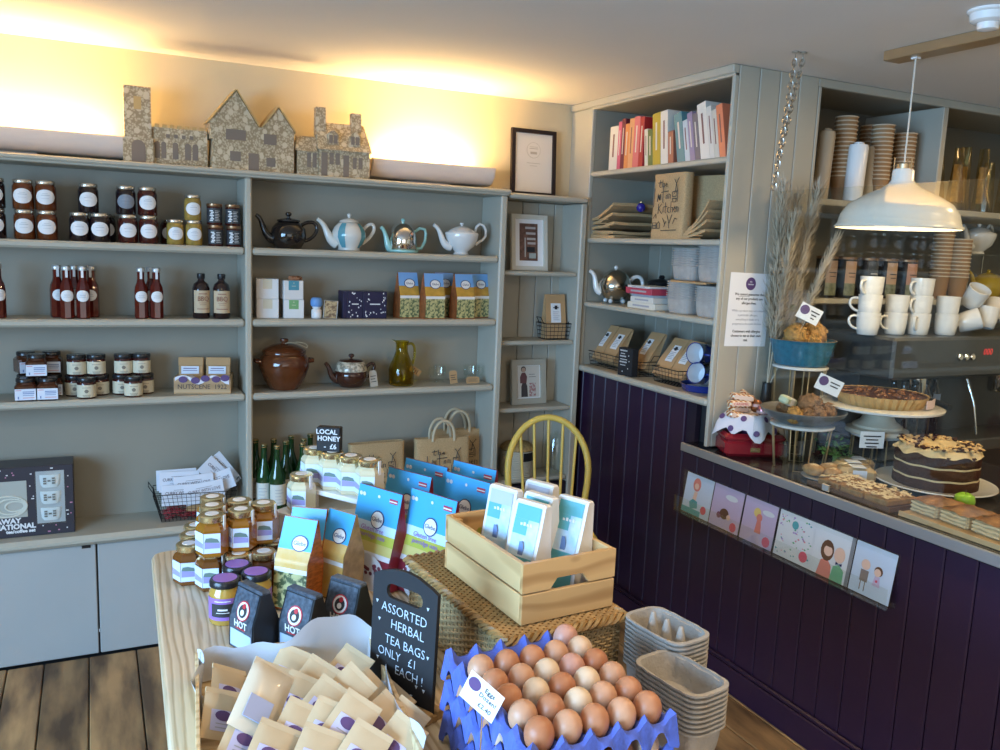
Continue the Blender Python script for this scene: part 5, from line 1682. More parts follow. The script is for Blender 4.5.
# coffee tins on the lower shelf
ctg = 'coffee tins on the lower shelf behind the counter'
for k, (u, lm, lb) in enumerate(((2.717, (.30, .20, .14), 'dark coffee tin at the left end of the lower rear shelf'), (2.825, (.46, .30, .20), 'coffee tin with a pink and green label beside the pampas'), (2.953, (.06, .07, .08), 'black lettered coffee tin between two pink-labelled ones'),
                         (3.068, (.48, .31, .19), 'coffee tin with a peach label right of the black one'), (3.191, (.46, .25, .17), 'rightmost coffee tin with a salmon label'))):
    t = thing('coffee_tin', lb, 'tin', (u, 2.56, 1.453), .1, ctg)
    MB().lathe([(.040, 0), (.042, .002), (.042, .155), (.04, .158)], n=20).build('tin_body', BLACK, t, smooth=50)
    MB().lathe([(.041, .157), (.043, .158), (.043, .166), (.038, .168)], n=20).build('lid', mat('tin_copper', (.28, .17, .10), .35, metal=.7), t, smooth=40)
    MB().arc(.0425, .01, .15, -.9, .6, n=8).build('label', mat('tin_label_%d' % k, lm, .5), t, smooth=60)
    MB().arc(.043, .01, .06, -.9, .6, n=8).build('label_foot', mat('tin_green', (.22, .24, .15), .5, noise=.5, nscale=60), t, smooth=60)
    MB().arc(.0432, .10, .104, -.6, .3, n=4).arc(.0432, .085, .088, -.5, .2, n=4).build('label_print', INK if sum(lm) > .4 else LABELP, t)
wtp = dup(wt, (3.722, 2.62, 1.66), .1, 'white china teapot high on the shelf behind the counter', 'teapots')
rs_ = thing('wire_riser', 'small glass shelf riser carrying the white teapot behind the counter', 'riser', (3.729, 2.62, 1.453))
MB().box(-.17, .17, -.09, .09, .199, .206).build('glass_plate', CLEAR, rs_)
for sx in (-.16, .16):
    for sy in (-.08, .08):
        MB().tube([(sx, sy, 0), (sx, sy, .199)], .004, n=6).build('leg', CHROME, rs_)
ytp = teapot('teapot', 'mustard yellow teapot on the lower shelf under the white teapot', (3.828, 2.62, 1.453),
       [(.045, 0), (.05, .003), (.075, .04), (.08, .07), (.06, .10), (.045, .108)], mat('mustard_glaze', (.42, .30, .03), .12, coat=.4),
       [(.045, .108), (.047, .112), (.02, .122), (.006, .125)], MATS['mustard_glaze'],
       bez((-.06, 0, .04), (-.11, 0, .05), (-.10, 0, .11), (-.14, 0, .125), 8), [.02, .018, .016, .014, .012, .011, .010, .009, .008], MATS['mustard_glaze'],
       bez((.06, 0, .09), (.13, 0, .14), (.13, 0, .04), (.07, 0, .035), 10), .007, MATS['mustard_glaze'], knob=[(.006, .124), (.010, .132), (.005, .138)])

# coffee machine with mugs on top
MSTEEL = mat('machine_steel', (.10, .105, .11), .35, metal=.7)
MX, MY, MZ = 2.60, 2.10, 1.335
cm = thing('coffee_machine', 'dark steel coffee machine with a red digital display', 'coffee machine', (MX, MY, .88))
MB().box(.0, 1.25, .0, .34, .30, .455, b=.01).build('upper_body', MSTEEL, cm, smooth=30)
MB().box(.05, 1.2, .18, .34, .03, .30).build('back_body', mat('machine_dark', (.03, .03, .035), .4), cm)
MB().box(.0, 1.25, .0, .34, 0, .05, b=.006).build('drip_tray', MSTEEL, cm, smooth=30)
for x in (.25, .75):
    hd = MB().lathe([(.035, .22), (.04, .23), (.04, .30)], n=20, c=(x, .09, 0)).build('group_head', CHROME, cm, smooth=40)
    MB().tube([(x, .07, .225), (x - .02, -.08, .205)], [.010, .013], n=8).build('portafilter_handle', BLACK, hd, smooth=60)
for x in (.45, 1.0):
    MB().tube([(x, .02, .29), (x, -.02, .2), (x + .02, -.03, .08)], .005, n=6).build('steam_wand', CHROME, cm, smooth=60)
REDLED = mat('red_display', (.3, .02, .02), .4, emit=(1.0, .06, .06), estr=1.0)
text('000', .036, REDLED, cm, (3.12 - MX, -.003, 1.277 - .88), name='display_digits', shear=.15, bold=-.0006)
for k in range(3):
    MB().lathe([(.012, 0), (.014, .006), (.010, .01)], n=12).build('dial', CHROME, cm, (2.994 - MX + k * .035 - .035, -.001, 1.26 - .88), (PI / 2, 0, 0), smooth=40)
mugg = 'white mugs stacked on the coffee machine'
mg_ = thing('white_mug', 'x', 'mug', (2.593, 2.22, MZ + .001), 2.6, mugg)
MB().lathe([(.032, 0), (.036, .003), (.040, .03), (.043, .082), (.041, .083), (.037, .03), (.030, .008), (.001, .007)], n=20, cap=False).build('cup_body', WHITEG, mg_, smooth=50)
MB().tube(bez((.040, 0, .068), (.085, 0, .078), (.075, 0, .022), (.037, 0, .020), 8), .005, n=7).build('handle', WHITEG, mg_, smooth=60)
mg_['label'] = 'white mug at the foot of the leftmost mug stack'
for u, k, rz, lb in ((868, 1, 2.4, 'white mug, middle of the leftmost mug stack'), (868, 2, 3.3, 'white mug on top of the leftmost mug stack'),
                     (895, 0, 3.0, 'white mug at the foot of the second mug stack'), (895, 1, .4, 'white mug on top of the second mug stack'),
                     (918, 0, 3.6, 'white mug at the foot of the third mug stack'), (918, 1, 3.3, 'white mug, middle of the third mug stack'), (918, 2, 3.2, 'white mug on top of the third mug stack'),
                     (945, 0, .0, 'white mug at the foot of the fourth mug stack'), (945, 1, .1, 'white mug on top of the fourth mug stack')):
    dup(mg_, ({868: 2.593, 895: 2.737, 918: 2.84, 945: 2.97}[u], {868: 2.22, 895: 2.22, 918: 2.2, 945: 2.18}[u], MZ + .001 + k * .066), rz, lb, mugg)
for k, (u, z, rot, lb) in enumerate(((3.062, MZ + .042, (1.2, .3, .6), 'white mug lying tipped at the right of the mug stacks'), (3.123, MZ + .115, (.5, -.3, .3), 'white mug tilted on top of the tipped mugs'), (3.264, MZ + .06, (.4, .5, 1.0), 'white mug leaning at the right edge of the picture'), (3.167, MZ + .03, (.1, .2, .5), 'white mug cut off at the right edge, in front'))):
    dup(mg_, (u, 2.2 if k != 3 else 2.16, z), None, lb, mugg, rot=rot)

# syrup bottles with blue labels behind the tart
for k, (u, v) in enumerate(((903, 392), (912, 392), (921, 392), (884, 375), (930, 377))):
    t = thing('syrup_bottle', ['left', 'middle', 'right', 'rear left', 'rear right'][k] + ' small dark bottle with a pale blue label behind the tart', 'bottle', ({903: 2.753, 912: 2.814, 921: 2.876, 884: 2.789, 930: 3.025}[u], 2.16 if k < 3 else 2.235, .9305), 0, 'syrup bottles behind the tart')
    MB().lathe([(.022, 0), (.024, .003), (.024, .17), (.012, .195), (.010, .22)], n=14).build('glass_body', BROWN, t, smooth=50)
    MB().lathe([(.011, .218), (.012, .22), (.012, .232), (.008, .234)], n=12).build('cap', BLACK, t, smooth=40)
    MB().arc(.0246, .115, .165, -1.0, 1.0, n=8).build('label', mat('pale_blue_tag', (.30, .38, .55), .6), t, smooth=60)

# ================================================================== glass screen, chains, pendant
gs = thing('glass_screen', 'clear glass sneeze screen standing along the counter edge', 'glass screen', (2.072, 0, 0))
MB().box(-.003, .003, .6, 2.208, .8805, 1.824).build('glass_pane', SCREEN_GLASS, gs)
for y in (1.2, 1.85):
    MB().box(-.006, .006, y, y + .03, .8805, .905, b=.002).build('clamp', CHROME, gs)
CHN = mat('chain_steel', (.52, .48, .42), .3, metal=.9)
gy_ = 2.224
for q, (xt, yt, xb, lb) in enumerate(((2.115, 2.212, 2.072, 'left steel chain hanging from the ceiling beside the glass screen'), (2.142, 2.205, 2.105, 'right steel chain hanging from the ceiling hook'))):
    t = thing('hanging_chain', lb, 'chain', (xt, yt, 2.279), 0, 'chains hanging from the ceiling')
    top, bot = Vector((0, 0, -.025)), Vector((xb - xt, gy_ - .012 - yt if q == 0 else .03, (1.83 if q == 0 else 1.94) - 2.279))
    n = int((bot - top).length / .0185)
    m = MB()
    d = (bot - top).normalized()
    s1 = d.orthogonal().normalized()
    s2 = d.cross(s1)
    for k in range(n):
        c = top + (bot - top) * ((k + .5) / n)
        sd = s1 if k % 2 else s2
        m.tube([c + d * (0.0135 * math.cos(a)) + sd * (.0075 * math.sin(a)) for a in [2 * PI * i / 8 for i in range(8)]], .0026, n=4, closed=True)
    tag(m.build('links', CHN, t, smooth=60), kind='stuff')
    MB().lathe([(.012, -.004), (.012, 0)], n=12).build('ceiling_plate', CHN, t)
    MB().tube([(0, 0, -.004), (0, 0, -.014), (.006, 0, -.022), (0, 0, -.03), (-.006, 0, -.024)], .002, n=5).build('hook', CHN, t)
# pendant on its bar
PXc, PYc = 2.37, 1.953
BRASSB = mat('brushed_brass', (.50, .38, .23), .35, metal=.8)
br = thing('ceiling_bar', 'long brushed brass bar fixed to the ceiling above the counter', 'lamp bar', (2.33, 2.045, 2.28), 0, None)
MB().box(0, .075, -1.5, 0, -.032, -.001, b=.002).build('bar', BRASSB, br)
MB().box(.03, .05, PYc - 2.055, PYc - 2.035, -.037, -.031).build('cable_clip', WHITE, br)
pdt = thing('pendant_lamp', 'white enamel pendant lamp with a wide shade over the counter', 'lamp', (PXc, PYc, 2.243))
SHD = mat('shade_white', (.74, .71, .64), .25, coat=.3)
zb = 1.713 - 2.243
zt = zb + .195
MB().lathe([(0.190, 0.000), (0.194, 0.002), (0.194, 0.006), (0.186, 0.014), (0.178, 0.045), (0.156, 0.078), (0.112, 0.105), (0.064, 0.128), (0.042, 0.142), (0.034, 0.155), (0.033, 0.185), (0.029, 0.190), (0.024, 0.190), (0.029, 0.152), (0.060, 0.122), (0.108, 0.098), (0.152, 0.072), (0.173, 0.042), (0.182, 0.012)], n=40, c=(0, 0, zb), cap=False).build('shade', SHD, pdt, smooth=50)
cg_ = MB().lathe([(.020, zb + .188), (.024, zb + .19), (.024, zb + .205), (.012, zb + .21)], n=16).build('lamp_holder', BRASSB, pdt, smooth=40)
for k in range(3):
    a = k * 2.1 + .4
    MB().tube([(.030 * math.cos(a), .030 * math.sin(a), zb + .186), (.030 * math.cos(a), .030 * math.sin(a), zb + .225)], .0022, n=6).build('screw', BRASSB, cg_)
MB().tube([(0, 0, zb + .205), (0, 0, -.0005)], .0028, n=6).build('cable', mat('cable_cream', (.6, .56, .48), .5), pdt)
MB().blob((0, 0, zb + .085), .032, n=14, m=10).build('bulb', mat('warm_bulb', (1, .85, .6), .5, emit=(1, .74, .42), estr=6), pdt, smooth=180)
pl_ = bpy.data.lights.new('pendant_glow', 'POINT')
pl_.energy = 5
pl_.color = (1, .76, .46)
pl_.shadow_soft_size = .035
po = bpy.data.objects.new('pendant_glow', pl_)
COL.objects.link(po)
po.location = (PXc, PYc, 2.243 + zb + .04)
sd_ = thing('smoke_detector', 'round white smoke detector on the ceiling at the upper right', 'smoke detector', (2.178, 1.579, 2.279))
MB().lathe([(.055, 0), (.055, -.006), (.05, -.010)], n=24).build('base', WHITE, sd_, smooth=40)
MB().lathe([(.048, -.010), (.046, -.028), (.036, -.034), (.03, -.034)], n=24).build('housing', WHITE, sd_, smooth=40)
MB().lathe([(.028, -.034), (.026, -.05), (.01, -.054)], n=24).build('sensor', WHITE, sd_, smooth=40)

# ================================================================== on the counter
# red tin and sweets
rt = thing('red_tin', 'red lidded tin box standing on the counter behind the glass', 'tin', (2.195, 2.355, .8785), -.42)
RED = mat('red_enamel', (.24, .012, .02), .25, coat=.3)
MB().box(-.11, .11, -.07, .07, 0, .062, b=.012).build('tin_body', RED, rt, smooth=40)
MB().box(-.113, .113, -.073, .073, .055, .085, b=.012).build('lid', RED, rt, smooth=40)
MB().box(-.018, .018, -.0715, -.0695, .02, .036).build('name_plate', GOLD, rt)
sw = thing('spotted_cloth_bowl', 'bowl lined with a white cloth of purple spots on the red tin', 'bowl', (2.19, 2.36, .9645), -.42)
MB().lathe([(.05, 0), (.055, .004), (.085, .045), (.088, .05), (.083, .05), (.05, .008), (.001, .007)], n=24, cap=False).build('bowl', PLUM, sw, smooth=50)
def clf(u, v):
    a = 2 * PI * u
    fl_ = .105 + .032 * max(0, math.cos(4 * a)) ** 2
    r = .05 + (fl_ - .05) * v
    z = .028 + .03 * v * (1 - v) * 4 - (.03 + .022 * (.5 + .5 * math.cos(8 * a + .7))) * v * v - (.02 if v > .95 else 0) * max(0, math.cos(4 * a))
    return (r * math.cos(a), r * math.sin(a), z + .022)
MB().grid(clf, 48, 6, closed_u=True).build('cloth', mat('cloth_white', (.66, .62, .64), .85), sw, smooth=60)
for k in range(14):
    u = k / 14 + .02
    v = .72 if k % 2 else .93
    p = Vector(clf(u, v))
    pu = Vector(clf(u + .004, v)) - p
    pv = Vector(clf(u, v - .03)) - p
    nn = pu.cross(-pv).normalized()
    if nn.dot(Vector((p.x, p.y, .03))) < 0:
        nn = -nn
    o = MB().lathe([(.0115, 0), (.0115, .0006)], n=12).build('spot', PLUM, sw, tuple(p + nn * .0015), tuple(nn.to_track_quat('Z', 'Y').to_euler()))
STRIPE = mat('candy_stripe', (.70, .36, .04), .3, noise=.9, nscale=1, col2=(.62, .55, .42))
def stripe_mat():
    m = bpy.data.materials.new('striped_wrapper')
    m.use_nodes = True
    nt = m.node_tree
    b = nt.nodes['Principled BSDF']
    b.inputs['Roughness'].default_value = .3
    tc = nt.nodes.new('ShaderNodeTexCoord')
    wv = nt.nodes.new('ShaderNodeTexWave')
    wv.bands_direction = 'DIAGONAL'
    wv.inputs['Scale'].default_value = 34
    nt.links.new(tc.outputs['Object'], wv.inputs['Vector'])
    r = nt.nodes.new('ShaderNodeValToRGB')
    r.color_ramp.interpolation = 'CONSTANT'
    for e, (p, c) in zip(r.color_ramp.elements, ((0, (.66, .60, .48, 1)), (.6, (.30, .07, .02, 1)))):
        e.position, e.color = p, c
    e = r.color_ramp.elements.new(.3)
    e.color = (.72, .38, .03, 1)
    nt.links.new(wv.outputs['Fac'], r.inputs['Fac'])
    nt.links.new(r.outputs['Color'], b.inputs['Base Color'])
    return m
STRW = stripe_mat()
PINKF = mat('pink_foil', (.42, .15, .15), .22, metal=.6)
cng = 'wrapped sweets in the spotted cloth bowl'
sweets = [(-.055, -.03, .055, (0, .2, .3), 1, 'striped sweet bar at the front left of the bowl'), (-.025, -.045, .052, (0, -.1, -.2), 1, 'striped sweet bar at the front of the bowl'), (-.045, .0, .075, (.2, .1, .5), 1, 'striped sweet bar in the second layer'),
          (-.05, -.02, .094, (0, .0, .15), 1, 'striped caramel bar with a red name panel on top of the heap'), (-.04, -.015, .114, (0, .12, .1), 1, 'striped sweet bar uppermost on the left'), (.0, .02, .105, (.3, .6, .2), 1, 'striped sweet bar tilted up at the back'),
          (.035, -.03, .07, (0, 0, 0), 2, 'pink foil sweet at the front right of the bowl'), (.065, -.005, .075, (0, .5, 0), 2, 'pink foil sweet at the right end of the bowl'), (.02, .0, .085, (0, .2, 1), 3, 'brown foil sweet in the middle of the bowl')]
for x, y, z, rot, kd, lb in sweets:
    c, s_ = math.cos(-.42), math.sin(-.42)
    z *= 1.12
    t = thing('wrapped_sweet', lb, 'sweet', (2.19 + c * x - s_ * y, 2.36 + s_ * x + c * y, .9645 + z), 0, cng, rot=(rot[0], rot[1], rot[2] - .42))
    if kd == 1:
        MB().box(-.042, .042, -.018, .018, -.012, .012, b=.004).build('wrapper', STRW, t, smooth=30)
        MB().box(-.036, .036, -.0187, -.0177, -.008, .007).build('name_panel', mat('sweet_panel', (.66, .50, .40), .5), t)
        if 'caramel' in lb:
            text('CARAMEL', .0135, mat('sweet_red', (.5, .03, .04), .5), t, (0, -.0192, -.0005))
    else:
        MB().lathe([(.004, -.026), (.014, -.022), (.020, -.012), (.021, .010), (.016, .02), (.004, .024)], n=12).build('foil', PINKF if kd == 2 else mat('brown_foil', (.22, .07, .02), .3, metal=.4), t, smooth=40)
        MB().lathe([(.0205, -.006), (.0215, 0), (.0205, .006)], n=12, cap=False).build('band', mat('foil_band', (.5, .32, .3), .4), t, smooth=40)

# wire stands
def wire_stand(label, loc, r, h, group='gold wire cake stands', lr=1.0):
    t = thing('wire_stand', label, 'cake stand', loc, 0, group)
    MB().lathe([(.001, h - .006), (r, h - .006), (r + .004, h - .003), (r + .004, h + .004), (r, h + .006), (.001, h + .006)], n=32, cap=False).build('top_plate', WHITEG, t, smooth=40)
    GW = mat('gold_wire', (.62, .50, .30), .3, metal=.9)
    for k in range(4):
        a = .6 + k * PI / 2
        a2 = a + .55
        MB().tube([(r * .95 * math.cos(a), r * .95 * math.sin(a), h - .006), (r * lr * math.cos(a), r * lr * math.sin(a), .003), (r * lr * math.cos(a2), r * lr * math.sin(a2), .003), (r * .95 * math.cos(a2), r * .95 * math.sin(a2), h - .006)], .003, n=6).build('leg', GW, t)
    return t
S1 = (2.222, 2.135, .8785)
wire_stand('low white-topped gold wire stand under the grey dish', S1, .105, .155, lr=.8)
gd = thing('grey_dish', 'wide grey stoneware dish of energy balls on the low stand', 'dish', (S1[0], S1[1], .8785 + .1615))
GREYST = mat('grey_stoneware', (.16, .155, .15), .3, noise=.3, nscale=14)
MB().lathe([(.08, 0), (.09, .003), (.138, .035), (.145, .048), (.141, .049), (.13, .037), (.085, .008), (.001, .007)], n=40, cap=False).build('dish', GREYST, gd, smooth=50)
S2 = (2.40, 2.342, .8785)
wire_stand('tall white-topped gold wire stand under the blue bowl', S2, .098, .325, lr=.8)
bb_ = thing('blue_bowl', 'turquoise ribbed ceramic bowl on the tall stand', 'bowl', (S2[0], S2[1], .8785 + .3315))
BLUEC = mat('turquoise_glaze', (.025, .16, .24), .2, coat=.3, noise=.3, nscale=60)
rib = [(.085, 0), (.095, .004)]
for k in range(10):
    z0 = .008 + k * .0085
    rib += [(.097 + .0022 * k, z0), (.0995 + .0022 * k, z0 + .004)]
rib += [(.122, .096), (.118, .097), (.09, .01), (.001, .008)]
MB().lathe(rib, n=40, cap=False).build('bowl', BLUEC, bb_, smooth=40)
MB().lathe([(.119, .0955), (.1225, .098), (.119, .0985)], n=40, cap=False).build('bare_rim', mat('clay_rim', (.34, .24, .16), .6), bb_, smooth=50)
CRISP = mat('crispy_gold', (.50, .26, .07), .7, noise=.5, nscale=90, bump=1.0, bscale=130)
BALLB = mat('crumbed_brown', (.32, .17, .08), .8, noise=.5, nscale=110, bump=1.0, bscale=160)
def knobbly(t, name, c, r, m, sd):
    g = random.Random(sd)
    MB().blob(c, r, n=18, m=13, jit=.07, rg=g).build(name, m, t, smooth=60)
    q = MB()
    rr = r if isinstance(r, tuple) else (r, r, r)
    for k in range(46):
        a, b = g.uniform(0, 2 * PI), g.uniform(-.5, 1.5)
        p = (c[0] + rr[0] * math.cos(a) * math.cos(b), c[1] + rr[1] * math.sin(a) * math.cos(b), c[2] + rr[2] * math.sin(b))
        q.blob(p, (g.uniform(.0035, .007),) * 3, n=5, m=4, jit=.3, rg=g)
    tag(q.build('crumbs', m, t, smooth=40), kind='stuff')
for k, (x, y, z, r, lb) in enumerate(((-.05, -.015, .112, .044, 'golden crispy scone at the left of the turquoise bowl'), (.045, -.012, .115, .046, 'golden crispy scone at the right of the turquoise bowl'), (.0, .045, .10, .04, 'golden crispy scone at the back of the turquoise bowl'), (.0, -.05, .088, .032, 'small golden crispy scone at the front of the turquoise bowl'))):
    t = thing('crispy_scone', lb, 'scone', (S2[0] + x, S2[1] + y, .8785 + .3315 + z), 0, 'crispy scones in the turquoise bowl')
    knobbly(t, 'scone', (0, 0, 0), r, CRISP, k)
for k, (x, y, z, r, m, lb) in enumerate(((-.09, -.05, .058, .028, CRISP, 'golden cluster at the left of the grey dish'), (-.045, -.065, .055, .026, BALLB, 'crumbed ball at the front left of the grey dish'), (.0, -.07, .058, .027, BALLB, 'crumbed ball at the front centre of the grey dish'), (.05, -.06, .060, .028, BALLB, 'crumbed ball front right of centre in the grey dish'), (.095, -.025, .058, .028, BALLB, 'crumbed ball at the right of the grey dish'),
                                     (.02, -.01, .075, .045, BALLB, 'large crumbed ball heaped in the middle of the grey dish'), (.07, .04, .06, .03, BALLB, 'crumbed ball at the back right of the grey dish'), (-.02, .06, .055, .03, BALLB, 'crumbed ball at the back of the grey dish'))):
    t = thing('energy_ball', lb, 'cake', (S1[0] + x, S1[1] + y, S1[2] + .1615 + z - .02), 0, 'crumbed balls in the grey dish')
    knobbly(t, 'ball', (0, 0, 0), r, m, 20 + k)
wrp = thing('wrapped_bar', 'pale green wrapped bar leaning in the grey dish', 'bar', (S1[0] - .055, S1[1] + .02, S1[2] + .1615 + .075), 0, None, rot=(.3, .25, .4))
MB().box(-.045, .045, -.018, .018, -.014, .014, b=.006).build('wrapper', mat('pale_green_wrap', (.50, .55, .38), .4), wrp, smooth=40)
MB().box(-.02, .02, -.019, .019, -.0145, .0148, b=.004).build('label_band', LABELP, wrp)
def card(label, loc, rot, w_=.075, h_=.05, lines=(), dot=True, pick=.06):
    t = thing('price_card', label, 'card', loc, 0, 'white price cards on the cakes', rot=rot)
    MB().box(-w_ / 2, w_ / 2, -.0005, .0005, -h_ / 2, h_ / 2).build('card', PAPER, t)
    if dot:
        MB().lathe([(h_ * .3, 0), (h_ * .3, .0004)], n=18).build('round_logo', PLUM, t, (-w_ * .26, -.0008, h_ * .12), UP)
    for k, s in enumerate(lines):
        wd = w_ * (.2 if dot else .36) * s
        MB().box(w_ * (.2 if dot else 0) - wd, w_ * (.2 if dot else 0) + wd, -.0011, -.0004, h_ * (.22 - k * .21) - h_ * .045, h_ * (.22 - k * .21) + h_ * .035).build('handwriting', INK, t)
    if pick:
        MB().tube([(0, .0015, 0), (0, .0015, -h_ / 2 - pick)], .001, n=5).build('stick', CHROME, t)
    return t
FACE = -.5
card('white price card with purple logo stuck in the turquoise bowl', (S2[0] - .04, S2[1] - .06, 1.407), (0, .42, FACE), .085, .058, (1.0, .6, .4))
card('white price card with purple logo stuck in the grey dish', (S1[0] + .035, S1[1] - .07, 1.182), (0, .38, FACE), .088, .055, (1.0, .8))

# tart on a cake stand
TS = (2.52, 2.07, .8785)
wire_stand('gold wire stand carrying the tart plate', (TS[0], TS[1], .8785), .085, .115)
cst = thing('cake_stand', 'white pedestal cake stand holding the nut tart', 'cake stand', (TS[0], TS[1], .8785 + .1215))
CREAMC = mat('cream_ceramic', (.62, .55, .44), .25, coat=.2)
MB().lathe([(.105, 0), (.108, .004), (.104, .016), (.085, .022), (.083, .030), (.06, .045), (.045, .075), (.05, .092)], n=32).build('pedestal', CREAMC, cst, smooth=40)
MB().lathe([(.05, .09), (.20, .093), (.21, .097), (.212, .104), (.205, .106), (.001, .103)], n=48, cap=False).build('plate', WHITEG, cst, smooth=40)
trt = thing('nut_tart', 'fluted pecan tart cut into slices on the pedestal stand', 'tart', (TS[0], TS[1], TS[2] + .1215 + .1045))
def flute(u, v):
    a = 2 * PI * u
    r = (.135 + .02 * v) * (1 + .025 * math.cos(36 * a))
    return (r * math.cos(a), r * math.sin(a), .042 * v)
m = MB().grid(flute, 144, 2, closed_u=True)
m.build('pastry_case', mat('tart_pastry', (.52, .30, .10), .6, noise=.3, nscale=40), trt, smooth=50)
MB().lathe([(.150, .040), (.147, .034), (.001, .036)], n=40, cap=False).build('filling', mat('tart_filling', (.10, .035, .015), .35, noise=.6, nscale=60, bump=.8, bscale=70), trt, smooth=50)
q = MB()
g_ = random.Random(5)
for k in range(60):
    a, r = g_.uniform(0, 2 * PI), .14 * math.sqrt(g_.random())
    q.blob((r * math.cos(a), r * math.sin(a), .038), (.010, .007, .006), n=6, m=4, jit=.2, rg=g_)
tag(q.build('pecans', mat('pecan', (.16, .06, .02), .45), trt, smooth=50), kind='stuff')
for k in range(2):
    MB().box(-.02, .02, -.001, .001, 0, .03).build('paper_flag', mat('pink_card', (.60, .45, .42), .7), trt, (.06 + k * .045, -.153 + k * .02, .006), (0, 0, .15 + .3 * k))

# chocolate cake
KC = (2.475, 1.79, .8785)
pt_ = thing('cake_plate', 'large white plate under the chocolate layer cake', 'plate', KC)
MB().lathe([(.10, 0), (.11, .003), (.17, .018), (.185, .021), (.183, .025), (.165, .022), (.10, .012), (.001, .011)], n=48, cap=False).build('plate', WHITEG, pt_, smooth=50)
MB().lathe([(.09, 0), (.10, 0), (.10, .004), (.09, .004)], n=32, cap=False).build('foot_ring', WHITEG, pt_, smooth=40)
kk = thing('chocolate_cake', 'three-layer chocolate cake with cream filling and nutty icing', 'cake', (KC[0], KC[1], KC[2] + .0125))
CHOC = mat('chocolate_sponge', (.06, .021, .009), .9, spec=.15, noise=.4, nscale=60, bump=.6, bscale=120)
ICING = mat('cream_icing', (.62, .47, .24), .5, noise=.2, nscale=30, bump=.3, bscale=60)
CR = .128
for k in range(3):
    z0 = k * .040
    MB().lathe([(CR - .003, z0), (CR, z0 + .004), (CR, z0 + .032), (CR - .003, z0 + .036)], n=48).build('sponge_layer', CHOC, kk, smooth=50)
    if k < 2:
        MB().grid(lambda u, v, z0=z0: ((CR - .001 + .0022 * math.sin(u * 37) * (.5 - abs(v - .5)) * 2) * math.cos(2 * PI * u), (CR - .001 + .0022 * math.sin(u * 37) * (.5 - abs(v - .5)) * 2) * math.sin(2 * PI * u), z0 + .0345 + .006 * v + .0012 * math.sin(u * 60)), 72, 3, closed_u=True).build('cream_layer', ICING, kk, smooth=60)
def icef(u, v):
    a = 2 * PI * u
    r = (CR + .004 + .003 * math.sin(9 * a) + .002 * math.sin(17 * a)) * min(1, v * 1.0)
    edge = max(0, (v - .85) / .15)
    return (r * math.cos(a), r * math.sin(a), .124 + .010 * math.sin(min(1, (1 - v) * 5) * PI / 2) + .003 * math.sin(7 * a + v * 9) - edge * (.010 + .004 * math.sin(11 * a)))
MB().grid(icef, 72, 12, closed_u=True).build('icing', ICING, kk, smooth=60)
q, q2 = MB(), MB()
for k in range(170):
    a, r = g_.uniform(0, 2 * PI), CR * (.35 + .63 * math.sqrt(g_.random()))
    p = (r * math.cos(a), r * math.sin(a), .137 + g_.uniform(-.002, .004))
    if k % 2:
        q.blob(p, (g_.uniform(.005, .011), g_.uniform(.005, .009), .004), n=5, m=4, jit=.3, rg=g_)
    else:
        q2.blob(p, (g_.uniform(.006, .012), g_.uniform(.005, .009), .0045), n=6, m=4, jit=.3, rg=g_)
tag(q.build('chocolate_chips', CHOC, kk), kind='stuff')
tag(q2.build('banana_chips', mat('banana_chip', (.55, .36, .14), .6), kk), kind='stuff')

# pastries at the front of the counter
pbd = thing('pastry_board', 'pale wooden board of layered pastry slices at the front edge', 'board', (2.165, 1.42, .8785))
MB().box(-.075, .075, -.32, .19, 0, .014, b=.003).build('board', PINE, pbd)
MB().box(-.078, -.072, -.32, .19, .002, .016).build('lip', PINE, pbd)
pst = mat('golden_pastry', (.34, .15, .04), .45, noise=.7, nscale=26, col2=(.10, .035, .012), bump=.8, bscale=50)
psd = mat('pastry_layers', (.58, .42, .22), .7, noise=.5, nscale=40, stretch=(1, 1, 6))
for k in range(5):
    t = thing('pastry_slice', ['first', 'second', 'third', 'fourth', 'fifth'][k] + ' glazed pastry slice from the left on the wooden board', 'pastry', (2.175, 1.555 - k * .095, .893), rnd.uniform(-.15, .15), 'pastry slices on the wooden board')
    g = random.Random(40 + k)
    def tp(u, v):
        return (-.058 + .116 * v, -.045 + .09 * u, .038 + .014 * math.sin(PI * u) * math.sin(PI * v) + g.uniform(-.003, .003))
    MB().box(-.055, .055, -.043, .043, 0, .036, b=.005).build('layers', psd, t, smooth=30)
    MB().grid(tp, 6, 6).build('crust', pst, t, smooth=50)
    q = MB()
    for w2 in range(3):
        q.tube([(-.057, -.04 + i * .08 / 6, .008 + w2 * .011 + g.uniform(-.002, .002)) for i in range(7)], .003, n=5)
    tag(q.build('flaky_layers', mat('flake_pale', (.62, .48, .28), .7), t), kind='stuff')
slt = thing('slice_tray', 'dark tray of almond-topped slices on the counter', 'tray', (2.165, 1.80, .8785))
MB().box(-.08, .08, -.16, .16, 0, .006).box(-.08, -.076, -.16, .16, .006, .014).box(.076, .08, -.16, .16, .006, .014).build('tray', mat('copper_tray', (.16, .08, .045), .35, metal=.3), slt)
MB().box(-.076, .076, -.16, -.156, .006, .014).build('tray_lip', MATS['copper_tray'], slt)
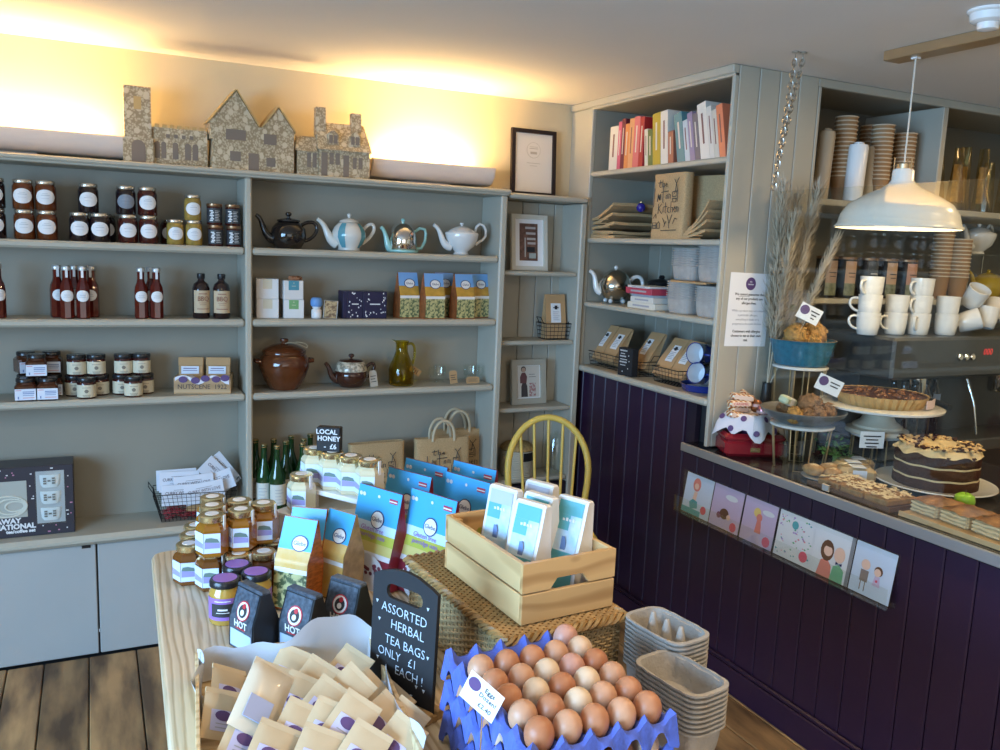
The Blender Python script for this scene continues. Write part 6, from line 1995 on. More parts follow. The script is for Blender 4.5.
for k in range(3):
    t = thing('almond_slice', ['front', 'middle', 'rear'][k] + ' flapjack slice covered in flaked almonds on the dark tray', 'cake', (2.165, 1.705 + k * .092, .885), 0, 'almond slices on the dark tray')
    MB().box(-.065, .065, -.042, .042, 0, .022, b=.004).build('slice', mat('flapjack', (.34, .18, .06), .7, noise=.4, nscale=60), t)
    q = MB()
    for j in range(90):
        x, y, a = g_.uniform(-.062, .062), g_.uniform(-.04, .04), g_.uniform(0, PI)
        dx, dy = .010 * math.cos(a), .010 * math.sin(a)
        z = .024 + g_.uniform(0, .006)
        q.add([(x - dx, y - dy, z), (x + dy * .35, y - dx * .35, z + .002), (x + dx, y + dy, z + g_.uniform(-.002, .004)), (x - dy * .35, y + dx * .35, z)], [(0, 1, 2, 3)])
    tag(q.build('flaked_almonds', mat('almond_flake', (.62, .50, .30), .6), t), kind='stuff')
bp_ = thing('bread_plate', 'round plate of golden rolls below the grey dish', 'plate', (2.19, 1.983, .8785))
bp_.scale = (.7, .7, 1)
MB().lathe([(.07, 0), (.105, .008), (.11, .012), (.10, .011), (.001, .006)], n=32, cap=False).build('plate', WHITEG, bp_, smooth=50)
ROLL = mat('golden_roll', (.46, .27, .11), .6, noise=.4, nscale=30, bump=.5, bscale=60)
for x, y, r, lb in ((-.045, .03, (.042, .05, .026), 'golden bread roll at the left of the round plate'), (.0, -.045, (.045, .036, .022), 'golden bread roll at the front of the round plate'), (.045, .02, (.04, .045, .026), 'golden bread roll at the right of the round plate')):
    t = thing('bread_roll', lb, 'bread roll', (2.19 + x * .72, 1.983 + y * .72, .8785 + .030), rnd.uniform(0, 1), 'bread rolls on the round plate')
    r = tuple(v * .76 for v in r)
    MB().blob((0, 0, 0), r, n=16, m=10, jit=.05).build('roll', ROLL, t, smooth=80)
    MB().blob((0, 0, r[2] * .55), (r[0] * .6, r[1] * .6, r[2] * .5), n=12, m=8, jit=.1).build('floury_top', mat('flour_top', (.60, .45, .26), .8), t, smooth=80)
hb = thing('parsley_bunch', 'bunch of green parsley lying behind the rolls', 'herb', (2.31, 2.06, .8785))
q = MB()
for k in range(160):
    c = Vector((g_.gauss(0, .024), g_.gauss(0, .024), .055 + abs(g_.gauss(0, .03))))
    a, b = g_.uniform(0, 6.3), g_.uniform(-.6, .6)
    d1 = Vector((math.cos(a), math.sin(a), b)) * .010
    d2 = Vector((-math.sin(a), math.cos(a), g_.uniform(-.5, .5))) * .006
    q.add([c - d1, c + d2, c + d1, c - d2], [(0, 1, 2, 3)])
tag(q.build('leaves', mat('parsley', (.06, .17, .04), .6), hb), kind='stuff')
MB().tube([(0, 0, .002), (.005, 0, .04), (0, 0, .07)], .008, n=6).build('stems', mat('stem_green', (.16, .26, .08), .6), hb)
sng = 'wrapped sandwiches behind the almond slices'
for k, (x, y, rz, lb) in enumerate(((2.312, 1.985, -.5, 'wrapped sandwich on the left with pale label'), (2.37, 2.02, -.45, 'wrapped sandwich in the middle of the pack'), (2.302, 1.93, -.55, 'wrapped sandwich in front beside the cake plate'))):
    t = thing('wrapped_sandwich', lb, 'sandwich', (x - (.0 if k < 2 else .03), y, .8785), rz, sng)
    MB().box(-.06, .06, -.03, .03, 0, .05, b=.012).build('bread', mat('bread_crumb', (.52, .36, .18), .7, noise=.2, nscale=30), t, smooth=40)
    MB().box(-.062, .062, -.032, .032, -.0, .052, b=.012).build('film_wrap', CLEAR, t, smooth=40)
    MB().box(-.02, .025, -.0335, -.0325, .005, .045).build('label', PALEL, t)
    MB().box(-.02, .025, -.028, .02, .0525, .0535).build('top_label', PALEL, t)
card('white handwritten card standing behind the wrapped sandwiches', (2.392, 1.98, 1.001), (0, .0, FACE + .1), .085, .058, (1.0, .7, .8, .6), False, .10)
ap = thing('green_apple', 'bright green apple lying beside the chocolate cake plate', 'apple', (2.235, 1.545 - .0, .907 + .035))
ap.location = (2.33, 1.58, .908)
MB().lathe([(.001, .006), (.012, .0), (.026, .012), (.030, .03), (.026, .047), (.012, .054), (.004, .048), (.001, .047)], n=20, c=(0, 0, -.029), cap=False).build('apple_body', mat('apple_green', (.25, .50, .03), .25, coat=.3), ap, smooth=80)
MB().tube([(0, 0, .018), (.003, 0, .034)], .0015, n=5).build('stalk', mat('stalk', (.12, .07, .03), .7), ap)
rdl = thing('red_pepper', 'red pepper partly hidden right of the chocolate cake', 'pepper', (2.62, 1.60, .912))
MB().blob((0, 0, 0), (.05, .042, .034), n=16, m=10, jit=.03).build('pepper_body', mat('pepper_red', (.45, .02, .03), .25, coat=.3), rdl, smooth=80)
MB().tube([(-.045, 0, .01), (-.065, 0, .02)], .005, n=6).build('stalk', MATS['stem_green'], rdl)
# pampas grass in a vase behind the bowl
pv = thing('pampas_vase', 'tall vase of pale dried pampas plumes behind the glass screen', 'vase', (2.322, 2.424, .879))
MB().lathe([(.022, 0), (.026, .004), (.028, .12), (.02, .2), (.017, .25), (.02, .252)], n=20).build('vase', BLACK, pv, smooth=50)
PAMP = mat('pampas', (.50, .42, .31), .95)
for k, (tx, ty, tz, rad) in enumerate(((-.06, -.06, .98, .034), (-.02, -.03, .93, .03), (.05, -.02, .95, .034), (.13, -.04, .99, .032), (.20, -.08, .80, .022), (-.04, -.10, .86, .028), (.09, -.06, .90, .03))):
    q = MB()
    g = random.Random(60 + k)
    P0, P1, P2 = Vector((0, 0, .22)), Vector((tx * .5, ty * .5, tz * .6)), Vector((tx, ty, tz))
    cv = lambda f: P0 * (1 - f) ** 2 + P1 * 2 * f * (1 - f) + P2 * f * f
    q.tube([cv(i / 10) for i in range(11)], .0025, n=5)
    for j in range(900):
        f = g.uniform(.3, 1.0)
        b = cv(f)
        T = (cv(min(1, f + .02)) - cv(f - .02)).normalized()
        a = g.uniform(0, 2 * PI)
        s = Vector((math.cos(a), math.sin(a), 0))
        rr = rad * 1.4 * (1.15 - .8 * abs(f - .5)) * g.uniform(.5, 1.1)
        e = b + T * g.uniform(.03, .065) + s * rr
        m_ = (b + e) / 2 + s * rr * .25
        wv = s.cross(T) * .0013
        q.add([b - wv, b + wv, m_ + wv, m_ - wv, e], [(0, 1, 2, 3), (3, 2, 4)])
    tag(q.build('plume', PAMP, pv), kind='stuff')

# greeting-card rack on the purple panel
rk = thing('card_rack', 'clear acrylic card holder strip fixed to the purple panelling', 'card rack', (2.098, 0, 0))
ya, yb = 2.575, 1.591
MB().box(-.004, -.002, yb, ya + .02, .60, .765).build('back_plate', CLEAR, rk)
MB().box(-.045, -.043, yb, ya + .02, .605, .665).build('front_lip', CLEAR, rk)
MB().box(-.045, -.002, yb, ya + .02, .600, .604).build('ledge', CLEAR, rk)
ncard = 5
step = (ya - yb - .01) / 5.9
CB = mat('card_blue', (.50, .62, .78), .5)
CLAV = mat('card_lavender', (.48, .42, .62), .5)
CWHT = mat('card_mint', (.62, .68, .74), .5)
REDD = mat('card_red_dot', (.62, .10, .16), .5)
SKINC = mat('card_skin', (.70, .50, .40), .6)
HAIRC = mat('card_hair', (.13, .06, .03), .6)
TEALC = mat('card_teal', (.08, .33, .38), .6)
SALM = mat('card_salmon', (.62, .22, .18), .6)
GRNC = mat('card_green', (.16, .42, .25), .6)
CARDS = [(0, 1.0, CB, 'mermaid'), (1.0, 1.0, CLAV, 'hedgehog'), (2.02, 1.0, CLAV, 'fox'), (3.05, 1.0, CWHT, 'floral'), (4.0, 1.0, CWHT, 'couple'), (5.0, .92, CB, 'wedding')]
def disc(t, name, m, x, z, r, d=.0012, sx=1.0, sz=1.0):
    o = MB().lathe([(r, 0), (r, .0005)], n=14, sx=sx, sy=sz).build(name, m, t, (x, -d, z), UP)
    return o
for off, wf, m, kind in CARDS:
    yc = ya - step * (off + wf / 2)
    w_ = step * wf * .965
    lab = {'mermaid': 'blue greeting card with a red-haired mermaid at the left end of the rack', 'hedgehog': 'lavender greeting card with a small dark animal', 'fox': 'lavender greeting card with a red fox and yellow sun', 'floral': 'white greeting card covered in small flowers and leaves', 'couple': 'greeting card with a dark-haired woman and bald man', 'wedding': 'pale blue greeting card with two small figures at the right end'}[kind]
    t = thing('greeting_card', lab, 'card', (2.075, yc, .606), 0, 'greeting cards in the acrylic rack', rot=(-.14, 0, -PI / 2))
    H_ = .155
    MB().box(-w_ / 2, w_ / 2, -.0006, .0006, 0, H_).build('card_front', m, t)
    MB().box(-w_ / 2 + .003, w_ / 2 - .001, .0012, .002, 0, H_ - .002).build('envelope', PAPER, t)
    if kind == 'mermaid':
        disc(t, 'hair', SALM, -.012, .118, .022, sz=1.2)
        disc(t, 'face', SKINC, -.012, .112, .012, .0018)
        MB().prism([(-.026, .05), (-.006, .05), (-.002, .09), (-.02, .09)], -.0016, -.0008).build('body', SKINC, t)
        MB().prism([(-.03, .02), (.01, .03), (.004, .055), (-.022, .06), (-.04, .045)], -.0022, -.001).build('tail', TEALC, t)
        disc(t, 'red_dot', REDD, .045, .032, .016)
        MB().box(-w_ / 2, w_ / 2 - .05, -.0014, -.0008, .0, .022).build('sea', TEALC, t)
    elif kind == 'hedgehog':
        disc(t, 'animal_body', HAIRC, -.005, .055, .02, sx=1.2)
        disc(t, 'animal_head', SKINC, .02, .048, .010, .0018)
        disc(t, 'animal_tail', mat('card_plum', (.20, .08, .14), .6), -.032, .045, .012)
        disc(t, 'red_dot', REDD, .05, .02, .017)
        disc(t, 'cloud', CWHT, .02, .12, .018, sx=1.8, sz=.6)
    elif kind == 'fox':
        disc(t, 'sun', mat('card_yellow', (.68, .55, .18), .6), -.012, .11, .017)
        MB().prism([(-.012, .04), (.018, .04), (.014, .07), (.008, .095), (-.006, .095), (-.008, .07)], -.0022, -.001).build('fox_body', SALM, t)
        disc(t, 'fox_head', SALM, .002, .095, .014, .002)
        disc(t, 'red_dot', REDD, .05, .022, .018)
        disc(t, 'cloud', CWHT, .04, .12, .016, sx=1.8, sz=.6)
    elif kind == 'floral':
        g = random.Random(77)
        fm = [mat('card_pinkf', (.62, .25, .32), .6), TEALC, GRNC, mat('card_violet', (.36, .25, .55), .6)]
        for mi in range(4):
            q = MB()
            for j in range(16):
                x, z, r = g.uniform(-w_ / 2 + .008, w_ / 2 - .008), g.uniform(.01, H_ - .01), g.uniform(.003, .006)
                q.add([(x - r, -.0012, z), (x, -.0012, z - r * .6), (x + r, -.0012, z), (x, -.0012, z + r * .7)], [(0, 1, 2, 3)])
            tag(q.build('flower_print', fm[mi], t), kind='stuff')
        disc(t, 'large_flower', TEALC, -.005, .12, .014)
        disc(t, 'red_dot', REDD, .05, .03, .018)
    elif kind == 'couple':
        MB().prism([(-.045, .0), (.012, .0), (.008, .04), (-.012, .06), (-.035, .05)], -.0016, -.0008).build('woman_dress', SALM, t)
        MB().prism([(.01, .0), (.06, .0), (.058, .04), (.036, .055), (.016, .045)], -.0020, -.001).build('man_jacket', GRNC, t)
        disc(t, 'woman_hair', HAIRC, -.016, .085, .026, .0018, sz=1.3)
        disc(t, 'woman_face', SKINC, -.012, .085, .017, .0024)
        disc(t, 'man_face', SKINC, .034, .085, .021, .0024, sz=1.2)
        MB().box(-.028, .004, -.0032, -.0028, .098, .106).build('fringe', HAIRC, t)
        MB().prism([(.024, .052), (.036, .057), (.048, .052), (.048, .062), (.036, .057), (.024, .062)], -.0028, -.002).build('bow_tie', LOGOB, t)
        MB().box(w_ / 2 - .012, w_ / 2, -.0012, -.0006, 0, H_).build('clear_edge', LABELG, t)
    else:
        MB().box(-.04, -.012, -.0016, -.0008, .04, .075).build('man_suit', mat('card_taupe', (.22, .18, .16), .6), t)
        disc(t, 'man_face', SKINC, -.026, .092, .016, .0018)
        MB().box(-.036, -.033, -.0014, -.0008, .012, .04).box(-.02, -.017, -.0014, -.0008, .012, .04).build('legs', MATS['card_taupe'], t)
        MB().prism([(.006, .04), (.034, .04), (.028, .07), (.012, .07)], -.0016, -.0008).build('woman_dress', CLAV, t)
        disc(t, 'woman_hair', HAIRC, .021, .086, .015, .0014)
        disc(t, 'woman_face', SKINC, .019, .082, .012, .0020)
        disc(t, 'heart', REDD, .02, .056, .004, .0022)

# ================================================================== table
TABLEW = wood('table_pine', (0.64, 0.51, 0.34), (0.42, 0.29, 0.16), rings=20.0, axis='Y', rough=0.38, dist=7.0, rand=0.06, stretch=0.1)
TR = -.030
tb_ = thing('pine_table', 'long pine table with rounded corners carrying the shop goods', 'table', (.122, 2.36, 0), TR)
bw = .86 / 5
for k in range(5):
    x0, x1 = k * bw + .0005, (k + 1) * bw - .0005
    if k == 0:
        poly = [(x0 + .045, 0), (x1, 0), (x1, -1.75), (x0, -1.75), (x0, -.045), (x0 + .006, -.022), (x0 + .018, -.008)]
    elif k == 4:
        poly = [(x0, 0), (x1 - .045, 0), (x1 - .018, -.008), (x1 - .006, -.022), (x1, -.045), (x1, -1.75), (x0, -1.75)]
    else:
        poly = [(x0, 0), (x1, 0), (x1, -1.75), (x0, -1.75)]
    m = MB().slab(poly[::-1], .715, .7498)
    o = m.build('tabletop_board', TABLEW, tb_)
    bv = o.modifiers.new('eased_edge', 'BEVEL')
    bv.width = .008 if k in (0, 4) else .0012
    bv.segments = 3
    bv.limit_method = 'ANGLE'
    bv.angle_limit = 1.2
for x, y in ((.08, -.09), (.78, -.09), (.08, -1.66), (.78, -1.66)):
    MB().lathe([(.030, 0), (.034, .05), (.036, .3), (.04, .55), (.042, .62)], n=4, c=(x, y, 0), a0=PI / 4).box(x - .032, x + .032, y - .032, y + .032, .615, .715).build('leg', TABLEW, tb_)
for a in ((.07, .79, -.10, -.08), (.07, .79, -1.67, -1.65)):
    MB().box(*a, .62, .715).build('apron', TABLEW, tb_)
for x in (.07, .77):
    MB().box(x, x + .02, -1.65, -.10, .62, .715).build('apron', TABLEW, tb_)
ZT = .75

# ---------------------------------------------------------------- honey jars
HONEY = mat('honey_amber', (.30, .115, .012), .06, coat=.5, noise=.2, nscale=8)
HONEYD = mat('honey_dark', (.15, .05, .010), .06, coat=.5)
SETH = mat('honey_set', (.60, .52, .34), .15, coat=.5)
HLAB = mat('honey_label', (.60, .68, .80), .5)
HPIC = mat('honey_label_lavender', (.30, .28, .55), .5)
HPIC2 = mat('honey_label_green', (.13, .20, .18), .5)
def honey_jar(label, loc, rz, kind, group):
    t = thing('honey_jar', label, 'honey jar', loc, rz, group)
    MB().lathe([(.034, 0), (.0375, .004), (.0375, .066), (.034, .074), (.028, .079), (.028, .083)], n=6, a0=0).build('glass_body', kind, t, smooth=20)
    l = MB().lathe([(.029, 0), (.0305, .002), (.0305, .014), (.028, .0165), (.02, .0168)], n=20, c=(0, 0, .0825)).build('lid', GOLD, t, smooth=40)
    MB().lathe([(.016, 0), (.016, .0005)], n=16, c=(0, 0, .0993)).build('lid_sticker', LABELP, l)
    ap_ = .0375 * math.cos(PI / 6) + .0006
    lb = MB().box(-.0185, .0185, -ap_ - .0004, -ap_, .012, .060).build('label', HLAB, t)
    MB().prism([(-.017, .024), (.017, .024), (.017, .036), (-.017, .040)], -ap_ - .0009, -ap_ - .0004).build('lavender_picture', HPIC, lb)
    MB().prism([(-.017, .040), (.017, .037), (.012, .046), (-.002, .050), (-.014, .049)], -ap_ - .0009, -ap_ - .0004).build('hill_picture', HPIC2, lb)
    c, s = math.cos(PI / 3), math.sin(PI / 3)
    l2 = MB().box(-.0185, .0185, -ap_ - .0004, -ap_, .012, .060).build('side_label', HLAB, t, (0, 0, 0), (0, 0, -PI / 3))
    MB().prism([(-.017, .024), (.017, .024), (.017, .036), (-.017, .040)], -ap_ - .0009, -ap_ - .0004).build('lavender_picture', HPIC, l2)
    MB().box(-.0045, .0045, -.0335, -.0312, .062, .0985).build('seal_strip', LABELP, t, (0, 0, 0), (0, 0, PI / 3))
    return t
hg = 'honey jars stacked at the far left of the table'
HR = -.12
hj = honey_jar('amber honey jar, front left corner of the bottom layer', (.197, 2.118, ZT), HR, HONEYD, hg)
for x, y, lv, lb in ((.243, 2.062, 0, 'amber honey jar, second from left in the front of the bottom layer'), (.300, 2.012, 0, 'amber honey jar behind the mustard jars in the bottom layer'), (.358, 2.005, 0, 'dark honey jar at the right front of the bottom layer'), (.395, 2.07, 0, 'dark honey jar at the right rear of the bottom layer'),
                     (.212, 2.188, 0, 'amber honey jar, second row left of the bottom layer'), (.228, 2.255, 0, 'amber honey jar, rear left of the bottom layer'), (.275, 2.13, 0, 'amber honey jar hidden in the middle of the bottom layer'), (.30, 2.2, 0, 'amber honey jar hidden at the back of the bottom layer'), (.34, 2.09, 0, 'amber honey jar hidden behind the dark ones, bottom layer')):
    dup(hj, (x, y, ZT), HR + rnd.uniform(-.08, .08), lb, hg)
hj2 = honey_jar('bright honey jar, front left of the upper layer', (.241, 2.024, ZT + .1), HR, HONEY, hg)
for x, y, lb in ((.310, 2.041, 'bright honey jar, front centre of the upper layer'), (.370, 2.075, 'bright honey jar, front right of the upper layer'), (.250, 2.095, 'bright honey jar, second row left of the upper layer'), (.318, 2.117, 'bright honey jar, second row centre of the upper layer'), (.260, 2.166, 'bright honey jar, back left of the upper layer')):
    dup(hj2, (x, y, ZT + .1), HR + rnd.uniform(-.08, .08), lb, hg)
dup(hj2, (.478, 2.29, ZT), -.2, 'single amber honey jar standing apart before the green bottles', 'single honey jars by the riser')
# riser with set honey
RZ = -1.0
rsr = thing('display_riser', 'white display riser carrying the jars of set honey', 'riser', (.574, 2.131, ZT), RZ)
MB().box(-.122, .122, -.045, .045, .187, .2, b=.002).build('top_plate', WHITE, rsr)
for x in (-.118, .110):
    MB().box(x, x + .008, -.043, .043, 0, .187).build('side_leg', WHITE, rsr)
st2 = thing('display_step', 'small white block step in front of the display riser', 'riser', (.478, 2.135, ZT), RZ)
MB().box(-.05, .05, -.042, .042, 0, .138, b=.002).build('block', WHITE, st2)
MB().box(-.054, .054, -.046, .046, .138, .149, b=.002).build('top_plate', WHITE, st2)
shg = 'jars of pale set honey on the riser'
sh0 = honey_jar('pale set honey jar, leftmost on the riser under the chalk block', (.528, 2.2, ZT + .2003), -.45, SETH, shg)
for f, lb in ((1, 'pale set honey jar, second from left on the riser'), (2, 'pale set honey jar, third from left on the riser'), (3, 'pale set honey jar at the right end of the riser')):
    dup(sh0, (.528 + .0345 * f, 2.2 - .0535 * f, ZT + .2003), -.45, lb, shg)
dup(sh0, (.478, 2.135, ZT + .1493), -.45, 'pale set honey jar on the lower step in front of the riser', shg)
dup(sh0, (.43, 2.23, ZT), -.4, 'pale honey jar on the table beside the single amber jar', shg)
for k, (x, y, lb) in enumerate(((.598, 2.092, 'dark-lidded honey jar under the near end of the riser'), (.552, 2.165, 'honey jar deep under the far end of the riser'))):
    dup(hj, (x, y, ZT), -.5, lb, 'honey jars under and before the riser')
cbh = thing('chalk_block', 'black chalk block reading LOCAL HONEY on top of the set honey', 'price block', (.556, 2.155, ZT + .3003), -.55)
MB().box(-.031, .031, -.014, .014, 0, .064, b=.001).build('block', MATS['chalkboard'], cbh)
text('LOCAL', .018, CHALK, cbh, (-.004, -.0146, .052), bold=.0004)
text('HONEY', .018, CHALK, cbh, (.002, -.0146, .034), bold=.0004)
text('-  £6', .018, CHALK, cbh, (.006, -.0146, .013), bold=.0004)
# purple mustard jars
MUSY = mat('mustard_paste', (.44, .26, .05), .12, coat=.5)
PURL = mat('purple_label', (.28, .14, .46), .45)
pmj = thing('mustard_jar', 'mustard jar with purple lid in front, nearest the table edge', 'jar', (.248, 1.862, ZT), -.3, 'purple-labelled mustard jars')
MB().lathe([(.031, 0), (.0345, .004), (.0345, .072), (.029, .082), (.029, .085)], n=24).build('glass_body', MUSY, pmj, smooth=50)
l_ = MB().lathe([(.031, 0), (.0335, .002), (.0335, .012), (.031, .016), (.022, .0165)], n=24, c=(0, 0, .084)).build('lid', BLACKLID, pmj, smooth=40)
MB().lathe([(.026, 0), (.026, .0006)], n=24, c=(0, 0, .1004)).build('lid_label', PURL, l_)
MB().arc(.0352, .014, .064, -1.5, 1.5, n=16).build('label', PURL, pmj, smooth=60)
MB().arc(.0357, .022, .052, -.75, .75, n=10).build('label_panel', INK, pmj, smooth=60)
MB().arc(.0361, .037, .041, -.3, .3, n=4).arc(.0361, .031, .0325, -.4, .4, n=4).arc(.0361, .057, .059, -.5, .5, n=4).build('label_print', LABELP, pmj)
dup(pmj, (.318, 1.878, ZT), -.2, 'mustard jar with purple lid, right of the pair in front')
dup(pmj, (.285, 1.938, ZT), .1, 'mustard jar with purple lid, behind the front pair')

# ---------------------------------------------------------------- pasta packs on the table
tpg = 'pasta packs on the table'
def big_pasta(label, loc, rot, sm, pm):
    t = thing('pasta_pack', label, 'pasta pack', loc, 0, tpg, rot=rot)
    w_, d_, h_ = .088, .07, .21
    patch, spot, sec = pouch(t, w_, d_, h_, sm, taper=.55, topd=.004, wt=w_ * 1.0)
    patch('pasta_window', .02, .44, -.97, .97, pm)
    patch('band', .42, .47, -.98, .98, PACKW, off=.0018)
    patch('field_print', .46, .68, -.98, .98, FIELDL)
    patch('sky_print', .66, .995, -.99, .99, SKYB)
    o, ang = spot('logo_border', .74, .25, .019, LOGOB, sx=1.15)
    spot('logo', .74, .25, .0165, PACKW, off=.0028, sx=1.15)
    a, b = sec(.74)
    text('Glebe', .014, LOGOB, t, (a * .25, -b - .0036, h_ * .74), (PI / 2 - ang, 0, 0))
    return t
FIELDL = mat('pack_field_light', (.62, .44, .18), .4, noise=.35, nscale=25, col2=(.62, .33, .05))
SKYB = mat('pack_sky_bright', (.06, .36, .68), .3)
PASTAG = mat('pack_pasta_green', (.50, .48, .22), .3, noise=.9, nscale=75, col2=(.07, .10, .04), contrast=.05)
ORFILM = mat('orange_film', (.36, .09, .015), .25, noise=.5, nscale=60, stretch=(1, 1, 4))
TANF = mat('tan_film', (.38, .24, .10), .25, noise=.4, nscale=40)
big_pasta('green-flecked pasta pack leaning at the front with an orange side', (.410, 1.875, ZT + .002), (-.10, 0, -.78), ORFILM, PASTAG)
big_pasta('pasta pack standing behind the front one, blue top showing', (.455, 1.955, ZT), (-.05, 0, -.6), ORFILM, PASTAG)
big_pasta('pasta pack with a tan side at the right of the three', (.518, 1.905, ZT), (-.06, 0, -1.05), TANF, FIELDL)
# oat pouches
OGRN = mat('pack_hill_green', (.42, .42, .06), .35)
OYEL = mat('pack_straw', (.58, .48, .16), .35)
OWH = mat('pack_cloud', (.50, .66, .80), .35)
ORED = mat('pack_berry', (.20, .02, .035), .3)
OBOWL = mat('pack_bowl', (.66, .64, .66), .35)
ofg = 'blue oat pouches behind the wicker hamper'
def oat(label, loc, rz, lean=-.06, w_=.155, h_=.25):
    t = thing('oat_pouch', label, 'pouch', loc, 0, ofg, rot=(lean, 0, rz))
    patch, spot, sec = pouch(t, w_, .075, h_, ORED, taper=.25, topd=.003, wt=w_)
    patch('berry_print', .01, .34, -.98, .98, ORED)
    spot('bowl_print', .15, .05, .05, OBOWL, off=.0024, sx=1.2)
    q = MB()
    g = random.Random(int(loc[0] * 1000))
    for k in range(26):
        a, b = sec(.2)
        q.blob((g.uniform(-.045, .05), -b - .003, h_ * g.uniform(.14, .25)), (.006, .0015, .005), n=6, m=4, rg=g)
    tag(q.build('berries_print', mat('berry_dots', (.16, .03, .05), .5), t), kind='stuff')
    patch('rim_print', .31, .36, -.98, .98, OBOWL, off=.0019)
    patch('straw_print', .35, .46, -.985, .985, OYEL, off=.0015)
    patch('hill_print', .45, .56, -.99, .99, OGRN, off=.0015)
    patch('cloud_print', .55, .66, -.99, .99, OWH, off=.0015)
    patch('sky_print', .65, .998, -.995, .995, SKYB, off=.0015)
    o, ang = spot('logo_border', .69, .1, .023, LOGOB, off=.0026)
    spot('logo', .69, .1, .020, PACKW, off=.0032)
    a, b = sec(.69)
    text('Glebe', .015, LOGOB, t, (a * .1, -b - .0042, h_ * .69), (PI / 2 - ang, 0, 0))
    a, b = sec(.58)
    text('Gluten free', .017, PURL, t, (-a * .05, -b - .003, h_ * .585), (PI / 2 - ang, 0, 0))
    a, b = sec(.52)
    text('porridge oats', .016, PURL, t, (0, -b - .003, h_ * .52), (PI / 2 - ang, 0, 0))
    a, b = sec(.9)
    MB().box(a * .5, a * .85, -b - .003, -b - .0015, h_ * .885, h_ * .93).build('flag_print', mat('flag_red', (.45, .05, .08), .5), t)
    MB().box(a * .5, a * .85, -b - .0036, -b - .0025, h_ * .9, h_ * .912).build('flag_stripe', PACKW, t)
    MB().lathe([(.004, 0), (.004, .0006)], n=10).build('hang_hole', PACKW, t, (0, -b - .0018, h_ * .92), UP)
    for x in (-.85, -.7):
        MB().lathe([(.0055, 0), (.0055, .0006)], n=10).build('badge', OBOWL, t, (a * x, -b - .0018, h_ * .91), UP)
    return t
oat('blue oat pouch at the left front, behind the chalkboard', (.624, 1.945, ZT + .003), -1.1, w_=.149, h_=.242)
oat('blue oat pouch at the front, right behind the hamper', (.722, 1.835, ZT + .003), -1.15)
oat('blue oat pouch just behind the front left one', (.735, 2.045, ZT + .003), -1.1)
oat('blue oat pouch at the back left of the group', (.812, 2.125, ZT + .003), -1.1)
oat('blue oat pouch half hidden in the middle of the group', (.862, 1.952, ZT + .003), -1.15)
oat('blue oat pouch at the far right of the group', (.93, 2.06, ZT + .003), -1.12)

# ---------------------------------------------------------------- black coffee bags
HBK = mat('coffee_black', (.012, .012, .013), .35)
HSL = mat('coffee_slate', (.035, .045, .06), .3, noise=.3, nscale=120, col2=(.09, .11, .14))
HRED = mat('coffee_red', (.50, .03, .04), .4)
HLB = mat('coffee_label', (.42, .52, .66), .4)
def hot_bag(label, loc, rz):
    t = thing('black_coffee_bag', label, 'coffee bag', loc, rz, 'black coffee bags on the table')
    w_, d_, h_ = .092, .062, .128
    patch, spot, sec = pouch(t, w_, d_, h_, HBK, taper=.55, topd=.022, wt=w_ * .92)
    patch('front_panel', .02, .99, -.9, .9, HSL, off=.0014)
    patch('white_label', .05, .34, -.82, .82, HLB, off=.0022)
    o, ang = spot('badge_ring', .68, .0, .021, HRED, off=.0026)
    spot('badge_white', .68, .0, .0185, PACKW, off=.0032)
    spot('badge_black', .68, .0, .0135, INK, off=.0038)
    spot('badge_bean', .66, .0, .006, PACKW, off=.0044)
    spot('badge_flame', .76, .05, .0055, HRED, off=.0046)
    a, b = sec(.46)
    text('HOT', .021, PACKW, t, (0, -b - .0026, h_ * .46), bold=.0005)
    MB().box(-.016, .016, -b - .0030, -b - .0024, h_ * .385, h_ * .405).build('small_print', HRED, t)
    MB().box(-w_ * .47, w_ * .47, -.012, .012, h_ - .002, h_ + .007, b=.003).build('rolled_top', HSL, t, smooth=30)
    return t
hot_bag('black coffee bag at the left of the three, side turned to the right', (.286, 1.712, ZT), -1.15)
hot_bag('black coffee bag in the middle, half behind the paper liner', (.378, 1.655, ZT), -1.05)
hot_bag('black coffee bag at the right, beside the chalkboard', (.478, 1.68, ZT), -1.0)

# ---------------------------------------------------------------- chalkboard sign
cs = thing('chalkboard_sign', 'arched black chalkboard offering assorted herbal tea bags in a wooden foot', 'sign', (.495, 1.383, ZT), 0, None, rot=(-.04, 0, -1.11))
W2, HH = .081, .258
arch = [(W2 - 2 * W2 * i / 12, HH - .022 * (2 * i / 12 - 1) ** 2) for i in range(13)]
inner = []
hole = [(.028 * math.cos(a) + (.018 if math.cos(a) > 0 else -.018), HH - .045 + .014 * math.sin(a)) for a in [2 * PI * i / 16 for i in range(16)]]
top_poly = [(-W2, .012), (W2, .012)] + arch
# board with a real hand hole: lower part, side cheeks and bridge
q = MB()
zc, hz, hx = HH - .045, .014, .046
q.prism([(-W2, .012), (W2, .012), (W2, zc - hz), (-W2, zc - hz)], -.004, .004)
def topz(x):
    return HH - .022 * (x / W2) ** 2
nseg = 10
for s in (-1, 1):
    arc_ = [(s * (hx - hz + hz * math.cos(a)), zc + hz * math.sin(a)) for a in [-PI / 2 + PI * i / 6 for i in range(7)]]
    pl2 = [(s * W2, zc - hz), (s * W2, topz(W2)), (s * (hx + .02), topz(hx + .02)), (s * (hx - hz), topz(hx - hz))] + arc_[::-1]
    if s < 0:
        pl2 = pl2[::-1]
    q.prism(pl2, -.004, .004)
xs_ = [-(hx - hz) + 2 * (hx - hz) * i / nseg for i in range(nseg + 1)]
q.prism([(x, zc + hz) for x in xs_] + [(x, topz(x)) for x in xs_[::-1]], -.004, .004)
q.build('board', MATS['chalkboard'], cs)
CHB = mat('chalk_blue', (.52, .60, .68), .8)
